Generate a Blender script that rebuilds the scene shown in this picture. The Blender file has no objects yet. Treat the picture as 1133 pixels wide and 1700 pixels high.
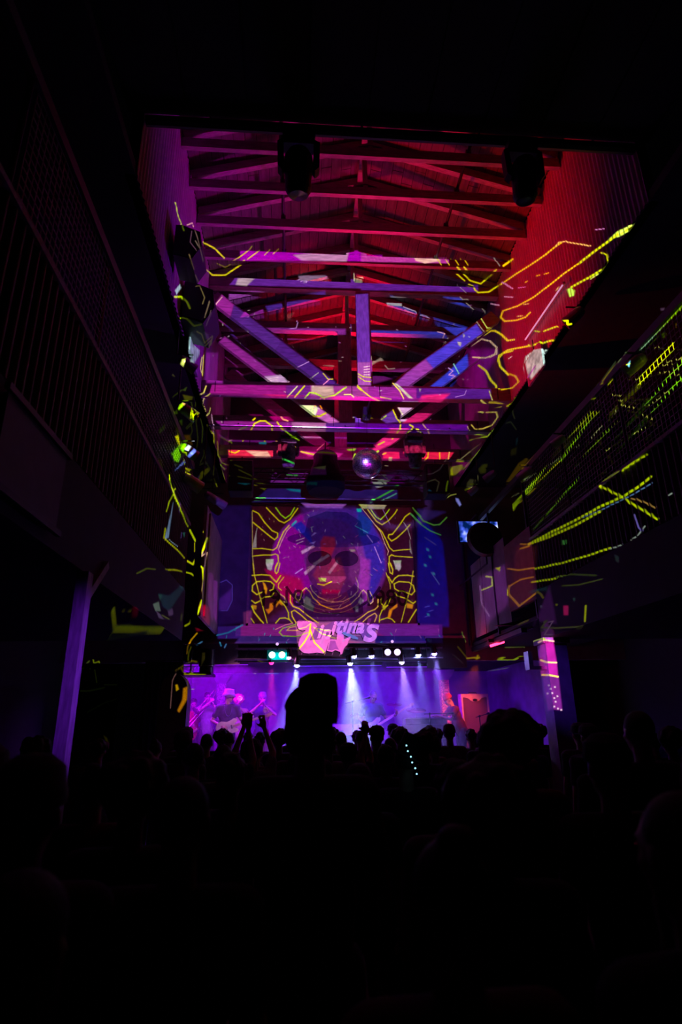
import bpy, bmesh, math, random
import numpy as np
from mathutils import Vector, Matrix, Euler
from math import sin, cos, pi, atan, radians as R
random.seed(7)
SC = bpy.context.scene
COL = SC.collection

# ------------------------------------------------------------------ camera, world, exposure
TH, AL, RO = atan(345/985), atan(0.0776), 0.014
F_ = Vector((sin(AL)*cos(TH), cos(AL)*cos(TH), sin(TH)))
R0 = Vector((cos(AL), -sin(AL), 0)); U0 = R0.cross(F_)
RR = R0*cos(RO) - U0*sin(RO); UU = U0*cos(RO) + R0*sin(RO)
cd = bpy.data.cameras.new('camera'); cam = bpy.data.objects.new('camera', cd); COL.objects.link(cam)
cd.sensor_fit = 'HORIZONTAL'; cd.sensor_width = 24; cd.lens = 985/1133*24; cd.clip_start = .05
M = Matrix.Identity(4)
for i in range(3):
    M[i][0] = RR[i]; M[i][1] = UU[i]; M[i][2] = -F_[i]
M.translation = Vector((0, 0, 1.9)); cam.matrix_world = M
cd.dof.use_dof = True; cd.dof.focus_distance = 11.6; cd.dof.aperture_fstop = 1.8
SC.camera = cam
w = bpy.data.worlds.new('world'); SC.world = w; w.use_nodes = True
w.node_tree.nodes['Background'].inputs[0].default_value = (.3, .25, .5, 1)
w.node_tree.nodes['Background'].inputs[1].default_value = .0006
SC.view_settings.view_transform = 'Standard'; SC.view_settings.look = 'None'
SC.view_settings.exposure = 0; SC.view_settings.gamma = 1
SC.cycles.use_denoising = True
SC.cycles.max_bounces = 4; SC.cycles.diffuse_bounces = 1; SC.cycles.glossy_bounces = 2
SC.cycles.volume_bounces = 0; SC.cycles.sample_clamp_indirect = 3
SC.cycles.volume_step_rate = 1.0

# ------------------------------------------------------------------ lights
def spot(name, loc, target, color, power, angle, blend=.6, radius=.06):
    l = bpy.data.lights.new(name, 'SPOT'); l.color = color; l.energy = power
    l.spot_size = R(angle); l.spot_blend = blend; l.shadow_soft_size = radius
    o = bpy.data.objects.new(name, l); COL.objects.link(o); o.location = loc
    o.rotation_euler = (Vector(target)-Vector(loc)).to_track_quat('-Z', 'Y').to_euler()
    return o
RED = (1, .005, .012); MAG = (1, .0, .42); VIO = (.5, .02, 1); BLU = (.05, .03, 1); PUR = (.22, .05, 1)
spot('red_wall_wash', (-1.75, 10.7, 6.9), (4.6, 9.3, 9.6), (1, .0, .006), 1500, 43, 1.0)
spot('red_roof_wash', (-1.7, 11.0, 6.9), (3.0, 8.9, 12.0), RED, 1150, 44, 1.0)
spot('magenta_roof_wash', (4.3, 10.8, 6.9), (-.6, 8.9, 12.0), (.9, 0, .3), 560, 52, 1.0)
spot('magenta_beam_wash', (1.2, 11.6, 7.0), (1.2, 9.0, 11.6), (1, 0, .25), 330, 54, 1.0)
spot('red_apex_wash', (1.2, 13.3, 7.6), (1.25, 12.7, 12.3), (1, 0, .03), 1200, 62, .9)
spot('violet_wall_wash', (4.3, 11.0, 6.9), (-2.05, 9.3, 9.9), (.34, .0, .8), 950, 50, 1.0)
spot('magenta_end_wash', (-1.7, 13.5, 7.6), (4.6, 14.2, 9.6), (.8, 0, .35), 420, 44, 1.0)
spot('magenta_end_wash', (4.3, 13.5, 7.6), (-2.05, 14.2, 9.6), (.7, 0, .45), 260, 44, 1.0)
spot('mirror_ball_pinspot', (2.3, 15.0, 7.4), (1.52, 11.9, 7.21), (.45, .3, 1), 420, 14, .5)  # two added, unseen lamps that brighten the mirror ball
spot('mirror_ball_pinspot', (.4, 8.6, 6.7), (1.52, 11.9, 7.21), (.4, .15, 1), 900, 14, .5)
spot('left_post_wash', (4.3, 2.6, 5.6), (-2.05, 5.8, 2.25), (.2, .02, 1), 2200, 13, 1.0)
spot('right_post_wash', (-1.8, 8.4, 5.4), (4.6, 11.0, 2.5), (.13, .02, 1), 800, 13, .9)
spot('blue_wall_wash', (3.6, 13.6, 7.3), (3.9, 16, 5.6), (.0, .01, 1), 12, 80, 1.0)
spot('blue_wall_wash', (-1.3, 13.6, 7.3), (-1.9, 16, 5.6), (.05, .0, 1), 3, 70, 1.0)

# ------------------------------------------------------------------ helpers
def mat(name, col, rough=.6, metal=0, noise=None, scale=6, bump=0, stretch=(1, 1, 1), emit=None, es=1, detail=4):
    m = bpy.data.materials.new(name); m.use_nodes = True
    nt = m.node_tree; b = nt.nodes['Principled BSDF']
    b.inputs['Roughness'].default_value = rough; b.inputs['Metallic'].default_value = metal
    b.inputs['Base Color'].default_value = (*col, 1)
    tc = nt.nodes.new('ShaderNodeTexCoord'); mp = nt.nodes.new('ShaderNodeMapping')
    mp.inputs['Scale'].default_value = stretch
    nt.links.new(tc.outputs['Object'], mp.inputs[0])
    n = nt.nodes.new('ShaderNodeTexNoise'); n.inputs['Scale'].default_value = scale; n.inputs['Detail'].default_value = detail
    nt.links.new(mp.outputs[0], n.inputs['Vector'])
    c2 = noise if noise else tuple(c*.72 for c in col)
    r = nt.nodes.new('ShaderNodeValToRGB')
    r.color_ramp.elements[0].position = .35; r.color_ramp.elements[0].color = (*c2, 1)
    r.color_ramp.elements[1].position = .65; r.color_ramp.elements[1].color = (*col, 1)
    nt.links.new(n.outputs[0], r.inputs[0]); nt.links.new(r.outputs[0], b.inputs['Base Color'])
    if bump:
        bp = nt.nodes.new('ShaderNodeBump'); bp.inputs['Strength'].default_value = bump; bp.inputs['Distance'].default_value = .01
        nt.links.new(n.outputs[0], bp.inputs['Height']); nt.links.new(bp.outputs[0], b.inputs['Normal'])
    if emit:
        b.inputs['Emission Color'].default_value = (*emit, 1); b.inputs['Emission Strength'].default_value = es
    return m
WOOD = mat('aged_timber', (.5, .44, .38), .7, noise=(.3, .26, .23), scale=5, stretch=(1, 6, 6), bump=.3)
WOODV = mat('aged_timber_upright', (.5, .44, .38), .7, noise=(.3, .26, .23), scale=5, stretch=(6, 6, 1), bump=.3)
PLANK = [mat('roof_board_%s' % n, c, .75, noise=tuple(x*.6 for x in c), scale=4, stretch=(6, 1, 6), bump=.3)
         for n, c in (('pale', (.17, .15, .13)), ('mid', (.12, .105, .09)), ('dark', (.07, .06, .055)))]
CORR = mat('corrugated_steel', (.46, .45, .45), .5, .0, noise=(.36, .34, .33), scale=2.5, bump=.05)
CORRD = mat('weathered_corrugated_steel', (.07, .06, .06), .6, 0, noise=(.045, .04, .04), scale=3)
PAINTD = mat('dark_paint', (.022, .02, .022), .85, bump=.1)
PLAST = mat('painted_plaster', (.5, .46, .5), .8, scale=3, bump=.15)
PLASTD = mat('dusky_painted_plaster', (.22, .2, .24), .8, scale=3, bump=.15)
BLACK = mat('matt_black_metal', (.018, .018, .02), .5)
BLACKG = mat('satin_black_metal', (.03, .03, .034), .3, .6)
GRILLE = mat('speaker_grille', (.03, .03, .035), .6, scale=90)
STEEL = mat('brushed_steel', (.45, .45, .47), .35, .9)
FLOOR = mat('worn_floor', (.09, .07, .06), .6, scale=2, stretch=(1, 6, 1))
CARPET = mat('stage_carpet', (.12, .1, .12), .95, scale=30)
MIRROR = mat('mirror_facet', (.85, .85, .9), .3, 1)
CLOTHB = mat('banner_cloth', (.34, .28, .34), .85, scale=9, bump=.1)
FRAMEM = mat('stained_frame', (.42, .3, .3), .6, scale=5, stretch=(1, 6, 6))
SIGNM = mat('sign_enamel', (.92, .75, .9), .45, scale=8)
SIGND = mat('sign_shadow_enamel', (.1, .04, .16), .5)
SKIN = [mat('skin_%s' % n, c, .55, scale=14) for n, c in (('tan', (.55, .33, .24)), ('brown', (.2, .1, .065)), ('deep', (.13, .065, .045)))]
HAIRD = mat('dark_hair', (.02, .015, .012), .7, scale=60, bump=.5)
HAIRR = mat('dyed_pink_hair', (.8, .05, .2), .7, scale=60, bump=.5)
EYE = mat('eye', (.02, .02, .02), .2)
LIP = mat('lip', (.35, .12, .11), .5)
def cloth(n, c): return mat(n, c, .9, scale=22, bump=.25)
CL = {k: cloth(k+'_cloth', v) for k, v in dict(black=(.015, .015, .018), charcoal=(.05, .05, .06), navy=(.03, .04, .09), grey=(.16, .16, .17),
      denim=(.06, .08, .14), white=(.6, .6, .62), red=(.6, .03, .05), maroon=(.12, .02, .03), violet=(.25, .16, .35), olive=(.08, .08, .05), tan=(.3, .24, .16)).items()}

def link(name, me, m=None, parent=None, smooth=False, loc=None, rot=None):
    o = bpy.data.objects.new(name, me); COL.objects.link(o)
    if m is not None and len(me.materials) == 0: me.materials.append(m)
    if parent: o.parent = parent
    if loc: o.location = loc
    if rot: o.rotation_euler = rot
    if smooth:
        for p in me.polygons: p.use_smooth = True
    return o
def obj(name, bm, m=None, parent=None, smooth=False, loc=None, rot=None):
    me = bpy.data.meshes.new(name); bm.normal_update(); bm.to_mesh(me); bm.free()
    return link(name, me, m, parent, smooth, loc, rot)
def tag(o, label=None, cat=None, group=None, kind=None):
    if label: o['label'] = label
    if cat: o['category'] = cat
    if group: o['group'] = group
    if kind: o['kind'] = kind
    return o
def thing(name, label, cat, loc=(0, 0, 0), rz=0, group=None):
    o = bpy.data.objects.new(name, None); COL.objects.link(o); o.location = loc; o.rotation_euler = (0, 0, rz)
    o.empty_display_size = .1
    return tag(o, label, cat, group)
def struct(o): o['kind'] = 'structure'; return o
def B(): return bmesh.new()
def box(bm, lo, hi, mtx=None):
    lo = Vector(lo); hi = Vector(hi)
    vs = [bm.verts.new((x, y, z)) for x in (lo.x, hi.x) for y in (lo.y, hi.y) for z in (lo.z, hi.z)]
    for f in ((0, 1, 3, 2), (4, 6, 7, 5), (0, 4, 5, 1), (2, 3, 7, 6), (0, 2, 6, 4), (1, 5, 7, 3)): bm.faces.new([vs[i] for i in f])
    if mtx is not None: bmesh.ops.transform(bm, matrix=mtx, verts=vs)
    return bm
def beam(bm, a, b, wd, ht, up=(0, 0, 1)):
    """square timber from a to b, wd across, ht along up"""
    a = Vector(a); b = Vector(b); d = (b-a); L = d.length; d.normalize()
    up = Vector(up); s = d.cross(up).normalized(); t = s.cross(d).normalized()
    vs = []
    for k in (0, 1):
        for i, j in ((-1, -1), (1, -1), (1, 1), (-1, 1)):
            vs.append(bm.verts.new(a + d*L*k + s*wd/2*i + t*ht/2*j))
    for f in ((3, 2, 1, 0), (4, 5, 6, 7), (0, 1, 5, 4), (1, 2, 6, 5), (2, 3, 7, 6), (3, 0, 4, 7)): bm.faces.new([vs[i] for i in f])
    return bm
def lathe(bm, prof, seg=16, mtx=None):
    """prof: list of (r, z)"""
    rings = []
    for r, z in prof:
        rings.append([bm.verts.new((r*cos(2*pi*i/seg), r*sin(2*pi*i/seg), z)) for i in range(seg)] if r > 1e-5 else [bm.verts.new((0, 0, z))])
    for a, b in zip(rings, rings[1:]):
        for i in range(seg):
            j = (i+1) % seg
            if len(a) > 1 and len(b) > 1: bm.faces.new((a[i], a[j], b[j], b[i]))
            elif len(a) > 1: bm.faces.new((a[i], a[j], b[0]))
            elif len(b) > 1: bm.faces.new((a[0], b[j], b[i]))
    if len(rings[0]) > 1: bm.faces.new(rings[0][::-1])
    if len(rings[-1]) > 1: bm.faces.new(rings[-1])
    if mtx is not None: bmesh.ops.transform(bm, matrix=mtx, verts=[v for r in rings for v in r])
    return bm
def aim(a, b):
    a = Vector(a); b = Vector(b); q = (b-a).to_track_quat('Z', 'Y')
    return Matrix.Translation(a) @ q.to_matrix().to_4x4()
def rod(bm, a, b, r, r2=None, seg=8):
    L = (Vector(b)-Vector(a)).length
    return lathe(bm, [(r, 0), (r if r2 is None else r2, L)], seg, aim(a, b))
def cap(bm, a, b, r0, r1=None, seg=10):
    r1 = r0 if r1 is None else r1
    L = (Vector(b)-Vector(a)).length
    pr = [(0, -r0)] + [(r0*sin(t), -r0*cos(t)) for t in (pi/6, pi/3, pi/2)] + [(r1*cos(t), L+r1*sin(t)) for t in (0, pi/6, pi/3)] + [(0, L+r1)]
    return lathe(bm, pr, seg, aim(a, b) if L > 1e-5 else Matrix.Translation(Vector(a)))
def ell(bm, c, rad, rot=(0, 0, 0), seg=16, rings=10):
    m = Matrix.Translation(Vector(c)) @ Euler(rot).to_matrix().to_4x4() @ Matrix.Diagonal((*rad, 1))
    bmesh.ops.create_uvsphere(bm, u_segments=seg, v_segments=rings, radius=1, matrix=m); return bm
def poly(bm, pts, y0, y1, mtx=None):
    """extrude a 2D (x,z) polygon from y0 to y1"""
    a = [bm.verts.new((x, y0, z)) for x, z in pts]; b = [bm.verts.new((x, y1, z)) for x, z in pts]
    n = len(pts)
    fs = [bm.faces.new(a), bm.faces.new(b[::-1])]
    for i in range(n): bm.faces.new((a[i], b[i], b[(i+1) % n], a[(i+1) % n]))
    if mtx is not None: bmesh.ops.transform(bm, matrix=mtx, verts=a+b)
    return bm
def fixn(bm): bmesh.ops.recalc_face_normals(bm, faces=bm.faces); return bm
def remesh(bm, vox, it=3, fac=.5):
    me = bpy.data.meshes.new('tmp'); bm.to_mesh(me); bm.free()
    o = bpy.data.objects.new('tmp', me); COL.objects.link(o)
    md = o.modifiers.new('r', 'REMESH'); md.mode = 'VOXEL'; md.voxel_size = vox
    if it:
        s = o.modifiers.new('s', 'SMOOTH'); s.factor = fac; s.iterations = it
    dg = bpy.context.evaluated_depsgraph_get()
    r = bpy.data.meshes.new_from_object(o.evaluated_get(dg))
    bpy.data.objects.remove(o); bpy.data.meshes.remove(me)
    r.materials.clear()
    for p in r.polygons: p.use_smooth = True; p.material_index = 0
    return r
def copy_tree(o, parent=None):
    c = o.copy(); COL.objects.link(c)
    if parent: c.parent = parent
    for ch in o.children: copy_tree(ch, c)
    return c

# ------------------------------------------------------------------ constants of the hall
ZF = -.568                            # floor level in the hall's drawing units (one unit is 0.77 m; converted to metres at the end)
XL, XR, XC = -2.05, 4.6, 1.2          # nave walls and ridge line
EAVE, RIDGE = 11.4, 12.4
YT = [11.1, 12.6, 14.2]               # the three deep trusses
ZT, ZB = 11.2, 8.48                   # centre heights of the top and bottom chords

# ------------------------------------------------------------------ structure
floor = struct(obj('floor', box(B(), (-7, -2.2, -.668), (10, 22.5, ZF)), FLOOR))
def corr_bm(y0, y1, z0, z1, pitch=.085, amp=.014, axis='y', x=0):
    bm = B(); n = max(2, int(round((y1-y0)/pitch*6))); prev = None
    for i in range(n+1):
        y = y0+(y1-y0)*i/n; dx = amp*sin(2*pi*y/pitch)
        co = [((x+dx, y, z) if axis == 'y' else (y, x+dx, z)) for z in (z0, z1)]
        cur = [bm.verts.new(c) for c in co]
        if prev: bm.faces.new((prev[0], cur[0], cur[1], prev[1]))
        prev = cur
    return bm
def corr_wall(name, x, y0, y1, z0, z1, m, side, sheet=.765, **k):
    back = box(B(), (x+side*.03, y0, z0), (x+side*.15, y1, z1))
    wl = struct(obj(name, back, PAINTD))
    y = y0; i = 0; cache = {}
    while y < y1-.05:
        e = min(y+sheet+.03, y1)
        L = round(e-y, 3)
        if L not in cache:
            bm = corr_bm(0, L, z0, z1, **k); me = bpy.data.meshes.new('sheet'); bm.to_mesh(me); bm.free(); me.materials.append(m); cache[L] = me
        link('sheet', cache[L], m, wl, True, loc=(x + (.0015 if i % 2 else -.001)*-side, y, 0))
        y += sheet; i += 1
    return wl
corr_wall('wall_right', XR, 5.75, 13.2, 8.35, EAVE+.1, CORR, 1, pitch=.1, amp=.013)
corr_wall('wall_left', XL, 5.75, 13.2, 8.35, EAVE+.1, CORR, -1, pitch=.12, amp=.012)
struct(obj('wall_right_plaster', box(B(), (XR, 13.2, 8.35), (XR+.15, 16, EAVE+.1)), PLAST))
struct(obj('wall_left_plaster', box(B(), (XL-.15, 13.2, 8.35), (XL, 16, EAVE+.1)), PLAST))
# end wall above the stage, gable shaped
g = B(); poly(g, [(XL-.15, 3.35), (XR+.15, 3.35), (XR+.15, EAVE), (XC, RIDGE+.1), (XL-.15, EAVE)], 16, 16.15)
wall_back = struct(obj('wall_front', g, PLASTD))
# ceiling: two slopes of long boards on the gable roof
ceil = B()
for sx, xe in ((-1, XL-.15), (1, XR+.15)):
    a = [(xe, EAVE+.16), (XC, RIDGE+.16), (XC, RIDGE+.26), (xe, EAVE+.26)]
    poly(ceil, a, 5.7, 16.15)
ceiling = struct(obj('ceiling', fixn(ceil), PAINTD))
for sx, xe in ((-1, XL), (1, XR)):
    A = Vector((XC, 0, RIDGE+.15)); E = Vector((xe, 0, EAVE+.15)); n = 16
    for i in range(n):
        for s, (y0, y1) in enumerate(((5.75, 8.9), (8.9, 12.1), (12.1, 15.95))):
            off = ((i*37+s*11) % 5)*.12-.24
            p = A.lerp(E, (i+.5)/n); wdt = (E-A).length/n-.012
            bm = B(); box(bm, (-wdt/2, y0+(off if s else 0), -.022), (wdt/2, y1+(((i*37+(s+1)*11) % 5)*.12-.24 if s < 2 else 0)-.012, 0))
            o = obj('board', bm, PLANK[(i*5+s*3+(i % 3)) % 3], ceiling, loc=(p.x, 0, p.z-.002*((i*7+s) % 3)), rot=(0, atan((EAVE-RIDGE)/(xe-XC))*-1, 0))
# lowered dark ceiling over the back of the hall
low = struct(obj('ceiling_low', box(B(), (XL-.2, -2, 9.4), (XR+.2, 5.75, 9.6)), PAINTD))
for i in range(9):
    obj('plank', box(B(), (XL-.2+i*.78, -2, 9.37), (XL-.2+i*.78+.75, 5.7, 9.4)), PAINTD, low)
struct(obj('wall_upper_back', box(B(), (XL-.2, 5.6, 9.6), (XR+.2, 5.75, RIDGE+.3)), PAINTD))
# outer walls of the aisles, far side
struct(obj('wall_left_outer', box(B(), (-6.2, -2, ZF), (-6, 21.6, 9)), PAINTD))
struct(obj('wall_right_outer', box(B(), (9, -2, ZF), (9.2, 21.6, 9)), PAINTD))
struct(obj('ceiling_left_aisle', box(B(), (-6, -2, 8.35), (XL-.02, 16.15, 8.5)), PAINTD))
struct(obj('ceiling_right_aisle', box(B(), (XR+.02, -2, 8.35), (9, 16.15, 8.5)), PAINTD))
struct(obj('wall_back', box(B(), (-6.2, -2.2, ZF), (9.2, -2, 9.6)), PAINTD))
struct(obj('wall_left_end', box(B(), (-6, 16, 3.35), (XL-.15, 16.15, 8.4)), PLASTD))
struct(obj('wall_right_end', box(B(), (XR+.15, 16, 3.35), (9, 16.15, 8.4)), PLASTD))

# ------------------------------------------------------------------ roof timbers
def rafter(parent, y, sx):
    xe = XL if sx < 0 else XR
    bm = B(); beam(bm, (xe+.02*(-sx), y, EAVE+.02), (XC+sx*.01, y, RIDGE+.02), .1, .18)
    return obj('rafter', bm, WOOD, parent)
ties = [6.9, 7.65, 8.46, 9.3, 10.2]
nm = ['hidden highest behind the hanging moving heads', 'dark with a dim magenta lower edge, above the lit ones', 'dark with a bright pink lower edge',
      'dark with the brightest hot pink lower edge', 'catching the upper rim of the projected pattern']
for y, s in zip(ties, nm):
    t = thing('roof_frame', 'timber tie beam with sloping rafters and short king post, '+s, 'roof frame', (0, 0, 0))
    obj('tie_beam', beam(B(), (XL+.01, y, 11.22), (XR-.01, y, 11.22), .08, .2), WOOD, t)
    rafter(t, y, -1); rafter(t, y, 1)
    obj('king_post', beam(B(), (XC, y, 11.32), (XC, y, RIDGE-.02), .09, .07, (0, 1, 0)), WOODV, t)
    b = B(); beam(b, (XC-.22, y-.02, 11.34), (XC, y-.02, 11.40), .07, .04); beam(b, (XC+.22, y-.02, 11.34), (XC, y-.02, 11.40), .07, .04)
    obj('post_foot', b, WOOD, t)
for i, (y, s) in enumerate(zip(YT, ['nearest one, lit violet', 'middle one', 'farthest one, bottom chord red'])):
    t = thing('roof_truss', 'deep timber roof truss with V shaped braces, '+s, 'roof truss')
    obj('top_chord', beam(B(), (XL+.01, y, 11.22), (XR-.01, y, 11.22), .16, .24), WOOD, t)
    obj('bottom_chord', beam(B(), (XL-.0+.01, y, 8.52), (XR-.01, y, 8.52), .16, .3), WOOD, t)
    kx = 1.42 if i == 0 else 1.12
    obj('king_post', beam(B(), (kx, y, 8.6), (kx, y, 11.12), .32, .14, (0, 1, 0)), WOODV, t)
    for s, xe in ((-1, XL+.12), (1, XR-.12)):
        obj('brace', beam(B(), (.72 if s < 0 else 2.08, y+.02, 8.66), (xe, y+.02, 10.86 if s < 0 else 10.6), .13, .3), WOOD, t)
    obj('ridge_post', beam(B(), (XC, y, 11.32), (XC, y, RIDGE), .09, .09, (0, 1, 0)), WOODV, t)
    rafter(t, y, -1); rafter(t, y, 1)
    b = B()
    for xe in (XL+.3, kx-.3, kx+.3, XR-.3): beam(b, (xe, y-.085, 8.40), (xe, y-.085, 8.64), .012, .05, (0, 1, 0))
    obj('iron_strap', b, BLACKG, t)
for i, y in enumerate((11.85, 13.4, 15.2)):
    t = thing('rafter_pair', 'bare rafter pair meeting at the ridge %s' % ('between the nearest and middle trusses', 'between the middle and farthest trusses', 'between the farthest truss and the end wall')[i], 'rafters')
    rafter(t, y, -1); rafter(t, y, 1)
struct(obj('trim_ridge', beam(B(), (XC, 5.8, RIDGE+.04), (XC, 15.95, RIDGE+.04), .1, .16), WOOD))
for x, s in ((-.35, 'left'), (2.95, 'right')):
    b = B(); rod(b, (x, 5.8, 11.38), (x, 15.9, 11.38), .03)
    c = tag(obj('conduit', b, BLACK, None, True), 'dark pipe running lengthwise over the tie beams, %s of the ridge' % s, 'pipe')
    bb = B()
    for y in ties: box(bb, (x-.045, y-.03, 11.32), (x+.045, y+.03, 11.425))
    obj('pipe_clamp', bb, BLACK, c)

# ------------------------------------------------------------------ balconies on both sides
def wire_grid(y0, y1, z0, z1, x, step=.085, r=.0035):
    bm = B(); n = int((y1-y0)/step); k = int((z1-z0)/step)
    for i in range(n+1):
        y = y0+i*step; box(bm, (x-r, y-r, z0), (x+r, y+r, z1))
    for j in range(k+1):
        z = z0+j*step; box(bm, (x-r+.006, y0, z-r), (x+r+.006, y1, z+r))
    return bm
WIRE = mat('galvanised_wire', (.4, .42, .38), .45, .3)
def balcony(side, label):
    x = XR if side > 0 else XL; s = side
    t = thing('balcony', label, 'balcony')
    def bx(xa, xb, ya, yb, za, zb):
        a, b = sorted((x+s*xa, x+s*xb)); return box(B(), (a, ya, za), (b, yb, zb))
    obj('floor_slab', bx(.06, 3.2, -1.9, 11.0, 3.95, 4.15), PAINTD, t)
    obj('edge_board', bx(0, .06, -1.9, 11.0, 3.28, 4.18), mat('edge_board_paint', (.028, .025, .025), .85, scale=3, stretch=(1, 1, 1)), t)
    obj('soffit', bx(.06, 3.2, -1.9, 11.0, 3.28, 3.33), PAINTD, t)
    z1 = 5.2 if s > 0 else 5.45
    y = -1.9; i = 0
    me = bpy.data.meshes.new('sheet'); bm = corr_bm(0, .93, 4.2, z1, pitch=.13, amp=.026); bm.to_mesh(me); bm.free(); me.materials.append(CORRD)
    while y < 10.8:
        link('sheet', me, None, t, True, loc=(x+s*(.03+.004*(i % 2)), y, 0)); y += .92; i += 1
    obj('cap_rail', bx(-.01, .09, -1.9, 11.0, z1, z1+.05), WOOD, t)
    obj('wire_guard', wire_grid(3.5, 11.0, z1+.05, 6.62, x+s*.04), WIRE, t)['kind'] = 'stuff'
    obj('top_rail', bx(.0, .08, 1.0, 11.0, 6.62, 6.74), mat('painted_rail', (.09, .07, .08), .5), t)
    for y in (3.4, 5.4, 7.3, 9.2, 11.0):
        b = B(); rod(b, (x+s*.05, y, 4.2), (x+s*.05, y, 6.62), .025); obj('rail_post', b, BLACK, t)
    return t
balcony(1, 'right side balcony with dark corrugated front, wire guard and sloping top rail')
balcony(-1, 'left side balcony with dark corrugated front and tall wire guard above the violet lit post')
# far sections of the balcony fronts towards the stage
t = thing('gallery_end', 'smooth reddish balcony panel beside purple lit corrugated sheet, right of the screen', 'balcony front')
obj('end_panel', box(B(), (XR+.01, 10.95, 4.05), (XR+.08, 12.5, 5.5)), mat('red_brown_panel', (.3, .12, .1), .7, scale=5), t)
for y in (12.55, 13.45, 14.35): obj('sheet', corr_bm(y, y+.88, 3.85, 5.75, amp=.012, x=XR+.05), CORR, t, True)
obj('soffit', box(B(), (XR+.1, 11.0, 3.7), (7.5, 15.9, 3.78)), PAINTD, t)
obj('top_rail', box(B(), (XR, 11.0, 6.62), (XR+.08, 15.9, 6.74)), BLACK, t)
for y in (11.1, 13.4, 15.7): obj('rail_post', box(B(), (XR+.02, y, 3.7), (XR+.07, y+.05, 6.62)), BLACK, t)
b = B(); poly(b, [(XR-.3, 3.78), (XR+2.2, 4.25), (XR+2.2, 3.78)], 12.6, 12.75); obj('brace_board', fixn(b), BLACK, t)
t = thing('gallery_end', 'purple lit narrow balcony panel at the left edge of the stage wall', 'balcony front')
obj('end_panel', box(B(), (XL-.08, 13.0, 4.05), (XL-.01, 15.9, 6.6)), PLAST, t)
obj('edge_strip', box(B(), (XL-.01, 13.3, 4.1), (XL+.03, 13.5, 6.5)), WOODV, t)

# posts
t = thing('post', 'slim square timber post on the far left lit deep violet', 'post', (-2.05, 5.8, 0))
obj('shaft', box(B(), (-.055, -.07, ZF), (.055, .07, 3.28)), WOODV, t)
b = B(); beam(b, (0, .0, 3.0), (0, .55, 3.5), .08, .08); obj('knee_brace', b, WOODV, t)
obj('base_block', box(B(), (-.12, -.12, ZF), (.12, .12, ZF+.2)), WOODV, t)
t = thing('post', 'broad square post under the right balcony corner, blue left face, pink patterned front', 'post', (4.78, 11.0, 0))
obj('shaft', box(B(), (-.2, -.2, ZF), (.2, .2, 3.28)), mat('post_paint', (.5, .46, .48), .6, scale=5), t)
obj('capital', box(B(), (-.25, -.24, 3.18), (.25, .24, 3.28)), WOODV, t)
b = B(); box(b, (-.52, -.12, 2.72), (-.2, .1, 2.78)); box(b, (-.52, -.12, 2.78), (-.44, .1, 3.05)); obj('side_bracket', b, STEEL, t)
obj('base_block', box(B(), (-.25, -.25, ZF), (.25, .25, ZF+.25)), WOODV, t)

# ------------------------------------------------------------------ proscenium, screen and banner
t = thing('stage_header', 'long dark header board with mouldings between the banner and the stage opening', 'header')
obj('panel', box(B(), (-2.9, 15.9, 3.8), (4.35, 15.99, 4.0)), PLASTD, t)
obj('dark_backing', box(B(), (-2.9, 15.96, 3.34), (4.35, 15.99, 3.8)), PAINTD, t)
obj('lower_ledge', box(B(), (-2.9, 15.82, 3.8), (4.4, 15.9, 3.85)), FRAMEM, t)
obj('upper_board', box(B(), (-1.6, 15.92, 4.0), (3.85, 15.99, 4.28)), FRAMEM, t)
for x in (-2.2, -1.0, .2, 1.4, 2.6, 3.8): obj('joint_strip', box(B(), (x, 15.88, 3.85), (x+.03, 15.9, 4.0)), FRAMEM, t)
t = thing('banner', 'large wall banner printed with a smiling hatted man in a round medallion', 'banner', (1.0, 15.93, 0))
cx, cz = 0.0, 6.02
obj('cloth', box(B(), (-2.28, -.01, 4.32), (2.28, .01, 7.68)), CLOTHB, t)
def flat(name, pts, m, d): 
    b = B(); poly(b, pts, -.012-d, -.010-d); return obj(name, fixn(b), m, t)
def circ(cx, cz, rx, rz, n=40, a0=0, a1=2*pi): return [(cx+rx*cos(a0+(a1-a0)*i/n), cz+rz*sin(a0+(a1-a0)*i/n)) for i in range(n + (0 if a1-a0 > 6.28 else 1))]
INK = lambda n, c: mat(n, c, .85, scale=10)
i1, i2, i3, i4, i5 = INK('medallion_ink', (.42, .34, .42)), INK('black_ink', (.05, .04, .06)), INK('skin_ink', (.3, .2, .22)), INK('hat_ink', (.12, .13, .2)), INK('shirt_ink', (.3, .1, .14))
flat('medallion', circ(0, 6.0, 1.72, 1.62, 64), i1, .000)
flat('coat', [(-.8, 4.6), (-.78, 5.2), (-.45, 5.5), (.5, 5.5), (.78, 5.2), (.8, 4.6), (.6, 4.5), (-.6, 4.5)], INK('coat_ink', (.14, .1, .16)), .002)
flat('shirt', [(-.35, 5.4), (.3, 5.4), (.55, 4.62), (-.55, 4.62)], i5, .004)
flat('face', circ(0, 5.95, .75, .85, 40), i3, .006)
flat('hat_crown', [(-.85, 6.6), (-.7, 7.3), (-.2, 7.5), (.4, 7.48), (.8, 7.2), (.9, 6.6)], i4, .008)
flat('hat_brim', circ(.02, 6.68, 1.3, .24, 36), i4, .010)
for s in (-1, 1): flat('dark_lens', circ(.37*s, 6.12, .33, .22, 24), i2, .009)
flat('nose', [(-.06, 6.1), (.08, 6.1), (.2, 5.8), (.02, 5.72), (-.16, 5.8)], INK('nose_ink', (.4, .2, .22)), .008)
flat('smile', circ(0, 5.62, .36, .2, 20, pi, 2*pi), INK('tooth_ink', (.6, .55, .5)), .008)
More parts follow.
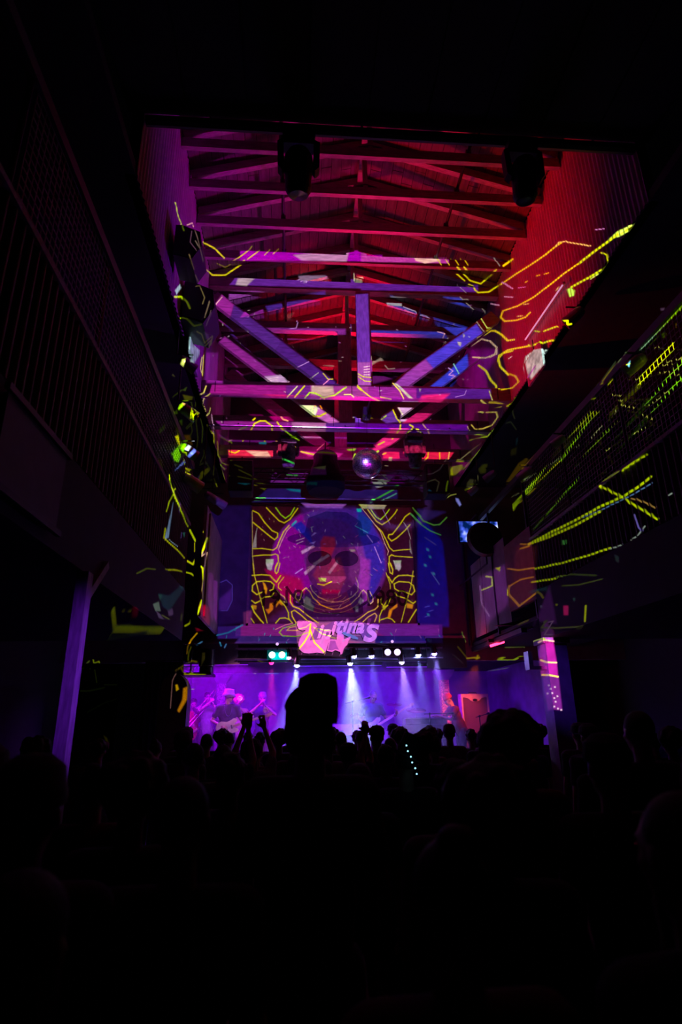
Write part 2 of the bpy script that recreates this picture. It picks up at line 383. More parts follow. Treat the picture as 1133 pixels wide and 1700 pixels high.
ring = [(1.5*cos(a), 6.0+1.42*sin(a)) for a in [pi+.5+(pi-1.0)*i/24 for i in range(25)]] + [(1.43*cos(a), 6.0+1.35*sin(a)) for a in [2*pi-.5-(pi-1.0)*i/24 for i in range(25)]]
flat('ring_line', ring, i2, .003)
def text(name, s, size, loc, m, parent, ext=.004, shear=0, off=0, rot=(pi/2, 0, 0)):
    c = bpy.data.curves.new('t', 'FONT'); c.body = s; c.size = size; c.extrude = ext; c.shear = shear; c.offset = off; c.align_x = 'CENTER'; c.align_y = 'CENTER'
    o = bpy.data.objects.new('t', c); COL.objects.link(o)
    me = bpy.data.meshes.new_from_object(o.evaluated_get(bpy.context.evaluated_depsgraph_get())); bpy.data.objects.remove(o)
    me.materials.clear()
    return link(name, me, m, parent, loc=loc, rot=rot)
text('year_print', '1918', .62, (-1.42, -.02, 5.0), i2, t, off=.008)
text('year_print', '1980', .62, (1.42, -.02, 5.0), i2, t, off=.008)
for i, (a, b_) in enumerate((((-2.33, 4.28), (-2.27, 7.72)), ((2.27, 4.28), (2.33, 7.72)), ((-2.33, 7.66), (2.33, 7.72)), ((-2.33, 4.28), (2.33, 4.34)))):
    obj('edge_batten', box(B(), (a[0], -.03, a[1]), (b_[0], .02, b_[1])), FRAMEM, t)

# ------------------------------------------------------------------ script sign over the stage
S = .0158
def sp(x, y, ox=480, oy=1020, k=7.08): return ((ox+x/k-560)*S, (1058-(oy+y/k))*S)
t = thing('sign', "pink cut-out script sign reading Tipitina's with a flower and leaf, above the stage lights", 'sign', (1.08, 15.72, 3.97))
def scut(name, pts, m, y0=-.05, y1=0.0):
    b = B(); poly(b, [sp(*p) for p in pts], y0, y1); return obj(name, fixn(b), m, t)
SIGNP = mat('sign_pink', (.95, .5, .75), .45, scale=5); SIGNV = mat('sign_violet', (.16, .07, .3), .45)
scut('letter', [(88, 140), (95, 100), (120, 75), (155, 85), (200, 95), (250, 95), (300, 125), (330, 160), (300, 190), (285, 235), (250, 290), (245, 318), (330, 312), (400, 300), (470, 285), (478, 300), (455, 360), (430, 440), (400, 470), (330, 460), (230, 468), (170, 462), (125, 425), (108, 370), (120, 310), (160, 240), (195, 200), (150, 206), (110, 190)], SIGNP, -.08)
scut('backing', [(300, 160), (420, 150), (520, 95), (800, 90), (900, 115), (1045, 150), (1010, 215), (1000, 290), (930, 325), (870, 305), (845, 250), (780, 235), (700, 225), (600, 215), (500, 225), (470, 285), (380, 300), (250, 320), (250, 290)], SIGNV, -.02, .0)
for s, x, y, sz in (('i', 345, 225, .5), ('p', 425, 235, .5), ('i', 500, 185, .5), ('t', 570, 165, .55), ('i', 640, 150, .5), ('n', 725, 165, .52), ('a', 815, 165, .52), ("'", 893, 170, .5), ('s', 935, 205, .95)):
    p = sp(x, y); text('letter', s, sz, (p[0], -.06, p[1]), SIGNM, t, ext=.03, shear=.35, off=.02)
scut('leaf', [(590, 215), (640, 215), (760, 265), (812, 295), (800, 312), (740, 300), (640, 255)], mat('leaf_enamel', (.1, .6, .5), .5), -.06)
scut('flower', [(555, 300), (560, 250), (600, 235), (640, 260), (640, 310), (720, 275), (718, 300), (690, 330), (680, 370), (640, 410), (620, 470), (600, 485), (590, 430), (570, 390), (550, 350)], SIGNP, -.07)
scut('petal', [(470, 310), (550, 310), (560, 370), (600, 440), (590, 450), (540, 432), (500, 450), (440, 440)], SIGNP, -.05)
scut('petal_inner', [(480, 322), (540, 322), (552, 372), (580, 428), (540, 420), (500, 436), (455, 428)], mat('petal_violet', (.4, .15, .5), .5), -.056)
bb = B()
for x in (-.7, .6): rod(bb, (x, .0, .3), (x, .18, .3), .015)
obj('mount', bb, BLACK, t)

# ------------------------------------------------------------------ stage
stage = thing('stage', 'raised stage platform at the far end behind the crowd', 'stage')
obj('deck', box(B(), (-3.6, 16, .33), (6.9, 22, .41)), CARPET, stage)
for i in range(11): obj('front_board', box(B(), (-3.6+i*.955, 15.96, ZF), (-3.6+i*.955+.94, 16.0, .37)), PAINTD, stage)
STW = mat('stage_backdrop', (.36, .3, .45), .8, scale=3)
struct(obj('wall_stage_back', box(B(), (-3.7, 21.8, .41), (7, 21.95, 3.5)), STW))
struct(obj('wall_stage_left', box(B(), (-3.75, 16.2, .41), (-3.6, 21.8, 3.5)), STW))
struct(obj('wall_stage_right', box(B(), (6.9, 16.2, .41), (7.05, 21.8, 3.5)), STW))
struct(obj('ceiling_stage', box(B(), (-3.75, 16.15, 3.5), (7.05, 21.95, 3.6)), PAINTD))
COLM = mat('carved_column', (.55, .42, .42), .5, noise=(.1, .06, .09), scale=28)
for x, yy, lab, m in ((-2.34, 19.9, 'carved square column at the left side of the stage, behind the guitarist', COLM), (4.6, 18.9, 'carved square column glowing orange at the right side of the stage', mat('carved_orange_column', (.8, .35, .18), .5, noise=(.12, .03, .02), scale=26))):  # the right column's orange light is put into its colour
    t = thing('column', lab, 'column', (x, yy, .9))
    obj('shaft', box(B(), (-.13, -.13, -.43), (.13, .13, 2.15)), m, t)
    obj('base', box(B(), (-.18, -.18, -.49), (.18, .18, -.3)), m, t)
    bm = B(); lathe(bm, [(.18, 2.12), (.36, 2.3), (.42, 2.42)], 4); bmesh.ops.rotate(bm, cent=(0, 0, 0), matrix=Matrix.Rotation(pi/4, 3, 'Z'), verts=bm.verts)
    obj('capital', bm, PLASTD, t)
t = thing('bulkhead', 'purple boxed bulkhead over the left stage column', 'bulkhead', (-2.0, 16.0, 3.2))
obj('panel', box(B(), (-.45, -.16, .12), (.5, -.11, .7)), PLASTD, t)
obj('frame', box(B(), (-.5, -.14, .08), (.55, -.1, .12)), FRAMEM, t)
t = thing('bulkhead', 'black boxed bulkhead over the right stage column', 'bulkhead', (4.0, 16.0, 3.2))
obj('panel', box(B(), (-.55, -.2, -.05), (.5, -.1, .75)), PAINTD, t)
obj('frame', box(B(), (-.58, -.24, .72), (.53, -.1, .78)), FRAMEM, t)
# ledge, black drum lamp and arched cabinet on the left
t = thing('ledge', 'black ledge with glowing yellow rim under the cylinder lamp left of the stage', 'ledge', (-2.35, 15.2, 3.02))
obj('board', box(B(), (-.42, -.3, -.06), (.32, .6, 0)), BLACK, t)
b = B(); rod(b, (-.3, .5, 0), (-.3, .5, .6), .02); rod(b, (-.3, .5, .6), (-.3, .8, .6), .02); obj('hanger', b, BLACK, t)
t = thing('cylinder_lamp', 'black cylinder lamp housing standing on the ledge left of the stage', 'lamp', (-2.18, 15.15, 3.02))
b = B(); lathe(b, [(.0, .0), (.17, .0), (.17, .13), (.15, .15), (.19, .17), (.19, .55), (.17, .57), (0, .57)], 24); obj('housing', b, BLACKG, t, False)
b = B(); lathe(b, [(.195, .15), (.195, .17)], 24); obj('band', b, STEEL, t)
t = thing('arched_cabinet', 'black arch topped speaker cabinet with yellow curves cast on it, left edge of the stage', 'speaker', (-2.75, 14.2, 0))
pts = [(-.32, ZF), (-.32, 2.5)] + [(-.32*cos(a), 2.5+.45*sin(a)) for a in [pi*i/12 for i in range(1, 12)]] + [(.32, 2.5), (.32, ZF)]
b = B(); poly(b, pts, 0, .5); obj('cabinet', fixn(b), mat('cabinet_paint', (.12, .1, .1), .6), t)
b = B(); poly(b, [(x*.86, .08+z*.97 if z > 0 else z+.1) for x, z in pts], -.02, 0); obj('grille', fixn(b), mat('cabinet_grille', (.16, .13, .12), .7, scale=40), t)

t = thing('side_curtain', 'black side curtain hiding the stage wing behind the arched cabinet', 'curtain', (0, 15.55, 0))  # added black sheet, stands in for the darkness of the wing
cb_ = B(); n_ = 40
for i_ in range(n_):
    x0_ = -3.75+.95*i_/n_; x1_ = -3.75+.95*(i_+1)/n_; y0_ = .05*sin(i_*1.1); y1_ = .05*sin((i_+1)*1.1)
    cb_.faces.new([cb_.verts.new(v) for v in ((x0_, y0_, ZF), (x1_, y1_, ZF), (x1_, y1_, 3.33), (x0_, y0_, 3.33))])
bmesh.ops.remove_doubles(cb_, verts=cb_.verts, dist=1e-4)
obj('drape', cb_, mat('black_velvet', (.006, .005, .006), 1), t, True)
b = B(); rod(b, (-3.78, 0, 3.35), (-2.78, 0, 3.35), .02); obj('rail', b, BLACK, t)
# lighting truss along the stage front and its lamps
t = thing('lighting_truss', 'long black lighting bar over the stage opening that holds the stage lamps', 'truss')
b = B()
for y, z in ((15.7, 3.4), (15.7, 3.66), (15.9, 3.4), (15.9, 3.66)): rod(b, (-1.55, y, z), (3.85, y, z), .02)
obj('chord', b, STEEL, t)
b = B()
for i in range(27): beam(b, (-1.5+i*.2, 15.7, 3.4), (-1.4+i*.2, 15.7, 3.66), .012, .012)
obj('lacing', b, BLACKG, t)
def lens_mat(n, c, s): return mat(n, (.8, .8, .8), .3, emit=c, es=s)
def stage_lamp(x, z, col, power, lab, tgt, ang=26, es=60, y=15.6, cone=None):
    t = thing('stage_lamp', lab, 'stage lamp', (x, y, z))
    d = (Vector(tgt)-Vector((x, y, z))).normalized(); m = aim((0, 0, 0), d)
    b = B(); lathe(b, [(0, -.2), (.06, -.2), (.075, -.1), (.08, 0), (.074, 0), (.06, -.03), (0, -.03)], 16, m); hs_ = obj('housing', b, BLACK, t)
    b = B(); lathe(b, [(.066, -.03), (.066, -.005), (.06, .02), (.045, .042), (.022, .055), (0, .06)], 16, m); obj('lens', b, lens_mat('lamp_glass', col, es), hs_)
    b = B(); beam(b, (-.09, 0, 0), (-.09, .05, .2), .012, .03); beam(b, (.09, 0, 0), (.09, .05, .2), .012, .03); beam(b, (-.09, .05, .2), (.09, .05, .2), .03, .012); obj('yoke', b, BLACK, t)
    b = B(); rod(b, (0, .05, .19), (0, .1, max(.24, 3.42-z)), .014); obj('clamp', b, BLACK, t)
    s_ = spot('stage_beam', Vector((x, y, z))+d*.07, tgt, col, power, ang*1.35, 1.0, .05)
    return t
stage_lamp(.03, 3.23, (.3, .4, 1), 8160, 'bright white-blue stage lamp above and left of the tall hat silhouette', (-.15, 15.72, 1.0), 28)
stage_lamp(1.39, 3.27, (.42, .52, 1), 13872, 'brightest white stage lamp hanging below the end of the script sign', (1.6, 15.72, 1.0), 30, 90)
stage_lamp(1.5, 3.45, (.35, .35, 1), 717, 'small white stage lamp right beside the brightest one, slightly higher', (1.9, 15.72, 1.0), 26, 40)
stage_lamp(1.95, 3.45, (.3, .3, 1), 1795, 'blue-white stage lamp midway between brightest lamp and the twin blinder', (2.1, 15.72, 1.0), 22)
stage_lamp(2.73, 3.29, (.4, .25, 1), 7344, 'pale violet stage lamp just below right twin blinder', (2.95, 15.72, 1.0), 26)
stage_lamp(3.18, 3.47, (.25, .3, 1), 3428, 'second stage lamp from the right column', (3.3, 15.72, 1.0), 20)
stage_lamp(3.6, 3.5, (.3, .22, 1), 3428, 'stage lamp nearest to the right column', (3.9, 15.72, 1.0), 22)
stage_lamp(-.19, 3.43, (1, .2, .75), 489, 'small pink stage lamp beside the teal twin blinder', (-.3, 15.72, 1.0), 16, 40)
stage_lamp(-.62, 3.30, (1, .02, .25), 3100, 'dark lamp throwing a red beam under the teal twin blinder', (-.55, 15.72, 1.0), 18, 3)
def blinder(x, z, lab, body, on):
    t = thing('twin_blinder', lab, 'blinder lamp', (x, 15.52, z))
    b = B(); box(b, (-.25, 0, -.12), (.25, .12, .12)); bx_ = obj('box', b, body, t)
    for i, s in enumerate((-1, 1)):
        b = B(); lathe(b, [(0, 0), (.07, 0), (.085, -.012), (.085, .0)], 20, Matrix.Translation((s*.125, -.005, 0)) @ Matrix.Rotation(pi/2, 4, 'X')); obj('lamp_glass', b, lens_mat('blinder_glass', on[i], 1.6), bx_)
    b = B(); rod(b, (0, .06, .12), (0, .06, .22), .012); obj('hook', b, BLACK, t)
    b = B(); ell(b, (0, -.02, .27), (.038, .038, .038), (0, 0, 0), 12, 8); obj('bulb', b, lens_mat('small_bulb', (.8, .45, 1), 1.2), t)
blinder(-.48, 3.48, 'teal faced twin blinder lamp on the left of the stage bar', mat('teal_enamel', (.05, .5, .5), .4, emit=(0, .25, .25), es=.25), ((.8, 1, .95), (.9, .9, .5)))  # teal box body is given a faint glow of its own
blinder(2.49, 3.53, 'black faced twin blinder lamp on the right of the stage bar', BLACK, ((.6, .5, 1), (.7, .5, 1)))

# stage fill: the fixtures behind the header that colour the back of the stage
def fill(name, loc, col, p, size):
    l = bpy.data.lights.new(name, 'AREA'); l.energy = p; l.color = col; l.size = size; l.size_y = .2; l.shape = 'RECTANGLE'
    o = bpy.data.objects.new(name, l); COL.objects.link(o); o.location = loc; return o
def strip(x, y, z, wd, col, p, lab, tilt=0.3):
    t = thing('light_strip', lab, 'light strip', (x, y, z))
    obj('housing', box(B(), (-wd/2, -.08, 0), (wd/2, .08, .09)), BLACK, t)
    obj('diffuser', box(B(), (-wd/2+.02, -.06, -.015), (wd/2-.02, .06, 0)), lens_mat('diffuser_glow', col, .5), t)
    o = fill('strip_light', (x, y, z-.03), col, p, wd); o.rotation_euler = (tilt, 0, 0); return t
strip(-2.2, 17.0, 3.38, 1.8, (.34, .0, 1), 330, 'violet light strip hidden under the stage ceiling at left')
strip(1.2, 17.6, 3.38, 2.6, (.1, .0, 1), 360, 'blue light strip hidden under the stage ceiling at centre')
strip(3.4, 18.2, 3.38, 1.4, (.22, .0, 1), 110, 'violet light strip hidden under the stage ceiling at right')
# front of house key lights for the band
spot('band_key', (-.2, 10.6, 4.9), (-1.7, 17.4, 2.1), (1, .3, .75), 900, 15, .7)
spot('band_key_right', (2.6, 10.6, 4.9), (2.3, 18.2, 1.9), (.8, .4, 1), 500, 12, .8)
spot('orange_key', (4.95, 16.4, 3.28), (4.9, 18.6, 1.9), (1, .09, .02), 420, 48, .9)
# haze filling the stage
hz = B(); box(hz, (-3.55, 15.1, .44), (6.85, 21.75, 3.33)); hm = bpy.data.materials.new('stage_haze'); hm.use_nodes = True
nt = hm.node_tree; nt.nodes.remove(nt.nodes['Principled BSDF'])
vs = nt.nodes.new('ShaderNodeVolumeScatter'); vs.inputs['Density'].default_value = .052; vs.inputs['Anisotropy'].default_value = .2
nt.links.new(vs.outputs[0], nt.nodes['Material Output'].inputs['Volume'])
tag(obj('haze', hz, hm), 'thin smoke haze filling the stage opening', 'haze', kind='stuff')

# ------------------------------------------------------------------ hanging things
t = thing('mirror_ball', 'large mirror ball hanging on a cable under the nearest deep truss', 'mirror ball', (1.52, 11.9, 7.21))
rb = .33; nlat = 26
b = B()
for i in range(nlat):
    a0 = -pi/2+pi*i/nlat; a1 = -pi/2+pi*(i+1)/nlat; am = (a0+a1)/2; n = max(4, int(2*pi*cos(am)/(pi/nlat)))
    for j in range(n):
        p0, p1 = 2*pi*j/n, 2*pi*(j+.88)/n; b0 = a0+(a1-a0)*.06; b1 = a1-(a1-a0)*.06
        q = [Vector((cos(x)*cos(y_), cos(x)*sin(y_), sin(x))) for x, y_ in ((b0, p0), (b0, p1), (b1, p1), (b1, p0))]
        jit = Vector((random.uniform(-1, 1), random.uniform(-1, 1), random.uniform(-1, 1)))*.004
        b.faces.new([b.verts.new(v*rb+jit) for v in q])
o = obj('mirror_tiles', b, MIRROR, t); o['kind'] = 'stuff'
b = B(); ell(b, (0, 0, 0), (rb*.975,)*3, (0, 0, 0), 32, 20); obj('core', b, BLACKG, t, True)
b = B(); lathe(b, [(.05, .30), (.05, .36), (.02, .38), (0, .38)], 12); obj('cap', b, STEEL, t)
b = B(); rod(b, (0, 0, .37), (.02, 0, 1.17), .006); obj('cable', b, BLACK, t)
t = thing('ball_motor', 'small motor box on the truss chord that turns the mirror ball', 'motor', (1.54, 11.75, 8.36))
obj('housing', box(B(), (-.09, .02, 0), (.09, .28, .2)), BLACK, t)
b = B(); lathe(b, [(.05, -.06), (.03, 0)], 12, Matrix.Translation((0, .15, 0))); obj('spindle', b, STEEL, t)
b = B(); beam(b, (0, .04, .1), (0, -.62, .1), .03, .05); obj('clamp', b, BLACK, t)

def moving_head(x, y, z, lab, s=1.0, m=None, up=None, grp=None):
    m = m or BLACK; t = thing('moving_head_lamp', lab, 'moving head lamp', (x, y, z))
    b = B(); box(b, (-.2*s, -.15*s, .42*s), (.2*s, .15*s, .56*s)); bmesh.ops.bevel(b, geom=b.edges[:], offset=.02*s, segments=2, affect='EDGES'); obj('base', b, m, t)
    b = B()
    for q in (-1, 1): poly(b, [(.19*s*q, .44*s), (.26*s*q, .40*s), (.25*s*q, .0), (.2*s*q, -.06*s), (.17*s*q, 0)], -.06*s, .06*s)
    box(b, (-.19*s, -.07*s, .36*s), (.19*s, .07*s, .44*s)); obj('yoke', fixn(b), m, t)
    b = B(); lathe(b, [(0, -.32), (.12, -.32), (.155, -.26), (.16, -.1), (.18, .02), (.17, .16), (.12, .24), (0, .26)], 20, Matrix.Diagonal((s, s, s, 1)) @ Matrix.Rotation(.25, 4, 'X')); hd_ = obj('head', b, m, t)
    b = B(); lathe(b, [(0, -.325), (.11, -.325), (.11, -.33), (0, -.335)], 20, Matrix.Diagonal((s, s, s, 1)) @ Matrix.Rotation(.25, 4, 'X')); obj('lens', b, mat('dark_lens_glass', (.05, .06, .07), .1), hd_)
    b = B(); rod(b, (0, 0, .55*s), (0, 0, (up or .68*s)), .02*s); box(b, (-.04*s, -.04*s, (up or .68*s)-.08*s), (.04*s, .04*s, (up or .68*s)+.02)); obj('clamp', b, BLACK, t)
    return t
TEAL_LIT = mat('dull_teal_enamel', (.2, .32, .34), .4, scale=12, noise=(.05, .08, .09))  # teal light falling on these two lamps is put into the housing colour
moving_head(-.04, 5.75, 8.56, 'black moving head lamp silhouetted against the ceiling, upper left', 1.06, up=.66)
moving_head(2.95, 5.75, 8.64, 'black moving head lamp silhouetted beside the red wall, upper right', 1.02, up=.6)
moving_head(-.22, 12.35, 7.62, 'teal lit moving head lamp left of the mirror ball', .95, TEAL_LIT)
moving_head(2.7, 12.35, 7.66, 'teal lit moving head lamp right of the mirror ball', .95, TEAL_LIT)
t = thing('hanging_pipe', 'black pipe in front of the low ceiling edge, top of the picture', 'pipe', (0, 5.75, 9.27))
b = B(); rod(b, (XL+.03, 0, 0), (XR-.03, 0, 0), .07); obj('tube', b, BLACK, t)
b = B(); [rod(b, (x, 0, 0), (x, 0, .2), .015) for x in (-1.2, .8, 2.4, 4)]; obj('hanger', b, BLACK, t)
t = thing('hanging_pipe', 'thin shiny pipe across the nave holding the two teal lit moving heads', 'pipe', (0, 12.35, 8.02))
b = B(); rod(b, (XL+.02, 0, .3), (XR-.02, 0, .3), .025); obj('tube', b, STEEL, t)
b = B(); [rod(b, (x, 0, .3), (x, .2, .47), .012) for x in (-1.4, 1.1, 3.6)]; obj('hanger', b, BLACK, t)
t = thing('hanging_pipe', 'thin shiny pipe right over the top edge of the banner', 'pipe', (0, 15.2, 7.62))
b = B(); rod(b, (-1.2, 0, .0), (3.4, 0, .0), .022); obj('tube', b, STEEL, t)
b = B(); [rod(b, (x, 0, 0), (x, .72, .25), .012) for x in (-1.1, 1.1, 3.3)]; obj('bracket', b, BLACK, t)
# box truss frame above the banner
t = thing('box_truss', 'black box truss frame hanging between the mirror ball and the banner', 'truss', (0, 14.5, 8.0))
b = B()
for y in (-.15, .15):
    for z in (-.18, .12): rod(b, (-1.5, y, z), (3.9, y, z), .028)
obj('chord', b, BLACK, t)
b = B()
for i in range(18): beam(b, (-1.5+i*.3, -.15, -.18 if i % 2 else .12), (-1.2+i*.3, -.15, .12 if i % 2 else -.18), .015, .015)
obj('lacing', b, BLACK, t)
b = B(); [rod(b, (x, 0, .1), (x, 0, 1.0), .01) for x in (-1.3, 3.7)]; obj('hanger', b, BLACK, t)
for x, lab in ((-1.45, 'black square speaker box at the left end of the hanging truss frame'), (3.62, 'black square speaker box at the right end of the hanging truss frame')):
    t = thing('flown_speaker', lab, 'speaker', (x, 14.3, 7.9))
    b = B(); box(b, (-.3, -.3, -.55), (.3, .2, .3)); bmesh.ops.bevel(b, geom=b.edges[:], offset=.02, segments=1, affect='EDGES'); obj('cabinet', b, BLACK, t)
    obj('grille', box(B(), (-.26, -.32, -.5), (.26, -.3, .26)), GRILLE, t)
    b = B(); rod(b, (0, -.1, .28), (0, -.1, .52), .015); obj('hanger', b, BLACK, t)
t = thing('centre_speaker_cluster', 'black rounded speaker cluster hanging in front of the banner top, left of the mirror ball', 'speaker', (.68, 13.5, 7.14))
VB = mat('flocked_black', (.003, .003, .003), .95)
b = B(); lathe(b, [(0, 0), (.42, .0), (.46, .1), (.46, .34), (.4, .4), (.36, .62), (.3, .78), (.3, .98), (.22, 1.06), (0, 1.06)], 20); obj('cabinet', b, VB, t)
b = B(); lathe(b, [(.465, .08), (.475, .12), (.475, .32), (.465, .36)], 20); obj('grille', b, VB, t)
b = B(); rod(b, (0, 0, 1.05), (0, .0, 1.35), .015); rod(b, (0, 0, 1.35), (0, .62, 1.36), .015); obj('hanger', b, BLACK, t)
for x, y, z, lab, s in ((-1.80, 7.75, 9.0, 'black flown speaker high on the left wall, upper one', .62), (-1.80, 8.95, 8.78, 'black flown speaker low on the left wall, nearer the screen', .8)):
    t = thing('flown_speaker', lab, 'speaker', (x, y, z))
    b = B(); poly(b, [(.0*s, -.55*s), (.2*s, -.62*s), (.42*s, -.2*s), (.36*s, .25*s), (-.1*s, .45*s), (-.26*s, .45*s), (-.26*s, -.5*s)], -.45*s, .45*s); obj('cabinet', fixn(b), BLACK, t)
    b = B(); poly(b, [(-.22*s, -.46*s), (.17*s, -.57*s), (.36*s, -.2*s), (.3*s, .2*s), (-.22*s, .38*s)], -.48*s, -.45*s); obj('grille', fixn(b), GRILLE, t)
    b = B(); beam(b, (-.25*s, 0, 0), (XL-x+.02, 0, 0), .06, .3); obj('wall_bracket', b, BLACK, t)

# can lamps clamped to the top rails
def par_can(x, y, z, tgt, lab, m, s=1.0):
    t = thing('can_lamp', lab, 'can lamp', (x, y, z)); d = aim((0, 0, 0), (Vector(tgt)-Vector((x, y, z))).normalized())
    b = B(); lathe(b, [(0, -.3*s), (.07*s, -.28*s), (.1*s, -.2*s), (.11*s, .06*s), (.1*s, .06*s), (.09*s, -.02*s), (0, -.04*s)], 16, d); obj('housing', b, m, t)
    b = B(); beam(b, (0, 0, .05*s), (0, 0, .3*s), .02, .05); obj('yoke', b, BLACK, t)
    b = B(); rod(b, (0, 0, .29*s), ((XR+.03-x) if x > 0 else (XL-.03-x), 0, .29*s), .015)
    if z > 6.4: rod(b, ((XR+.05-x) if x > 0 else (XL-.05-x), 0, .28*s), ((XR+.05-x) if x > 0 else (XL-.05-x), 0, 8.42-z), .015)
    obj('arm', b, BLACK, t)
    b = B(); lathe(b, [(0, -.02*s), (.085*s, -.015*s), (0, -.01*s)], 16, d); obj('lens', b, mat('clear_glass', (.5, .5, .5), .1), t)
SIL = mat('silvered_housing', (.6, .6, .58), .35, .3)
sp_r = [(7.9, 8.05, 'first can lamp from the near end, green lit, beside the red wall lower edge', 1.0), (9.0, 6.35, 'yellow glinting can lamp under the right top rail, middle', .7),
        (10.6, 6.4, 'orange glinting can lamp under the right top rail, toward the stage', .9), (12.6, 7.2, 'yellow ribbed can lamp right of the hanging truss frame', .9),
        (13.9, 7.35, 'pale yellow can lamp closest to the banner on the right', .8), (6.6, 6.3, 'dim can lamp at the near end of the right top rail', .9)]
for y, z, lab, s in sp_r: par_can(4.42, y, z, (1.5, y+2.5, z-2), lab, SIL, s)
sp_l = [(8.9, 7.6, 'green glinting can lamp on the left, highest of the left row', .9), (9.3, 6.9, 'yellow glinting can lamp in the left row, second from the top', 1.0),
        (9.6, 6.3, 'green lit can lamp in the middle of the left row', .9), (10.2, 5.95, 'orange and white can lamp low in the left row', 1.1),
        (12.4, 6.5, 'yellow can lamp of the left row closest to the banner', .9), (13.8, 6.9, 'slim violet lit can lamp beside the banner top left', 1.0)]
for y, z, lab, s in sp_l: par_can(-1.82, y, z, (1.0, y+2, z-1.5), lab, SIL, s)
t = thing('tube_light', 'thin glowing tube light running along the lower edge of the red wall', 'tube light', (4.5, 8.0, 8.9))
b = B(); rod(b, (0, 0, 0), (0, 1.75, .12), .014); obj('tube', b, lens_mat('pale_tube_glow', (.8, .5, .9), .55), t)
b = B(); ell(b, (0, -.02, 0), (.03, .03, .03)); obj('knob', b, STEEL, t)
t = thing('wall_box', 'pale square junction panel hanging at the lower edge of the red wall', 'panel', (4.5, 9.55, 8.3))
obj('plate', box(B(), (-.02, -.45, -.3), (.02, .3, .25)), mat('pale_plate', (.55, .6, .6), .6, noise=(.2, .22, .22), scale=7), t)
b = B(); rod(b, (0, -.1, .25), (0, -.1, .5), .01); obj('hanger', b, BLACK, t)
t = thing('wall_box', 'pale square junction panel hanging on the left wall under the flown speakers', 'panel', (-1.95, 9.6, 8.45))
obj('plate', box(B(), (-.02, -.5, -.35), (.02, .4, .35)), bpy.data.materials['pale_plate'], t)
b = B(); rod(b, (0, -.1, .35), (0, -.1, .6), .01); obj('hanger', b, BLACK, t)

# television and red tube
t = thing('television', 'hanging television with a blue white picture, right of the banner', 'television', (4.57, 14.0, 6.33))
obj('case', box(B(), (-.54, 0, -.3), (.54, .07, .3)), BLACK, t)
def scr():
    m = bpy.data.materials.new('screen_picture'); m.use_nodes = True; nt = m.node_tree; b = nt.nodes['Principled BSDF']
    tc = nt.nodes.new('ShaderNodeTexCoord'); n = nt.nodes.new('ShaderNodeTexNoise'); n.inputs['Scale'].default_value = 3.2; n.inputs['Detail'].default_value = 2
    r = nt.nodes.new('ShaderNodeValToRGB'); r.color_ramp.elements[0].position = .4; r.color_ramp.elements[0].color = (.0, .01, .08, 1); r.color_ramp.elements[1].position = .62; r.color_ramp.elements[1].color = (.6, .7, 1, 1)
    e = r.color_ramp.elements.new(.5); e.color = (.05, .1, .7, 1)
    nt.links.new(tc.outputs['Object'], n.inputs[0]); nt.links.new(n.outputs[0], r.inputs[0]); nt.links.new(r.outputs[0], b.inputs['Emission Color']); b.inputs['Emission Strength'].default_value = 1.3; b.inputs['Base Color'].default_value = (0, 0, 0, 1)
    return m
obj('screen', box(B(), (-.5, -.008, -.27), (.5, 0, .27)), scr(), t)
b = B(); rod(b, (0, .04, .3), (0, .04, .5), .02); rod(b, (0, .04, .5), (0, 1.9, .5), .02); obj('mount', b, BLACK, t)
t = thing('fan_shroud', 'black round fan shroud hiding the lower part of the television', 'fan', (4.5, 13.4, 5.95))
b = B(); lathe(b, [(.40, -.06), (.44, 0), (.40, .12), (.0, .14), (0, -.02)], 24, Matrix.Rotation(pi/2, 4, 'X')); obj('ring', b, BLACK, t)
b = B(); lathe(b, [(0, -.1), (.09, -.1), (.09, .1), (0, .1)], 12, Matrix.Rotation(pi/2, 4, 'X')); obj('hub', b, BLACKG, t)
b = B(); rod(b, (0, 0, -.3), (0, .0, -.6), .02); rod(b, (0, .0, -.6), (.0, 2.5, -.6), .02); obj('arm', b, BLACK, t)
t = thing('red_tube_lamp', 'short glowing red tube lamp under the right balcony end', 'tube lamp', (4.76, 14.0, 3.55))
b = B(); rod(b, (-.17, 0, -.05), (.17, 0, .05), .03); obj('tube', b, lens_mat('red_tube_glow', (1, .02, .08), 9), t, True)
obj('fitting', box(B(), (-.2, .02, .04), (.2, .08, .12)), BLACK, t)
l = bpy.data.lights.new('red_tube_light', 'POINT'); l.energy = 9; l.color = (1, .01, .06); l.shadow_soft_size = .1
o = bpy.data.objects.new('red_tube_light', l); COL.objects.link(o); o.location = (4.5, 14.4, 3.5)
t = thing('ceiling_beam', 'black sloping underside beam above the red tube lamp', 'beam', (0, 0, 0))
obj('timber', beam(B(), (4.75, 12.2, 3.62), (4.75, 15.9, 3.62), .12, .1), BLACK, t)
obj('rod', beam(B(), (4.95, 12.2, 3.68), (4.95, 15.9, 3.68), .04, .04), BLACK, t)
# dark notice board near the left post
t = thing('notice_board', 'dark framed notice board on the near left balcony front', 'notice board', (-2.0, 4.3, 3.72))
obj('panel', box(B(), (-.03, -.55, -.3), (.0, .55, .35)), mat('board_paint', (.08, .08, .1), .6), t)
for z in (-.35, .35): obj('frame_rail', box(B(), (-.01, -.6, z), (.03, .6, z+.05)), BLACK, t)

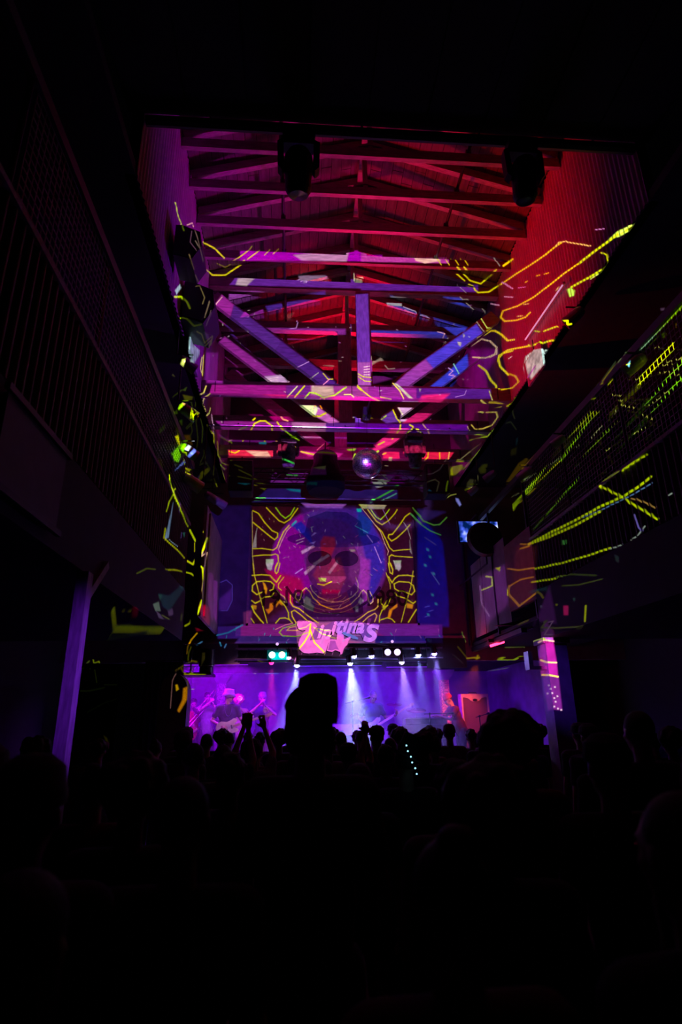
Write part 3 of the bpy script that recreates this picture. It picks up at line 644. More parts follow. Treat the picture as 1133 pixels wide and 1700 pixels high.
# ------------------------------------------------------------------ the video projector at the back of the hall
PP = Vector((.9, -.6, 2.9)); PT = Vector((1.2, 16, 8.0))
t = thing('video_projector', 'video projector on a tall stand at the back of the hall', 'projector', PP)
obj('body', box(B(), (-.25, -.55, -.1), (.25, -.1, .12)), BLACK, t)
b = B(); lathe(b, [(.07, -.12), (.08, -.04)], 16, Matrix.Rotation(-pi/2, 4, 'X')); obj('lens_barrel', b, BLACKG, t)
b = B(); rod(b, (0, -.3, ZF-2.9), (0, -.3, -.1), .03); obj('pole', b, BLACK, t)
for k in range(3): b = B(); rod(b, (0, -.3, -2.3), (.4*cos(k*2.094), -.3+.4*sin(k*2.094), ZF-2.88), .015); obj('leg', b, BLACK, t)
# slide: 2048 x 2048 texels, u and v from -0.75..0.75 (tangents of the throw angles)
GN, GE = 2048, .75
def make_slide(blobs, lines):
    img = np.zeros((GN, GN, 3), np.float32)
    def tx(p): return ((p[0]+GE)/(2*GE)*GN, (p[1]+GE)/(2*GE)*GN)
    def fillpoly(pts, col, a=1.0, soft=3):
        P_ = np.array([tx(p) for p in pts]); x0, y0 = np.maximum(P_.min(0).astype(int)-12, 0); x1, y1 = np.minimum(P_.max(0).astype(int)+12, GN-1)
        if x1 <= x0 or y1 <= y0: return
        X, Y = np.meshgrid(np.arange(x0, x1)+.5, np.arange(y0, y1)+.5)
        ins = np.zeros(X.shape, bool); dist = np.full(X.shape, 1e9)
        n = len(P_)
        for i in range(n):
            ax, ay = P_[i]; bx, by = P_[(i+1) % n]
            c = (ay > Y) != (by > Y)
            with np.errstate(divide='ignore', invalid='ignore'): xi = (bx-ax)*(Y-ay)/(by-ay)+ax
            ins ^= c & (X < xi)
            dx, dy = bx-ax, by-ay; L = dx*dx+dy*dy+1e-9
            tt = np.clip(((X-ax)*dx+(Y-ay)*dy)/L, 0, 1); dist = np.minimum(dist, np.hypot(X-ax-tt*dx, Y-ay-tt*dy))
        sd = np.where(ins, dist, -dist); al = np.clip(sd/soft+.5, 0, 1)[..., None]*a
        img[y0:y1, x0:x1] = img[y0:y1, x0:x1]*(1-al)+np.array(col, np.float32)*al
    def stroke(pts, wd, col, a=1.0):
        P_ = [tx(p) for p in pts]; w2 = wd/2
        for (ax, ay), (bx, by) in zip(P_, P_[1:]):
            x0 = max(0, int(min(ax, bx)-w2-3)); x1 = min(GN, int(max(ax, bx)+w2+4)); y0 = max(0, int(min(ay, by)-w2-3)); y1 = min(GN, int(max(ay, by)+w2+4))
            if x1 <= x0 or y1 <= y0: continue
            X, Y = np.meshgrid(np.arange(x0, x1)+.5, np.arange(y0, y1)+.5); dx, dy = bx-ax, by-ay; L = dx*dx+dy*dy+1e-9
            tt = np.clip(((X-ax)*dx+(Y-ay)*dy)/L, 0, 1); d = np.hypot(X-ax-tt*dx, Y-ay-tt*dy)
            al = np.clip(w2-d+.5, 0, 1)[..., None]*a
            img[y0:y1, x0:x1] = img[y0:y1, x0:x1]*(1-al)+np.array(col, np.float32)*al
    for pts, col, a, soft in blobs: fillpoly(pts, col, a, soft)
    for pts, wd, col, a in lines: stroke(pts, wd, col, a)
    return img

# ------------------------------------------------------------------ people
def hand_geo(bm, wr, dr, nrm, side, curl=.5, r=.0085, spread=1.0):
    """palm and five fingers from wrist wr along dr; nrm = palm normal (the side fingers curl to)"""
    d = Vector(dr).normalized(); n = Vector(nrm); n = (n-d*n.dot(d)).normalized(); s = d.cross(n)*side
    wr = Vector(wr); pc = wr+d*.05
    ell_m = Matrix((s, d, n)).transposed().to_4x4(); ell_m.translation = pc
    bmesh.ops.create_uvsphere(bm, u_segments=12, v_segments=8, radius=1, matrix=ell_m @ Matrix.Diagonal((.042, .055, .018, 1)))
    for i, L in enumerate((.068, .078, .074, .058)):
        o = (i-1.5)*.0205*spread
        a = wr+d*.088+s*o; fan = (d+s*(i-1.5)*.10*spread).normalized()
        c1 = curl*.9; c2 = curl*1.9
        m1 = a+(fan*cos(c1)+n*sin(c1))*L*.55; m2 = m1+(fan*cos(c2)+n*sin(c2))*L*.5
        cap(bm, a-d*.02, m1, r*1.1, r, 8); cap(bm, m1, m2, r, r*.85, 8)
    a = wr+d*.03-s*.03; m1 = a+(d*.6-s*.75+n*.3).normalized()*.045; m2 = m1+(d*.9-s*.25+n*(.2+curl*.4)).normalized()*.035
    cap(bm, a, m1, .013, .011, 8); cap(bm, m1, m2, .011, .009, 8)
def J(pose):
    H = pose.get('h', 1.75)/1.75; lean = Matrix.Rotation(pose.get('lean', 0), 3, 'X'); sit = pose.get('sit')
    hip = Vector((0, 0, .93 if not sit else sit+.12))
    def up(x, y, z): return hip + lean @ Vector((x, y, z-.93))
    j = dict(pelvis=hip.copy(), belly=up(0, -.01, 1.10), chest=up(0, 0, 1.28), neck0=up(0, .01, 1.42), neck1=up(0, -.0, 1.53))
    hr = Euler((pose.get('nod', 0), 0, pose.get('turn', 0))).to_matrix(); j['hr'] = lean @ hr
    j['head'] = j['neck1'] + j['hr'] @ Vector((0, -.015, .105))
    for s, k in ((-1, 'R'), (1, 'L')):
        j['sh'+k] = up(s*.175, .0, 1.405)
        j['hp'+k] = hip + Vector((s*.09, 0, -.02))
        if sit: j['kn'+k] = hip + Vector((s*.15, -.43, .0)); j['an'+k] = hip + Vector((s*.15, -.42, -.5+.06)); j['an'+k].z = max(.09, j['an'+k].z)
        else:
            st = pose.get('stance', .1); j['kn'+k] = Vector((s*(st+.01), -.03, .50)); j['an'+k] = Vector((s*(st+.03), .03, .09))
        a = pose.get('arm'+k)
        if a: j['el'+k], j['wr'+k] = Vector(a[0]), Vector(a[1])
        else: j['el'+k] = up(s*.235, .03, 1.12); j['wr'+k] = up(s*.24, -.04, .87)
    return j
CROWD = []
def person(label, loc, rz, pose, skin, top, legs, hair, hairm=None, vox=.012, group=None, sleeve=.62, acc=None, band=True):
    j = J(pose); hs = pose.get('h', 1.75)/1.75
    t = thing('person', label, 'person', loc, rz, group); t.scale = (hs*(1.3 if band else 1),)*3
    if not band: CROWD.append(t)
    bm = B(); hr = j['hr']; hd = j['head']
    def he(c, rad, rot=(0, 0, 0)):
        m = Matrix.Translation(hd + hr @ Vector(c)) @ hr.to_4x4() @ Euler(rot).to_matrix().to_4x4() @ Matrix.Diagonal((*rad, 1))
        bmesh.ops.create_uvsphere(bm, u_segments=18, v_segments=12, radius=1, matrix=m)
    he((0, .008, .02), (.076, .095, .095)); he((0, -.02, -.045), (.058, .07, .07)); he((0, -.05, -.09), (.03, .03, .025))
    cap(bm, hd+hr @ Vector((0, -.09, .015)), hd+hr @ Vector((0, -.112, -.02)), .010, .015, 8)
    he((0, -.088, -.055), (.026, .012, .012)); he((0, -.080, .03), (.05, .014, .012))
    for s in (-1, 1): he((s*.078, .012, -.005), (.010, .022, .032)); he((s*.038, -.07, -.02), (.022, .018, .02))
    cap(bm, j['neck0'], j['neck1']+Vector((0, 0, .03)), .06, .052, 12)
    ch, be, pe = j['chest'], j['belly'], j['pelvis']
    def torso(bm, g):
        m = Matrix.Rotation(pose.get('lean', 0), 4, 'X').to_euler()
        ell(bm, ch, (.165+g, .105+g, .19+g), m); ell(bm, be, (.142+g, .098+g, .17+g), m)
        cap(bm, j['shR'], j['shL'], .058+g, .058+g, 12); cap(bm, j['neck0']-(j['neck0']-ch)*.1, j['shR'], .05+g, .055+g); cap(bm, j['neck0']-(j['neck0']-ch)*.1, j['shL'], .05+g, .055+g)
    torso(bm, 0); ell(bm, pe, (.155, .11, .12))
    for k, s in (('R', -1), ('L', 1)):
        cap(bm, j['sh'+k], j['el'+k], .05, .038); cap(bm, j['el'+k], j['wr'+k], .038, .025)
        dr = j['wr'+k]-j['el'+k]
        hn = pose.get('palm'+k, (-s, 0, 0)); hdv = pose.get('hand'+k) or dr
        hand_geo(bm, j['wr'+k], hdv, hn, s*pose.get('flip', 1), pose.get('curl'+k, .45))
        cap(bm, j['hp'+k], j['kn'+k], .085, .055); cap(bm, j['kn'+k], j['an'+k], .055, .035)
        cap(bm, j['an'+k], j['an'+k]+Vector((0, -.16, -.045)), .04, .035)
    me = remesh(bm, vox, 3)
    me.materials.append(skin); me.materials.append(LIP)
    lipc = hd+hr @ Vector((0, -.098, -.055))
    for p in me.polygons:
        if (p.center-lipc).length < .022: p.material_index = 1
    link('body', me, None, t)
    for s in (-1, 1):
        b = B(); ell(b, hd+hr @ Vector((s*.031, -.083, .008)), (.013, .009, .008), (0, 0, 0), 10, 6); obj('eye', b, EYE, t, True)
    b = B(); torso(b, .02); cap(b, be, pe+Vector((0, 0, -.02)), .15, .15)
    for k in 'RL': cap(b, j['sh'+k], j['sh'+k].lerp(j['el'+k], sleeve), .066, .062)
    if sleeve > 1: 
        for k in 'RL': cap(b, j['sh'+k], j['el'+k], .062, .052); cap(b, j['el'+k], j['wr'+k], .05, .036)
    link('shirt', remesh(b, .016, 2), top, t)
    b = B(); ell(b, pe+Vector((0, 0, -.02)), (.165, .122, .12))
    for k in 'RL': cap(b, j['hp'+k], j['kn'+k], .096, .068); cap(b, j['kn'+k], j['an'+k], .068, .056)
    link('trousers', remesh(b, .018, 2), legs, t)
    for k in 'RL':
        b = B(); a = j['an'+k]; cap(b, a+Vector((0, .02, -.03)), a+Vector((0, -.17, -.04)), .05, .042); box(b, a+Vector((-.045, -.2, -.09)), a+Vector((.045, .07, -.06)))
        link('shoe', remesh(b, .012, 1), CL['black'], t)
    def HM(c, rad, rot=(0, 0, 0)): return Matrix.Translation(hd + hr @ Vector(c)) @ hr.to_4x4() @ Euler(rot).to_matrix().to_4x4() @ Matrix.Diagonal((*rad, 1))
    b = B()
    def hb(c, rad, n=16): bmesh.ops.create_uvsphere(b, u_segments=n, v_segments=10, radius=1, matrix=HM(c, rad))
    if hair in ('short', 'cap', 'bucket', 'beanie'): hb((0, .022, .035), (.082, .094, .092))
    if hair == 'afro':
        hb((0, .03, .06), (.13, .13, .12))
        for i in range(40):
            a = random.uniform(0, 2*pi); z = random.uniform(-.1, 1); r_ = math.sqrt(1-z*z); hb((.12*r_*cos(a), .04+.11*r_*max(-.3, sin(a)), .06+.11*z), (.032,)*3, 8)
    if hair == 'curly':
        hb((0, .022, .045), (.088, .1, .095))
        for i in range(34):
            a = random.uniform(0, 2*pi); z = random.uniform(0, 1); r_ = math.sqrt(1-z*z); hb((.085*r_*cos(a), .03+.09*r_*sin(a), .05+.085*z), (.022,)*3, 8)
    if hair == 'long': hb((0, .022, .035), (.086, .1, .095)); hb((0, .06, -.09), (.085, .05, .15)); hb((-.06, .02, -.08), (.028, .04, .13)); hb((.06, .02, -.08), (.028, .04, .13))
    if hair == 'bun': hb((0, .022, .035), (.083, .096, .092)); hb((0, .07, .12), (.045, .045, .04))
    link('hair', remesh(b, .012, 1), hairm or HAIRD, t)
    hm_ = hr.to_4x4(); hm_.translation = hd
    if hair == 'cap':
        b = B(); lathe(b, [(.096, .035), (.099, .06), (.088, .11), (.05, .142), (0, .15)], 20); bmesh.ops.transform(b, matrix=Matrix.Diagonal((.95, 1.12, 1, 1)), verts=b.verts)
        poly(b, [(-.075, .036), (.075, .036), (.075, .044), (-.075, .044)], -.19, -.08); bmesh.ops.transform(b, matrix=hm_ @ Matrix.Translation((0, .012, 0)), verts=b.verts); obj('cap', b, acc or CL['black'], t)
    if hair == 'bucket':
        b = B(); lathe(b, [(.140, -.012), (.145, -.008), (.108, .058), (.100, .068), (.094, .13), (.085, .142), (0, .146)], 24); bmesh.ops.transform(b, matrix=hm_ @ Matrix.Translation((0, .01, 0)) @ Matrix.Diagonal((.95, 1.08, 1, 1)), verts=b.verts); obj('bucket_hat', b, acc or CL['violet'], t, True)
    if hair == 'beanie':
        b = B(); lathe(b, [(.094, .025), (.1, .03), (.1, .065), (.096, .07), (.085, .125), (.045, .155), (0, .16)], 20); bmesh.ops.transform(b, matrix=hm_ @ Matrix.Translation((0, .018, 0)) @ Matrix.Diagonal((.95, 1.12, 1, 1)), verts=b.verts); obj('beanie', b, acc or CL['red'], t, True)
    t['_j'] = 1; del t['_j']
    return t, j, hm_
ZS = .41; PS = 1.3   # stage level and the factor that gives the band its real height once the hall is scaled
def grow(t, k=1.3): t.scale = (t.scale[0]*k,)*3; return t
# --- the band
def local(t, p): return Vector(t.location) + Matrix.Rotation(t.rotation_euler.z, 3, 'Z') @ (Vector(p)*t.scale[0])
gt, gj, ghm = person('guitarist in bucket hat and dark t-shirt playing a cream electric guitar', (-1.82, 17, ZS), .25, dict(h=1.76, turn=.95, nod=.1, armR=((-.30, .02, 1.16), (-.10, -.20, 1.03)), armL=((.29, -.02, 1.17), (.44, -.28, 1.18)), handR=(.9, -.1, -.35), palmR=(0, 1, 0), palmL=(-.3, .7, .4), handL=(.25, .1, .9), curlR=.6, curlL=.8), SKIN[0], CL['charcoal'], CL['black'], 'bucket', vox=.01)
b = B(); 
for i in range(22):
    a = pi*i/21; ell(b, gj['neck0']+Vector((-.075*cos(a), -.11-.035*sin(a), .02-.2*sin(a))), (.008,)*3, (0, 0, 0), 6, 4)
obj('necklace', b, STEEL, gt)['kind'] = 'stuff'
def guitar(label, p, ang, yaw, body_m, cat, neck=.62, parentz=0, sc=1.0):
    t = thing(label[0], label[1], cat, p); t.rotation_euler = (0, -ang, yaw); t.scale = (sc,)*3
    out = [(-.26, -.02), (-.25, -.11), (-.17, -.165), (-.06, -.15), (.02, -.115), (.10, -.125), (.17, -.11), (.155, -.06), (.11, -.035), (.11, .035), (.17, .06), (.2, .11), (.14, .15), (.05, .125), (-.02, .12), (-.12, .165), (-.21, .15), (-.26, .07)]
    b = B(); poly(b, out, 0, .045); fixn(b); bmesh.ops.bevel(b, geom=[e for e in b.edges if e.calc_length() > 0], offset=.006, segments=2, affect='EDGES'); gb_ = obj('body', b, body_m, t)
    L = .1+neck; b = B(); poly(b, [(.08, -.026), (L, -.021), (L, .021), (.08, .026)], -.012, .012); obj('neck', fixn(b), mat('maple_neck', (.75, .55, .35), .4), t)
    b = B(); poly(b, [(L, -.022), (L+.06, -.04), (L+.17, -.035), (L+.19, 0), (L+.15, .025), (L, .022)], -.006, .012); obj('headstock', fixn(b), bpy.data.materials['maple_neck'], t)
    b = B(); poly(b, [(-.12, -.1), (.1, -.09), (.12, -.03), (.05, .05), (-.04, .08), (-.14, .02)], -.006, -.001); obj('pickguard', fixn(b), mat('pickguard_plate', (.7, .68, .65), .3), gb_)
    b = B()
    for i in range(4 if cat == 'bass guitar' else 6):
        y = -.016+i*(.0064 if cat != 'bass guitar' else .0107); rod(b, (-.14, -.016, y), (L+.08, -.016, y), .0009, seg=4)
        xx = L+.04+i*.022; rod(b, (xx, .0, .02), (xx, .0, .055), .004, seg=6); ell(b, (xx, 0, .058), (.009, .006, .009), (0, 0, 0), 6, 4)
    o = obj('strings', b, STEEL, t); o['kind'] = 'stuff'
    obj('bridge', box(B(), (-.17, -.014, -.04), (-.12, 0, .04)), STEEL, gb_)
    for x in (-.05, .05): obj('pickup', box(B(), (x-.012, -.012, -.035), (x+.012, 0, .035)), BLACK, gb_)
    for x in (-.2, -.16): b = B(); rod(b, (x, -.022, -.1), (x, 0, -.1), .011); obj('knob', b, STEEL, gb_)
    return grow(t)
guitar(('electric_guitar', 'cream electric guitar held by the man in the bucket hat'), local(gt, (0.02, -.21, 1.02)), .30, .12, mat('cream_lacquer', (.85, .8, .7), .3), 'guitar')
bt, bj, bhm = person('bassist with bowed head in dark polo shirt, centre right of stage', (2.24, 18.2, ZS), .15, dict(h=1.77, lean=.10, nod=.45, turn=.1, armR=((-.29, .04, 1.15), (-.12, -.22, 1.0)), armL=((.30, -.06, 1.16), (.46, -.30, 1.22)), handR=(.9, -.1, -.3), palmR=(0, 1, 0), palmL=(-.3, .7, .4), handL=(.25, .1, .9), curlR=.6, curlL=.8), SKIN[1], CL['navy'], CL['denim'], 'short', vox=.01)
guitar(('bass_guitar', 'pale long necked electric bass played by the bassist, headstock up to the right'), local(bt, (0.0, -.24, .98)), .50, .1, mat('ivory_lacquer', (.8, .75, .7), .3), 'bass guitar', .74)
BRASS = mat('brass', (.9, .75, .5), .25, .7)
def tube_path(b, pts, r, seg=6):
    for a, c in zip(pts, pts[1:]): cap(b, a, c, r, r, seg)
def trumpet(label, p, pitch, yaw):
    t = thing('trumpet', label, 'trumpet', p); t.rotation_euler = (pitch, 0, yaw)   # mouthpiece at origin, bell towards -Y
    b = B(); m = Matrix.Translation((0, -.36, -.02)) @ Matrix.Rotation(pi/2, 4, 'X')
    lathe(b, [(.007, 0), (.009, .05), (.015, .1), (.028, .135), (.062, .155), (.063, .158), (.028, .138), (.0, .12)], 20, m); obj('bell', b, BRASS, t, True)
    b = B(); tube_path(b, [(0, -.02, 0), (0, -.30, 0), (0, -.36, -.03), (0, -.36, -.08), (0, -.3, -.1), (0, -.16, -.1), (0, -.12, -.06), (0, -.16, -.02), (0, -.38, -.02)], .0065); obj('tubing', b, BRASS, t, True)
    for i in range(3): b = B(); rod(b, (0, -.18-i*.03, -.11), (0, -.18-i*.03, .02), .012); rod(b, (0, -.18-i*.03, .02), (0, -.18-i*.03, .045), .004); obj('valve', b, STEEL, t)
    b = B(); lathe(b, [(.004, 0), (.006, .03), (.013, .05), (0, .05)], 10, Matrix.Translation((0, -.035, 0)) @ Matrix.Rotation(-pi/2, 4, 'X')); obj('mouthpiece', b, STEEL, t)
    return grow(t)
def player(label, x, y, rz, h, skin, top, hair, hairm=None, acc=None, nod=-.15, sl=.62):
    t, j, m = person(label, (x, y, ZS), rz, dict(h=h, nod=nod, armR=((-.30, -.12, 1.30), (-.05, -.33, 1.52)), armL=((.30, -.12, 1.28), (.05, -.30, 1.48)), palmR=(1, 0, 0), palmL=(-1, 0, 0), handR=(.3, -.6, .6), handL=(-.2, -.6, .7), curlR=.8, curlL=.8), skin, top, CL['black'], hair, hairm, vox=.01, acc=acc, sleeve=sl)
    return t, j, m
def mouth(t, m, d=.0): return local(t, m @ Vector((0, -.12-d, -.055)))
tt, tj, tm = player('horn player in sunglasses at the left back, playing a trombone', -2.62, 19, .35, 1.78, SKIN[0], CL['grey'], 'curly')
b = B(); [poly(b, [(x-.032, .0), (x+.032, .0), (x+.03, .03), (x-.03, .03)], -.10, -.094) for x in (-.036, .036)]; box(b, (-.075, -.098, .022), (.075, -.094, .03)); bmesh.ops.transform(b, matrix=tm, verts=b.verts); obj('sunglasses', b, BLACK, tt)
p = mouth(tt, tm)
t = thing('trombone', 'trombone with its long slide pointing down to the left', 'trombone', p); t.rotation_euler = (.75, 0, -.75); grow(t)
b = B(); tube_path(b, [(0, -.0, 0), (0, -.95, 0), (0, -1.0, -.03), (0, -.95, -.07), (0, -.15, -.07)], .009); obj('slide', b, BRASS, t, True)
b = B(); tube_path(b, [(0, -.15, -.07), (0, .2, -.02), (0.03, .25, .05), (.06, .2, .1), (.06, -.2, .1)], .011); obj('tuning_loop', b, BRASS, t, True)
b = B(); lathe(b, [(.012, 0), (.02, .12), (.04, .2), (.1, .27), (.102, .273), (.035, .205), (0, .12)], 24, Matrix.Translation((.06, -.2, .1)) @ Matrix.Rotation(pi/2, 4, 'X')); obj('bell', b, BRASS, t, True)
t2, j2, m2 = player('trumpeter with pink dyed hair behind the guitarist', -1.68, 18.6, .05, 1.68, SKIN[1], CL['tan'], 'afro', HAIRR, sl=1.05)
trumpet('trumpet played by the musician with pink hair', mouth(t2, m2), -.2, .15)
t3, j3, m3 = player('trumpeter in patterned cap and dark t-shirt, right of the guitarist', -.98, 18.6, .1, 1.74, SKIN[0], CL['navy'], 'beanie', acc=mat('patterned_cap_cloth', (.6, .4, .45), .8, noise=(.2, .08, .15), scale=40), nod=.12)
trumpet('trumpet played by the musician in the patterned cap', mouth(t3, m3), .35, .2)
t4, j4, m4 = person('musician in bright red shirt at the far left edge of the stage', (-3.12, 19.4, ZS), .3, dict(h=1.64, armR=((-.27, -.05, 1.15), (-.1, -.25, 1.15)), armL=((.27, -.05, 1.15), (.1, -.25, 1.05)), nod=.1), SKIN[0], CL['red'], CL['black'], 'curly', vox=.011)
# keyboard player seated on a stool facing the keys
kt, kj, km = person('keyboard player in red beanie leaning over the keys', (4.78, 17.9, ZS), -pi/2+.15, dict(h=1.70, lean=.36, nod=.15, armR=((-.26, -.34, 1.16), (-.16, -.56, 1.22)), armL=((.26, -.34, 1.16), (.16, -.56, 1.22)), palmR=(0, 0, -1), palmL=(0, 0, -1), curlR=.35, curlL=.35), SKIN[0], CL['maroon'], CL['denim'], 'beanie', acc=CL['red'], vox=.011)
t = thing('keyboard', 'long black stage keyboard on a boxy stand in front of the player', 'keyboard', (3.98, 17.8, ZS+.42)); grow(t, 1.25)
STD = t
obj('case', box(B(), (-.7, -.2, .74), (.25, .2, .86)), BLACKG, t)
obj('stand_top', box(B(), (-.8, -.28, .68), (.32, .28, .735)), mat('keyboard_stand_cloth', (.12, .09, .16), .8), t)
obj('stand_panel', box(B(), (-.75, -.25, -.33), (.28, -.21, .68)), bpy.data.materials['keyboard_stand_cloth'], t)
b = B()
for i in range(36): box(b, (-.66+i*.025, -.1, .86), (-.66+i*.025+.023, .16, .872))
obj('white_keys', b, mat('key_ivory', (.75, .75, .72), .3), t)['kind'] = 'stuff'
b = B()
for i in range(36):
    if i % 7 in (0, 1, 3, 4, 5): box(b, (-.642+i*.025, .0, .872), (-.642+i*.025+.013, .16, .882))
obj('black_keys', b, BLACK, t)['kind'] = 'stuff'
t = thing('electric_piano', 'second low keyboard case with silver edge nearer the bassist', 'keyboard', (3.45, 17.0, ZS)); grow(t, 1.2)
obj('case', box(B(), (-.55, -.22, .8), (.6, .22, .95)), BLACKG, t)
obj('silver_edge', box(B(), (-.55, -.235, .8), (.6, -.22, .825)), STEEL, t)
for x in (-.45, .5):
    for q in (-.15, .15): b = B(); rod(b, (x, q, .8), (x, q, 0), .018); obj('leg', b, STEEL, t)

def mic_stand(x, y, hgt, tip, lab):
    t = thing('microphone_stand', lab, 'microphone stand', (x, y, ZS)); grow(t); tip = Vector(tip)
    b = B(); rod(b, (0, 0, .02), (0, 0, hgt), .011); obj('pole', b, BLACKG, t)
    b = B()
    for i in range(3): a = i*2*pi/3+.4; rod(b, (0, 0, .12), (.28*cos(a), .28*sin(a), .01), .009)
    obj('tripod_base', b, BLACKG, t)
    d = (tip-Vector((0, 0, hgt))).normalized(); st = Vector((0, 0, hgt))-d*.18
    b = B(); rod(b, st, tip, .008); obj('boom', b, BLACKG, t)
    b = B(); rod(b, Vector((0, -.02, hgt)), Vector((0, .02, hgt)), .022); obj('clutch', b, BLACK, t)
    b = B(); m = aim(tip, tip+d); lathe(b, [(.011, -.02), (.013, .0), (.018, .11), (.024, .115), (.028, .14), (.02, .165), (0, .17)], 14, m); obj('microphone', b, BLACKG, t)
mic_stand(1.54, 16.8, 1.50, (.26, .15, 1.56), 'boom microphone stand left of the bassist')
mic_stand(3.6, 16.6, 1.24, (.50, .4, 1.25), 'boom microphone stand reaching to the keyboard player')
mic_stand(5.05, 16.9, 1.18, (.22, .25, 1.22), 'low boom microphone stand in front of the guitar amplifier')
# amplifier
t = thing('guitar_amplifier', 'tall guitar amplifier cabinet with cream scalloped border, right side of stage', 'amplifier', (5.42, 18.5, ZS+.5))
obj('caster_case', box(B(), (-.45, -.02, -.5), (.45, .4, .0)), BLACK, t)
CREAM = mat('cream_covering', (.8, .62, .38), .6)
obj('cabinet', box(B(), (-.42, 0, .02), (.42, .36, 1.68)), CREAM, t)
obj('grille_cloth', box(B(), (-.38, -.015, .1), (.38, 0, 1.62)), mat('grille_cloth', (.16, .07, .08), .8, scale=60), t)
b = B(); pts = [(-.38, 1.64), (-.38, 1.57)] + [(-.38+.76*i/20, 1.585-.13*max(0, sin(pi*i/20))**2*(1 if 5 < i < 15 else .6)) for i in range(1, 20)] + [(.38, 1.57), (.38, 1.64)]
poly(b, pts, -.035, -.014); obj('scalloped_panel', fixn(b), CREAM, t)
b = B(); lathe(b, [(.075, 0), (.075, .006), (.06, .006), (.06, 0)], 20, Matrix.Translation((0, -.036, 1.5)) @ Matrix.Rotation(pi/2, 4, 'X') @ Matrix.Diagonal((1, .6, 1, 1))); obj('badge', b, mat('badge_dark', (.1, .05, .03), .5), t)
for x0, x1, z0, z1 in ((-.42, -.37, .05, 1.66), (.37, .42, .05, 1.66), (-.42, .42, .04, .1)): obj('border', box(B(), (x0, -.03, z0), (x1, 0, z1)), CREAM, t)
b = B(); rod(b, (-.12, .18, 1.68), (-.12, .18, 1.72), .01); rod(b, (.12, .18, 1.68), (.12, .18, 1.72), .01); rod(b, (-.12, .18, 1.72), (.12, .18, 1.72), .014); obj('handle', b, BLACK, t)
# drums behind the bassist
t = thing('drum_kit', 'drum kit half lost in the haze behind the bassist', 'drum kit', (3.05, 20.2, ZS)); grow(t)
DR = mat('drum_shell', (.6, .55, .65), .3)
for x, z, r_, l_, nme in ((0, .3, .28, .4, 'bass_drum'),):
    b = B(); lathe(b, [(0, 0), (r_, 0), (r_+.01, .02), (r_, .04), (r_, l_), (0, l_)], 28, Matrix.Translation((x, .2, z)) @ Matrix.Rotation(pi/2, 4, 'X')); obj(nme, b, DR, t)
for x, y, z, r_ in ((-.22, -.05, .68, .15), (.22, -.05, .68, .16), (.6, .25, .4, .2), (-.6, .1, .55, .18)):
    b = B(); lathe(b, [(0, 0), (r_, 0), (r_, .2), (r_+.01, .2), (r_+.01, .22), (0, .22)], 24, Matrix.Translation((x, y, z))); dr_ = obj('drum', b, DR, t)
    b = B(); rod(b, (x, y, 0), (x, y, z), .012); obj('drum_leg', b, STEEL, dr_)
for x, y, z, r_ in ((-.75, .1, 1.25, .24), (.7, .1, 1.35, .26), (.2, .4, 1.5, .2)):
    b = B(); lathe(b, [(0, .02), (.05, .02), (r_, 0), (r_, -.003), (.05, .012), (0, .012)], 28, Matrix.Translation((x, y, z)) @ Matrix.Rotation(.25, 4, 'X')); obj('cymbal', b, BRASS, t, True)
    b = B(); rod(b, (x, y, 0), (x, y, z+.05), .01); obj('cymbal_stand', b, STEEL, t)
t = thing('stage_case', 'low pale equipment case glowing behind the tall hat silhouette', 'equipment case', (1.25, 19.0, ZS)); grow(t, 1.7)
obj('lid', box(B(), (-.45, -.25, .62), (.45, .25, .8)), mat('pale_case', (.6, .6, .65), .5), t); obj('box', box(B(), (-.45, -.25, 0), (.45, .25, .61)), mat('dark_case', (.15, .15, .2), .5), t)
b = B(); rod(b, (-.1, -.26, .7), (.1, -.26, .7), .012); obj('handle', b, STEEL, t)

# ------------------------------------------------------------------ the audience (facing the stage)
G1 = 'audience in the dark'
def down(): return {}
protos = []
spec = [('bare headed audience member with short hair', 'short', CL['black'], CL['denim'], SKIN[0], dict(h=1.74)),
        ('audience member in a peaked cap', 'cap', CL['charcoal'], CL['denim'], SKIN[0], dict(h=1.8)),
        ('audience member with long hair', 'long', CL['navy'], CL['black'], SKIN[0], dict(h=1.65)),
        ('audience member with round afro hair', 'afro', CL['black'], CL['black'], SKIN[2], dict(h=1.72)),
        ('audience member with hair in a bun', 'bun', CL['maroon'], CL['denim'], SKIN[0], dict(h=1.66)),
        ('audience member in a knitted hat', 'beanie', CL['olive'], CL['denim'], SKIN[1], dict(h=1.78)),
        ('curly haired audience member', 'curly', CL['grey'], CL['denim'], SKIN[1], dict(h=1.7))]
rows = [(1.25, (-.95, -.42, .30, .85, 1.4)), (1.85, (-1.35, -.8, -.3, .62, 1.15, 1.75)), (2.7, (-1.9, -1.2, -.62, .75, 1.4, 2.1, 2.8)),
        (3.7, (-2.6, -1.0, -.35, .45, 1.3, 2.9, 3.6)), (5.0, (-3.0, -.75, .1, 1.6, 2.5, 3.3, 4.3)),
        (6.6, (-3.6, -2.6, -1.2, 0.05, 1.3, 2.2, 3.1, 4.0, 5.2)), (7.6, (-3.1, -2.2, -1.3, -.5, .35, .95, 1.75, 2.6, 3.5, 4.4)), (8.6, (-3.4, -2.7, -1.9, -1.2, -.6, 0., .6, 1.25, 1.9, 2.6, 3.3, 3.95, 5.3)), (9.5, (-2.3, -1.6, -.95, -.3, .35, 1.0, 1.6, 2.3, 2.95, 3.6)), (10.4, (-2.4, -1.8, -1.2, -.6, 0., .55, 1.1, 1.7, 2.3, 2.9, 3.5, 4.1)), (11.3, (-2.1, -1.5, -.9, -.35, .2, .8, 1.4, 2.0, 2.6, 3.2, 3.8))]
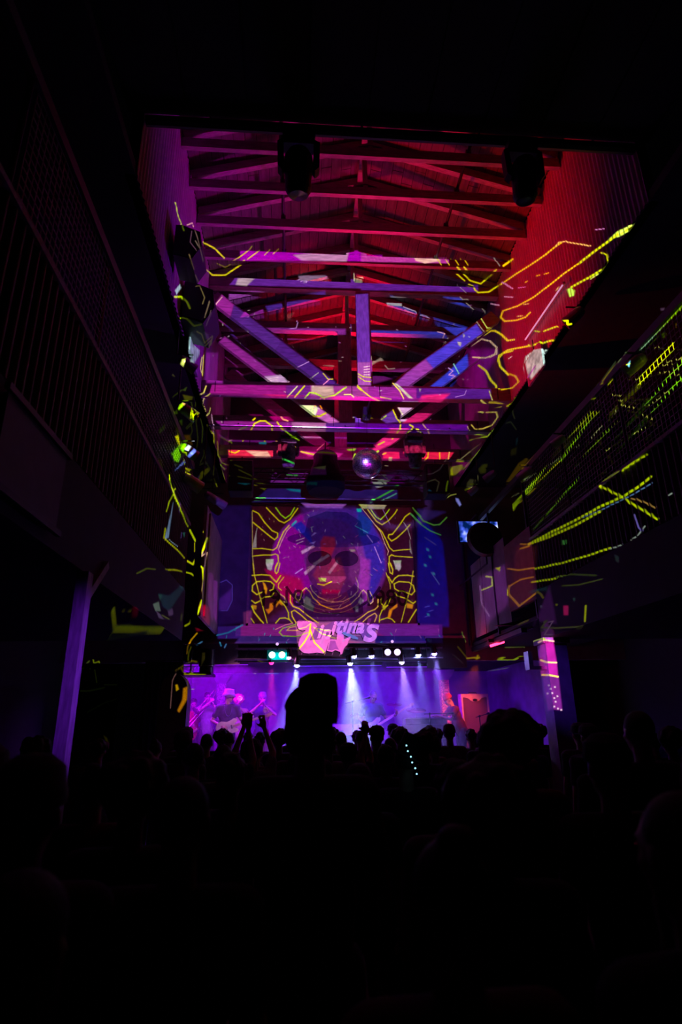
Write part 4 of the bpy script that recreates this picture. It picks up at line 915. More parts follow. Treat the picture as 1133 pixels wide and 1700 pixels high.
rown = ['nearest the camera', 'in the second row', 'in the third row', 'in the fourth row', 'mid floor', 'past mid floor', 'under the trusses', 'well ahead', 'nearing the stage', 'near the stage', 'at the stage edge']
cnt = 0; used = {}; seen = set()
for ri, (y, xs) in enumerate(rows):
    for xi, x in enumerate(xs):
        k = (ri*3+xi*2+(xi//3)) % 7; s = spec[k]
        side = ('left side' if xi < len(xs)/3 else 'right side' if xi >= len(xs)*2/3 else 'centre')
        lab = '%s %s, %s, seen from behind' % (s[0], rown[ri], side)
        if (x < -2.0 and y > 9): continue
        if lab in seen: lab = lab.replace(', seen from behind', {'left side': ', nearer the middle', 'centre': ', farther right', 'right side': ', nearer the wall'}[side])
        seen.add(lab)
        xx = x+random.uniform(-.08, .08); yy = y+random.uniform(-.14, .14); rz = pi+random.uniform(-.25, .25)
        if k not in used:
            t, _, _ = person(lab, (xx, yy, 0), rz, s[5], s[4], s[2], s[3], s[1], vox=.014, band=False, acc=CL['charcoal'], group=s[0].replace('audience member', 'audience')+' '+rown[ri]+' '+side)
            used[k] = t
        else:
            t = copy_tree(used[k]); CROWD.append(t); t.location = (xx, yy, 0); t.rotation_euler = (0, 0, rz); t['label'] = lab; t['group'] = s[0].replace('audience member', 'audience')+' '+rown[ri]+' '+side
        cnt += 1
# singled out silhouettes
def crowd(lab, x, y, pose, hair, top, skin=SKIN[0], rz=pi, **k): return person(lab, (x, y, 0), rz, pose, skin, top, CL['denim'], hair, vox=.013, band=False, **k)
# tall hat in front of the stage
ht, hj, hm2 = crowd('tall person in a puffed tall hat silhouetted before the stage', .062, 2.6, dict(h=2.0), 'curly', CL['black'])
hc = hm2
b = B(); 
lathe(b, [(.093, .03), (.1, .06), (.102, .12), (.100, .19), (.092, .225), (.05, .245), (0, .245)], 20)
b2 = b; bmesh.ops.transform(b, matrix=hc @ Matrix.Translation((-.028, .015, -.01)) @ Matrix.Diagonal((.74, .85, .82, 1)) , verts=b.verts); obj('tall_hat', b, CL['black'], ht, True)
b = B(); ell(b, (.05, .03, .05), (.04, .04, .06), (0, -.3, 0)); ell(b, (.055, .02, -.02), (.04, .05, .07), (0, .1, 0)); ell(b, (-.05, .02, -.03), (.04, .05, .06)); cap(b, (.08, .03, .07), (.078, .03, .105), .014, .007); bmesh.ops.transform(b, matrix=hc, verts=b.verts); link('hat_bow', remesh(b, .008, 1), CL['black'], ht)
up = dict(h=1.72, armR=((-.26, -.12, 1.62), (-.2, -.2, 1.88)), palmR=(.2, -1, 0), curlR=.2, handR=(-.05, 0, 1))
crowd('person raising one open hand before the guitarist', -.62, 5.6, dict(up, h=1.70), 'short', CL['black'])
crowd('person raising both arms between guitarist and trumpeter', -.42, 6.5, dict(h=1.7, armR=((-.2, -.12, 1.64), (-.1, -.2, 1.88)), armL=((.2, -.12, 1.64), (.12, -.2, 1.9)), palmR=(0, -1, 0), palmL=(0, -1, 0), curlR=.5, curlL=.2, handR=(.3, 0, 1), handL=(-.1, 0, 1)), 'curly', CL['grey'])
crowd('person raising a clasped hand in front of the bassist', .80, 5.6, dict(h=1.68, armL=((.22, -.12, 1.62), (.16, -.2, 1.84)), palmL=(0, -1, 0), curlL=.9, handL=(0, 0, 1)), 'short', CL['black'])
crowd('person pointing one finger up right of the tall hat', .52, 6.2, dict(h=1.66, armR=((-.24, -.12, 1.62), (-.2, -.18, 1.86)), palmR=(0, -1, 0), curlR=.7, handR=(0, 0, 1)), 'cap', CL['black'])
cb, cj, cm = crowd('person in a black top hat strung with tiny blue lights, right of the raised hands', .80, 4.6, dict(h=1.70), 'short', CL['black'])
b = B(); lathe(b, [(.17, .05), (.17, .062), (.1, .065), (.095, .21), (.1, .215), (0, .215)], 24); bmesh.ops.transform(b, matrix=cm @ Matrix.Rotation(-.45, 4, 'Y'), verts=b.verts); obj('top_hat', b, CL['black'], cb)
LED = lens_mat('tiny_light', (.3, .75, 1), 4)
for i in range(6):
    b = B(); ell(b, (.02-.014*i+.006*(i % 2), .20, .14-.038*i), (.0045,)*3, (0, 0, 0), 8, 5); bmesh.ops.transform(b, matrix=cm, verts=b.verts); obj('hat_light', b, LED, cb)
crowd('big haired person before the amplifier, dim red glow on one side', 1.05, 3.05, dict(h=1.86), 'afro', CL['maroon'], SKIN[2])
crowd('tall person looming at right in front of the patterned post', 2.2, 3.9, dict(h=1.92), 'short', CL['black'])
def projector_light(img, power):
    im = bpy.data.images.new('projected_pattern', GN, GN, float_buffer=True)
    px = np.ones((GN, GN, 4), np.float32); px[..., :3] = img; im.pixels.foreach_set(px.ravel()); im.pack() if False else None
    im.update()
    l = bpy.data.lights.new('projector_light', 'SPOT'); l.energy = power; l.spot_size = R(84); l.spot_blend = .02; l.shadow_soft_size = .0
    o = bpy.data.objects.new('projector_light', l); COL.objects.link(o); o.location = PP
    o.rotation_euler = (PT-PP).to_track_quat('-Z', 'Y').to_euler()
    l.use_nodes = True; nt = l.node_tree; em = nt.nodes['Emission']
    tc = nt.nodes.new('ShaderNodeTexCoord'); sp_ = nt.nodes.new('ShaderNodeSeparateXYZ'); nt.links.new(tc.outputs['Normal'], sp_.inputs[0])
    def mth(op, a, b):
        m = nt.nodes.new('ShaderNodeMath'); m.operation = op
        for i, v in enumerate((a, b)):
            if isinstance(v, (int, float)): m.inputs[i].default_value = v
            else: nt.links.new(v, m.inputs[i])
        return m.outputs[0]
    az = mth('MULTIPLY', sp_.outputs[2], -1)
    u = mth('DIVIDE', sp_.outputs[0], az); v = mth('DIVIDE', sp_.outputs[1], az)
    cb = nt.nodes.new('ShaderNodeCombineXYZ')
    nt.links.new(mth('ADD', mth('MULTIPLY', u, 1/(2*GE)), .5), cb.inputs[0]); nt.links.new(mth('ADD', mth('MULTIPLY', v, 1/(2*GE)), .5), cb.inputs[1])
    it = nt.nodes.new('ShaderNodeTexImage'); it.image = im; it.extension = 'CLIP'
    nt.links.new(cb.outputs[0], it.inputs[0]); nt.links.new(it.outputs[0], em.inputs[0]); em.inputs[1].default_value = 1
    return o

# the picture on the projector's slide: patches and lines of light, as tangents of the throw angle x 10000
SLIDE_PATCHES = '''-1447 -188 1201 -189 1246 -2142 -1460 -2132|0.028 0.002 0.006|1|2
779 -1134 773 -1009 750 -886 710 -767 656 -654 587 -550 503 -456 408 -373 303 -304 189 -250 68 -210 -56 -186 -183 -179 -310 -188 -435 -213 -555 -255 -669 -311 -775 -381 -871 -464 -955 -559 -1025 -662 -1082 -774 -1123 -893 -1149 -1014 -1158 -1138 -1151 -1262 -1127 -1383 -1088 -1501 -1033 -1611 -965 -1714 -883 -1808 -789 -1889 -686 -1958 -574 -2012 -455 -2053 -332 -2077 -206 -2086 -80 -2078 44 -2054 164 -2015 279 -1960 385 -1892 483 -1810 568 -1716 640 -1613 699 -1501 742 -1382 769 -1260 779 -1134|0.1 0.01 0.16|1|4
-430 -233 -502 -256 -573 -285 -642 -318 -707 -357 -769 -401 -827 -450 -881 -503 -930 -560 -975 -621 -1016 -685 -1050 -751 -1079 -820 -1103 -891 -1120 -963 -1131 -1037 -1138 -1111 -1138 -1186 -1131 -1259 -1119 -1333 -1101 -1404 -1077 -1474 -1048 -1542 -1013 -1607 -973 -1670 -460 -1642 -603 -1086 -569 -731 -394 -272|0.2 0 0.22|1|4
-344 -221 359 -216 537 -471 724 -828 747 -1236 487 -1795 342 -1389 351 -778 154 -473|0.03 0.015 0.34|1|5
-1247 -1239 -655 -1390 -579 -1642 -808 -1843 -1004 -1642|0.34 0 0.07|1|5
-806 -509 -646 -427 -498 -579 -451 -832 -598 -681|0.01 0.01 0.3|1|3
-494 -273 -194 -220 -45 -392 -446 -375 -595 -396|0.1 0.04 0.38|1|4
318 -267 558 -430 474 -655 312 -697 255 -472|0 0.03 0.25|1|4
-643 -192 259 -186 351 -778 -51 -831 -450 -782 -596 -477|0.04 0.008 0.15|0.75|8
-269 -679 -89 -699 -71 -831 -205 -1136 -313 -1035 -330 -781|0.3 0.01 0.05|1|4
-354 -1086 -4 -1034 92 -1389 -62 -1693 -309 -1541 -456 -1339|0.25 0.02 0.12|1|5
-310 -1572 -11 -1592 -63 -1794 -312 -1773|0.45 0 0.08|1|4
150 -830 371 -829 493 -1389 339 -1643 142 -1389|0.2 0.03 0.3|0.9|6
348 -1033 498 -1084 457 -1795 286 -1795|0.35 0.03 0.4|0.8|6
-807 -1642 -799 -1697 -778 -1751 -741 -1802 -692 -1849 -629 -1891 -556 -1927 -474 -1956 -386 -1978 -292 -1991 -195 -1995 -99 -1992 -4 -1979 85 -1958 168 -1929 243 -1893 308 -1851 358 -1804 397 -1752 420 -1699 429 -1643|0.06 0.01 0.12|0.85|6
-858 -1843 436 -1845 833 -2140 -1254 -2132|0.07 0.008 0.09|0.8|10
-454 -1137 -203 -984 -173 -1014 -435 -1187|0.6 0.35 0.6|0.7|2
-605 -1289 -454 -1167 -425 -1197 -585 -1339|0.6 0.35 0.6|0.7|2
-54 -1085 -207 -1288 -177 -1319 -35 -1136|0.6 0.35 0.6|0.7|2
-651 -935 -451 -832 -421 -863 -631 -985|0.6 0.35 0.6|0.7|2
-1440 -880 -1381 -595 -1383 -879|0.42 0.42 0.36|0.6|2
-1226 -1073 -1106 -1073 -1107 -1144 -1151 -1177 -1127 -1239 -1190 -1239 -1227 -1150|0.45 0.6 0.35|0.9|2
-797 -521 -713 -442 -726 -410 -803 -489|0 0.35 0.4|1|2
-474 -681 -390 -629 -422 -616|0.5 0.25 0.8|0.7|2
-501 -799 -411 -772 -437 -811|0.5 0.25 0.8|0.7|2
-389 -1110 -299 -1019 -325 -1097|0.9 0.5 0.6|0.6|2
1165 -736 1201 -980 1168 -940|0.42 0.42 0.36|0.6|2
884 -1089 1017 -1089 1003 -1156 1002 -1235 921 -1235 909 -1156|0.45 0.6 0.35|0.9|2
154 -903 246 -908 245 -936 179 -943|0.42 0.42 0.36|0.8|2
283 -212 363 -211 362 -266 295 -266|0 0.5 0.4|1|2
323 -143 457 -142 457 -196 390 -204|0.6 0.9 0|1|2
471 -142 765 -147 751 -211 483 -213|0.5 0.45 0.35|0.7|2
-1286 -1448 -1242 -1487 -1212 -1563 -1225 -1654 -1256 -1627 -1267 -1525|0.8 0.35 0|1|2
-1169 -1807 -1112 -1807 -1120 -1911 -1196 -1987 -1239 -1910 -1183 -1897|0.7 0.2 0|0.9|2
-1056 -1769 -980 -1769 -967 -1847 -1018 -1807 -1069 -1872|0.7 0.25 0|0.9|2
-1465 -1833 -1384 -1846 -1396 -1910 -1447 -1897|0.6 0.3 0|0.8|2
-1227 -1138 -1107 -1138 -1152 -1261 -1202 -1241|0.5 0.45 0.5|0.8|2
-574 -1692 -498 -1744 -499 -1808 -449 -1861 -462 -1937 -551 -1912 -614 -1860 -607 -1757|0.3 0.35 0.25|0.8|3
-367 -1383 -240 -1390 -253 -1447 -342 -1441|0.5 0.6 0.1|0.9|2
896 -1134 1004 -1134 1015 -1201 974 -1269 935 -1215|0.5 0.45 0.5|0.8|2
938 -1821 937 -1875 856 -1928 814 -2063 774 -2049 803 -1928|0.75 0.25 0|1|2
1099 -1808 1205 -1835 1190 -1903 1097 -1888|0.7 0.3 0|0.9|2
684 -1868 764 -1848 723 -1922|0.62 0.6 0|0.9|2
328 -1713 380 -1766 326 -1833 286 -1794|0.35 0.35 0.35|0.8|2
232 -1873 285 -1860 284 -1954 244 -1954|0.35 0.35 0.4|0.8|2
-1161 -2643 -886 -2645 -888 -2795 -1163 -2793|0 0.5 0.5|0.8|2
-1867 3850 577 3933 573 3743 -1869 3682|0.3 0 0.42|1|2
163 3883 1662 3896 1658 3743 159 3727|0.4 0.03 0.35|1|2
-982 3804 -265 3904 -50 3873 -89 3721 -841 3716|0.55 0.35 0.5|0.6|3
1046 3865 1434 3888 1522 3777 1246 3730 1089 3772|0.8 0.5 0.45|0.9|2
-1891 3456 621 3496 617 3326 -1998 3322|0.09 0.015 0.3|1|2
207 3439 2211 3453 2207 3320 204 3298|0.07 0.01 0.28|1|2
-1855 3446 -1574 3454 -1716 3312 -1893 3326|0.6 0.5 0.5|0.6|3
89 3592 287 3588 302 3449 86 3461|0.8 0.9 0.6|1|2
-805 3578 -350 3592 -200 3448 -605 3478 -758 3389|0.35 0.25 0.5|0.6|3
-2268 2939 -2121 3150 -1926 2975 -1994 2725|0.24 0.015 0.28|1|3
-1994 2725 -1926 2975 -1142 2358 -1304 2133|0.05 0.012 0.2|1|3
-1304 2133 -1142 2358 -198 1632 -571 1624|0.04 0.008 0.17|1|3
-2113 2419 -2007 2532 -988 1756 -1279 1723|0.22 0.015 0.28|1|3
-1357 1859 -1065 1892 -961 1757 -1279 1723|0.6 0.4 0.8|0.7|3
-306 2159 -172 2162 -68 2150 -162 2148|0.42 0.42 0.36|0.7|2
-1318 3073 -409 3265 -389 3168 -1274 2961|0.06 0.02 0.35|1|4
-1431 2692 10 2715 8 2617 -1379 2591|0.2 0.02 0.32|1|3
-1768 2844 -1372 3016 -1323 2910 -1822 2758|0.3 0.02 0.42|1|3
-1960 3226 -1493 3234 -1409 3218 -1976 3032|0.28 0.05 0.45|1|3
-1026 2951 -827 3011 -887 2923 -996 2917|0.5 0.3 0.35|0.5|4
89 3215 319 3235 333 2032 117 2027|0.09 0.022 0.36|1|2
109 2027 333 2032 332 1629 112 1624|0.28 0.06 0.4|1|2
2166 2751 2272 2584 1404 1944 1273 2109|0.02 0.03 0.6|1|3
1273 2109 1404 1944 1043 1630 692 1622 969 1879|0.2 0.03 0.34|1|3
2077 2323 2100 2127 1787 1728 1406 1720 1684 1950|0.02 0.04 0.7|1|3
1607 3222 1882 3216 2115 3107 1911 3151|0.02 0.05 0.7|1|3
1516 2955 2089 2801 1943 2606 1563 2871|0.03 0.04 0.6|1|3
703 3227 1437 2956 1427 2910 744 3137|0.05 0.05 0.5|1|3
708 3208 974 3193 973 3142 731 3148|0.4 0.45 0.5|0.8|2
419 2697 1670 2701 1751 2604 417 2591|0.02 0.03 0.45|1|3
1721 2570 1790 2557 1748 2520|0.42 0.42 0.36|0.8|2
1827 2431 1896 2419 1879 2349 1840 2375|0.42 0.42 0.36|0.8|2
1928 2576 1962 2548 1934 2504|0.42 0.42 0.36|0.8|2
354 2131 710 2368 749 2313 588 2234 353 2075|0.5 0.4 0.35|0.7|3
338 2060 1156 2135 1079 2084 334 1870|0.3 0.02 0.3|1|4
-2304 1588 -1081 1598 -1084 1383 -2349 1427|0.22 0.005 0.18|1|2
-1081 1598 -684 1606 -688 1377 -1084 1383|0.1 0.01 0.2|1|2
-684 1606 295 1608 290 1396 -688 1377|0.25 0.03 0.26|1|2
295 1608 1104 1596 1099 1411 290 1396|0.2 0.012 0.26|1|2
1104 1596 2376 1603 2371 1435 1099 1411|0.03 0.005 0.2|1|2
-661 1598 -306 1596 -287 1467 -466 1418 -663 1460|0.5 0.4 0.3|0.7|3
732 1675 784 1662 1039 1412 973 1416|0.5 0.55 0.4|0.9|2
1148 1588 1181 1582 1159 1535|0.42 0.42 0.36|0.7|2
-772 1374 -518 1374 -450 1316 -521 1207 -614 1181|0.75 1 0.45|1|2
-473 1351 -347 1257 -131 1095 -293 1068 -521 1183|0.45 0.1 0.5|1|3
-1481 1380 -1207 1385 -890 1106 -1211 1101|0.3 0 0.12|1|4
866 1373 1193 1372 1004 1122 899 1120 928 1254|0.6 0.35 0.75|1|3
1195 1474 1669 1509 1266 1126 950 1094 1005 1149|0.55 0.01 0.16|1|4
562 1168 773 1305 899 1120 664 1089|0.12 0.03 0.4|0.8|3
151 1374 306 1363 301 1083 146 1094|0.15 0.04 0.6|1|2
189 1354 267 1361 258 1318 196 1317|0.85 0.85 0.3|1|2
-2169 1079 -918 1080 -920 898 -2035 916|0.2 0.01 0.22|1|2
-918 1080 -344 1072 -347 907 -920 898|0.35 0.1 0.35|1|2
-344 1072 241 1075 238 903 -347 907|0.07 0.01 0.22|1|2
140 1074 2048 1084 2044 930 137 902|0.06 0 0.22|1|2
-873 1016 -506 1035 -484 940 -761 912|0.5 0.25 0.4|0.6|4
-1900 681 -1013 681 -1048 575 -1889 564|0.75 0.02 0.08|1|2
-1606 673 -1253 666 -1197 573 -1447 570|0.85 0.5 0.4|0.9|2
-716 673 -2 647 -96 563 -556 592|0.5 0.01 0.3|1|3
686 683 1876 690 1794 572 670 558|0.7 0.01 0.07|1|2
774 590 826 591 825 525 773 532|0.7 0.7 0.3|0.8|2
730 989 1043 998 910 858 568 695 492 719|0.75 0.02 0.22|1|4
-1330 906 -1205 915 -1205 875 -1319 877|0 0.3 0.35|1|2
69 720 220 734 197 698 92 697|0.2 0.5 0|1|2
-1107 348 -330 337 -331 223 -1145 215|0.22 0.02 0.3|1|3
192 323 1113 314 1111 238 190 229|0.16 0 0.2|1|3
-552 353 -330 375 -349 318 -442 325|0.5 0.5 0.2|0.9|2
81 445 193 439 174 400 88 399|0.6 0.8 0|1|2
528 289 735 310 809 215 639 137|0.4 0.5 0.35|0.9|3
-1183 120 977 140 974 -51 -1442 -108|0.02 0.01 0.14|1|3
-888 123 -481 96 -482 44 -815 86|0 0.25 0.35|1|2
-1751 115 -1550 110 -1623 86|0 0.25 0.3|1|2
335 -132 784 -148 746 -206 371 -209|0.35 0.4 0.2|0.8|2
-632 -121 111 -134 36 -203 -558 -196|0.3 0.1 0.6|0.8|3
-2173 -181 -1475 -175 -1487 -2089 -2015 -2186 -2127 -987|0.012 0.003 0.07|1|6
1314 -257 1723 -770 1804 -1794 1795 -2202 1278 -2200|0 0.003 0.22|1|5
1315 -206 1785 -254 1372 -463|0.02 0.01 0.1|1|5
1445 -874 1486 -884 1495 -925 1455 -915|0.02 0.25 0.35|1|2
1484 -997 1524 -1007 1533 -1048 1493 -1038|0.02 0.25 0.35|1|2
1399 -1140 1440 -1150 1449 -1191 1409 -1181|0.02 0.25 0.35|1|2
1539 -1283 1580 -1294 1589 -1334 1548 -1324|0.02 0.25 0.35|1|2
1512 -1641 1552 -1651 1561 -1692 1521 -1682|0.02 0.25 0.35|1|2
1570 -1794 1610 -1804 1619 -1845 1579 -1835|0.02 0.25 0.35|1|2
1434 -1977 1474 -1987 1484 -2028 1443 -2017|0.02 0.25 0.35|1|2
-2014 -1755 -1792 -1557 -1793 -1755 -1863 -1911 -1987 -1924|0.06 0.01 0.22|1|5
-1601 -1953 -1469 -1926 -1465 -2320 -1589 -2306|0.15 0.02 0.14|1|4
-2130 -1473 -2040 -1473 -2043 -2149 -2125 -2065|0.35 0.02 0.5|1|3
-2247 -1388 -2130 -1388 -2132 -2149 -2193 -2092 -2255 -1811|0.2 0.02 0.24|1|3
-2427 -1993 -2208 -1952 -2208 -2232 -2345 -2247|0.35 0 0.02|1|6
-2018 -2190 -1471 -2172 -1472 -2392 -2019 -2389|0.04 0.01 0.2|1|3
-1647 -2152 1539 -2164 1535 -2367 -1648 -2351|0.16 0.01 0.2|1|3
330 -2159 1691 -2164 1687 -2367 728 -2363|0.1 0.01 0.28|1|3
-1648 -2351 -71 -2359 -73 -2479 -1746 -2470|0.05 0.02 0.2|1|3
-71 -2359 1687 -2367 1684 -2489 -73 -2479|0.01 0.01 0.22|1|3
-3112 2881 -3005 3031 -2971 2987 -3079 2825|0.3 0.45 0.5|0.9|2
-2804 2141 -2783 2271 -2681 2202 -2525 2069 -2755 1729 -2817 1747|0.25 0.38 0.4|0.9|3
-2586 2273 -2504 2244 -2468 2167 -2546 2176|0.4 0.2 0.6|0.8|2
-2376 2158 -2097 2276 -2134 1613 -2389 1621|0.22 0.01 0.3|0.8|4
-2994 1672 -2953 1770 -2900 1790 -2933 1653|0.5 0.6 0.1|1|2
-2950 1368 -2728 1520 -2741 1462 -2813 1480|0.4 0.7 0|1|2
-2779 1412 -2613 1386 -2625 1317 -2733 1345|0.8 0.8 0|1|2
-3101 895 -2837 1207 -2814 1140 -3083 845|0.3 0.7 0|1|2
-2777 1053 -2733 1072 -2723 1014|0.2 0.6 0|1|2
-3048 510 -2968 566 -2906 369 -2928 388|0.8 0.7 0|1|2
-2663 859 -2572 860 -2503 725 -2601 763|0.8 0.35 0|1|2
-2882 324 -2525 715 -2812 304|0.6 0.7 0.8|1|2
-3116 211 -2760 615 -2958 130 -3050 121|0.2 0.7 0|1|2
-2797 101 -2698 119 -2750 -44 -2795 -22|0.8 0.7 0|1|2
-2304 357 -2198 416 -2169 377 -2373 167|0.8 0.8 0|1|2
-3035 -39 -2687 383 -2685 295|0.1 0.15 0.6|1|2
-2361 288 -2309 318 -2335 269|0.2 0.1 0.6|1|2
-2934 1069 -2838 1128 -2901 1033|0.7 0.3 0.1|1|2
-3067 -572 -3152 -1170 -3245 -1245 -3122 -787|0.3 0.55 0.9|1|2
-2835 -981 -2799 -958 -2805 -1034|0.05 0.4 0.3|1|2
-3920 -2574 -3842 -2559 -3767 -2611 -3831 -2611|0.5 0 0.05|1|2
-4057 -2584 -4017 -2585 -4007 -2589 -4043 -2589|0.6 0.6 0|1|1
-3963 -2585 -3915 -2585 -3905 -2592 -3942 -2592|0.6 0.6 0|1|1
-3488 -2375 -3359 -2286 -3316 -2420 -3430 -2461|0.5 0.75 0.6|1|2
-3411 -2455 -3315 -2473 -3239 -2526 -3353 -2541|0.4 0.25 0.6|1|2
-3166 -2337 -3054 -2282 -3032 -2369 -3126 -2431|0.4 0.2 0.6|1|2
-3323 -2151 -3134 -2107 -2909 -1888 -2787 -1863 -2943 -2092 -3128 -2351 -3281 -2325|0.02 0.12 0.18|1|4
-3380 -2172 -3285 -2150 -3320 -2258|0.05 0.3 0.25|1|2
-2910 -1861 -2816 -1846 -2863 -1898|0.05 0.3 0.4|1|2
-3724 -3799 -3661 -3831 -3619 -3920 -3691 -3876|0.4 0.35 0|1|2
-3675 -3887 -3614 -3906 -3627 -4002|0.3 0.02 0.2|1|2
-2767 -3228 -2735 -3220 -2713 -3298 -2756 -3325|0.7 0.45 0|1|2
-2640 -3285 -2566 -3252 -2585 -3465 -2709 -3672 -2736 -3644 -2654 -3466|0.7 0.28 0|1|3
-2305 -2663 -2266 -2664 -2266 -2762 -2320 -2872|0.5 0.4 0.05|1|2
4076 3786 4209 3899 4461 3962 4486 3893 4231 3796|0.45 0.6 0.05|1|2
2146 2465 2533 2346 2543 2237 2384 1994 2385 1733 2056 1619 2095 2087|0.16 0 0.18|0.8|8
1889 477 1938 564 2042 546 2063 461 1958 375 1888 384|0.45 0.5 0|1|3
2317 426 2383 502 2462 503 2443 383 2365 372|0.4 0.45 0|1|3
2825 713 2926 748 2929 649 2840 626|0.12 0.12 0|1|3
2991 519 3111 597 3154 575 2864 194 2815 245|0.9 0.5 0|1|2
2893 867 2924 889 2920 780 2900 780|0.02 0.12 0.14|1|2
2156 237 2197 294 2299 279 2244 123 2235 170 2154 187|0.65 0.65 0.2|1|2
1961 -14 2011 -24 2059 -124 2028 -155 1971 -64|0.3 0.35 0.9|1|2
2895 -164 3202 164 2959 -220 2911 -236|0.4 0.7 0|1|2
3049 -97 3097 -60 3426 229 3361 195|0.8 0.7 0|1|2
1401 14 1438 40 1477 10|0 0.2 0.35|1|2
2926 2106 3008 2160 3266 2130 3144 1863 2973 1665 2931 1785 2898 1919|0.4 0.55 0.5|1|3
3500 3091 3549 3110 3607 3039 3594 2956 3535 2952|0.35 0.8 0.05|1|2
4470 1285 4957 1769 4960 1635 4452 1127|0.7 0.8 0|1|2
5035 1411 5169 1497 5165 1413 4546 792|0.15 0.5 0|1|2
5089 1202 4632 645 5183 1188|0.15 0.5 0|1|2
4198 1683 3960 1373 3974 1326 3937 1319|0.8 0.8 0|1|2
3373 200 3810 829 3834 799 3400 172|0.2 0.45 0|1|2
3958 488 4057 548 4049 489|0.15 0.4 0|1|2
3698 173 3773 260 4171 639|0.2 0.4 0|1|2
4440 1995 4186 1650 4180 1615 4445 1965|0.4 0.6 0.2|1|2
4491 1763 4561 1810 4895 2144|0.3 0.6 0.3|1|2
4238 1473 4293 1545 4270 1434|0.1 0.4 0.5|1|2
5185 2404 5301 2436 5287 2346 5213 2344|0.3 0.6 0|1|2
4695 1955 5145 2418 5121 2343|0.3 0.6 0|1|2
5107 2763 5179 2771 5167 2734 5119 2733|0.6 0.3 0.6|1|2
3489 -298 3637 -152 3618 -206 3181 -668|0.1 0.3 0|1|2
3795 918 3930 875 3916 854 3500 554|0.2 0.25 0|1|2
4092 -1607 4148 -1659 4146 -1764 4105 -1716|0.05 0.1 0.1|1|2
3387 -1155 3454 -1164 3452 -1235 3394 -1230|0.05 0.3 0.05|1|2
2273 -1435 2663 -1315 2664 -2003 2323 -2287|0.07 0.01 0.1|1|8
2497 -1346 2562 -1345 2554 -1415|0.35 0.35 0|1|2
2776 -1068 3057 -1153 2973 -2060 2685 -2054|0.07 0.01 0.015|1|6
2938 -1886 3217 -1938 3214 -2180 3174 -1871|0.01 0.12 0.12|1|5
3089 -2160 3229 -2203 3228 -2248 3088 -2194|0.5 0.5 0.9|1|2
3211 -1871 3270 -2267 3295 -2518 3029 -2388|0.2 0.03 0.35|1|4
3396 -2253 3461 -2272 3459 -2428 3400 -2411|2 0.04 0.5|1|2
3290 -2189 3319 -2198 3318 -2230 3290 -2221|0.6 0.7 0|1|1
3523 -2169 3552 -2170 3545 -2228|0.1 0.3 0.25|1|2
3159 -2438 3262 -2630 3327 -3137 3339 -3365 3080 -3309 3059 -2918|0.35 0.01 0.24|1|3
3159 -2438 3246 -2625 3275 -2765 3046 -2766|0.4 0.08 0.6|1|3
3096 -3314 3349 -3365 3390 -3944 3172 -3920|0.12 0.01 0.14|1|3
3270 -3541 3291 -3541 3293 -3559 3271 -3561|0.7 0.5 0.6|1|2
3176 -3503 3192 -3508 3194 -3526 3178 -3523|0.7 0.5 0.6|1|2
3158 -3630 3175 -3635 3176 -3654 3160 -3651|0.7 0.5 0.6|1|2
3221 -3643 3241 -3643 3243 -3662 3222 -3664|0.7 0.5 0.6|1|2
3253 -3726 3273 -3726 3274 -3745 3254 -3747|0.7 0.5 0.6|1|2
3271 -3788 3292 -3788 3294 -3807 3272 -3808|0.7 0.5 0.6|1|2
3247 -3870 3268 -3870 3269 -3890 3248 -3892|0.7 0.5 0.6|1|2
3308 -3906 3329 -3907 3330 -3925 3310 -3927|0.7 0.5 0.6|1|2
3364 -3927 3384 -3928 3386 -3946 3365 -3949|0.7 0.5 0.6|1|2
3200 -3567 3216 -3571 3219 -3589 3201 -3587|0.7 0.5 0.6|1|2
3306 -3696 3326 -3696 3328 -3714 3307 -3716|0.7 0.5 0.6|1|2
2624 -2745 2690 -2759 2749 -2728 2692 -2725|0.4 0.6 0|1|2
-758 -2119 252 -2115 618 -2209 544 -2479 134 -2477 -9 -2703 -345 -2679 -709 -2670|0.4 0.1 0.33|1|2
-86 -2128 618 -2195 544 -2479 318 -2478 -89 -2348|0.22 0.09 0.42|0.8|4'''
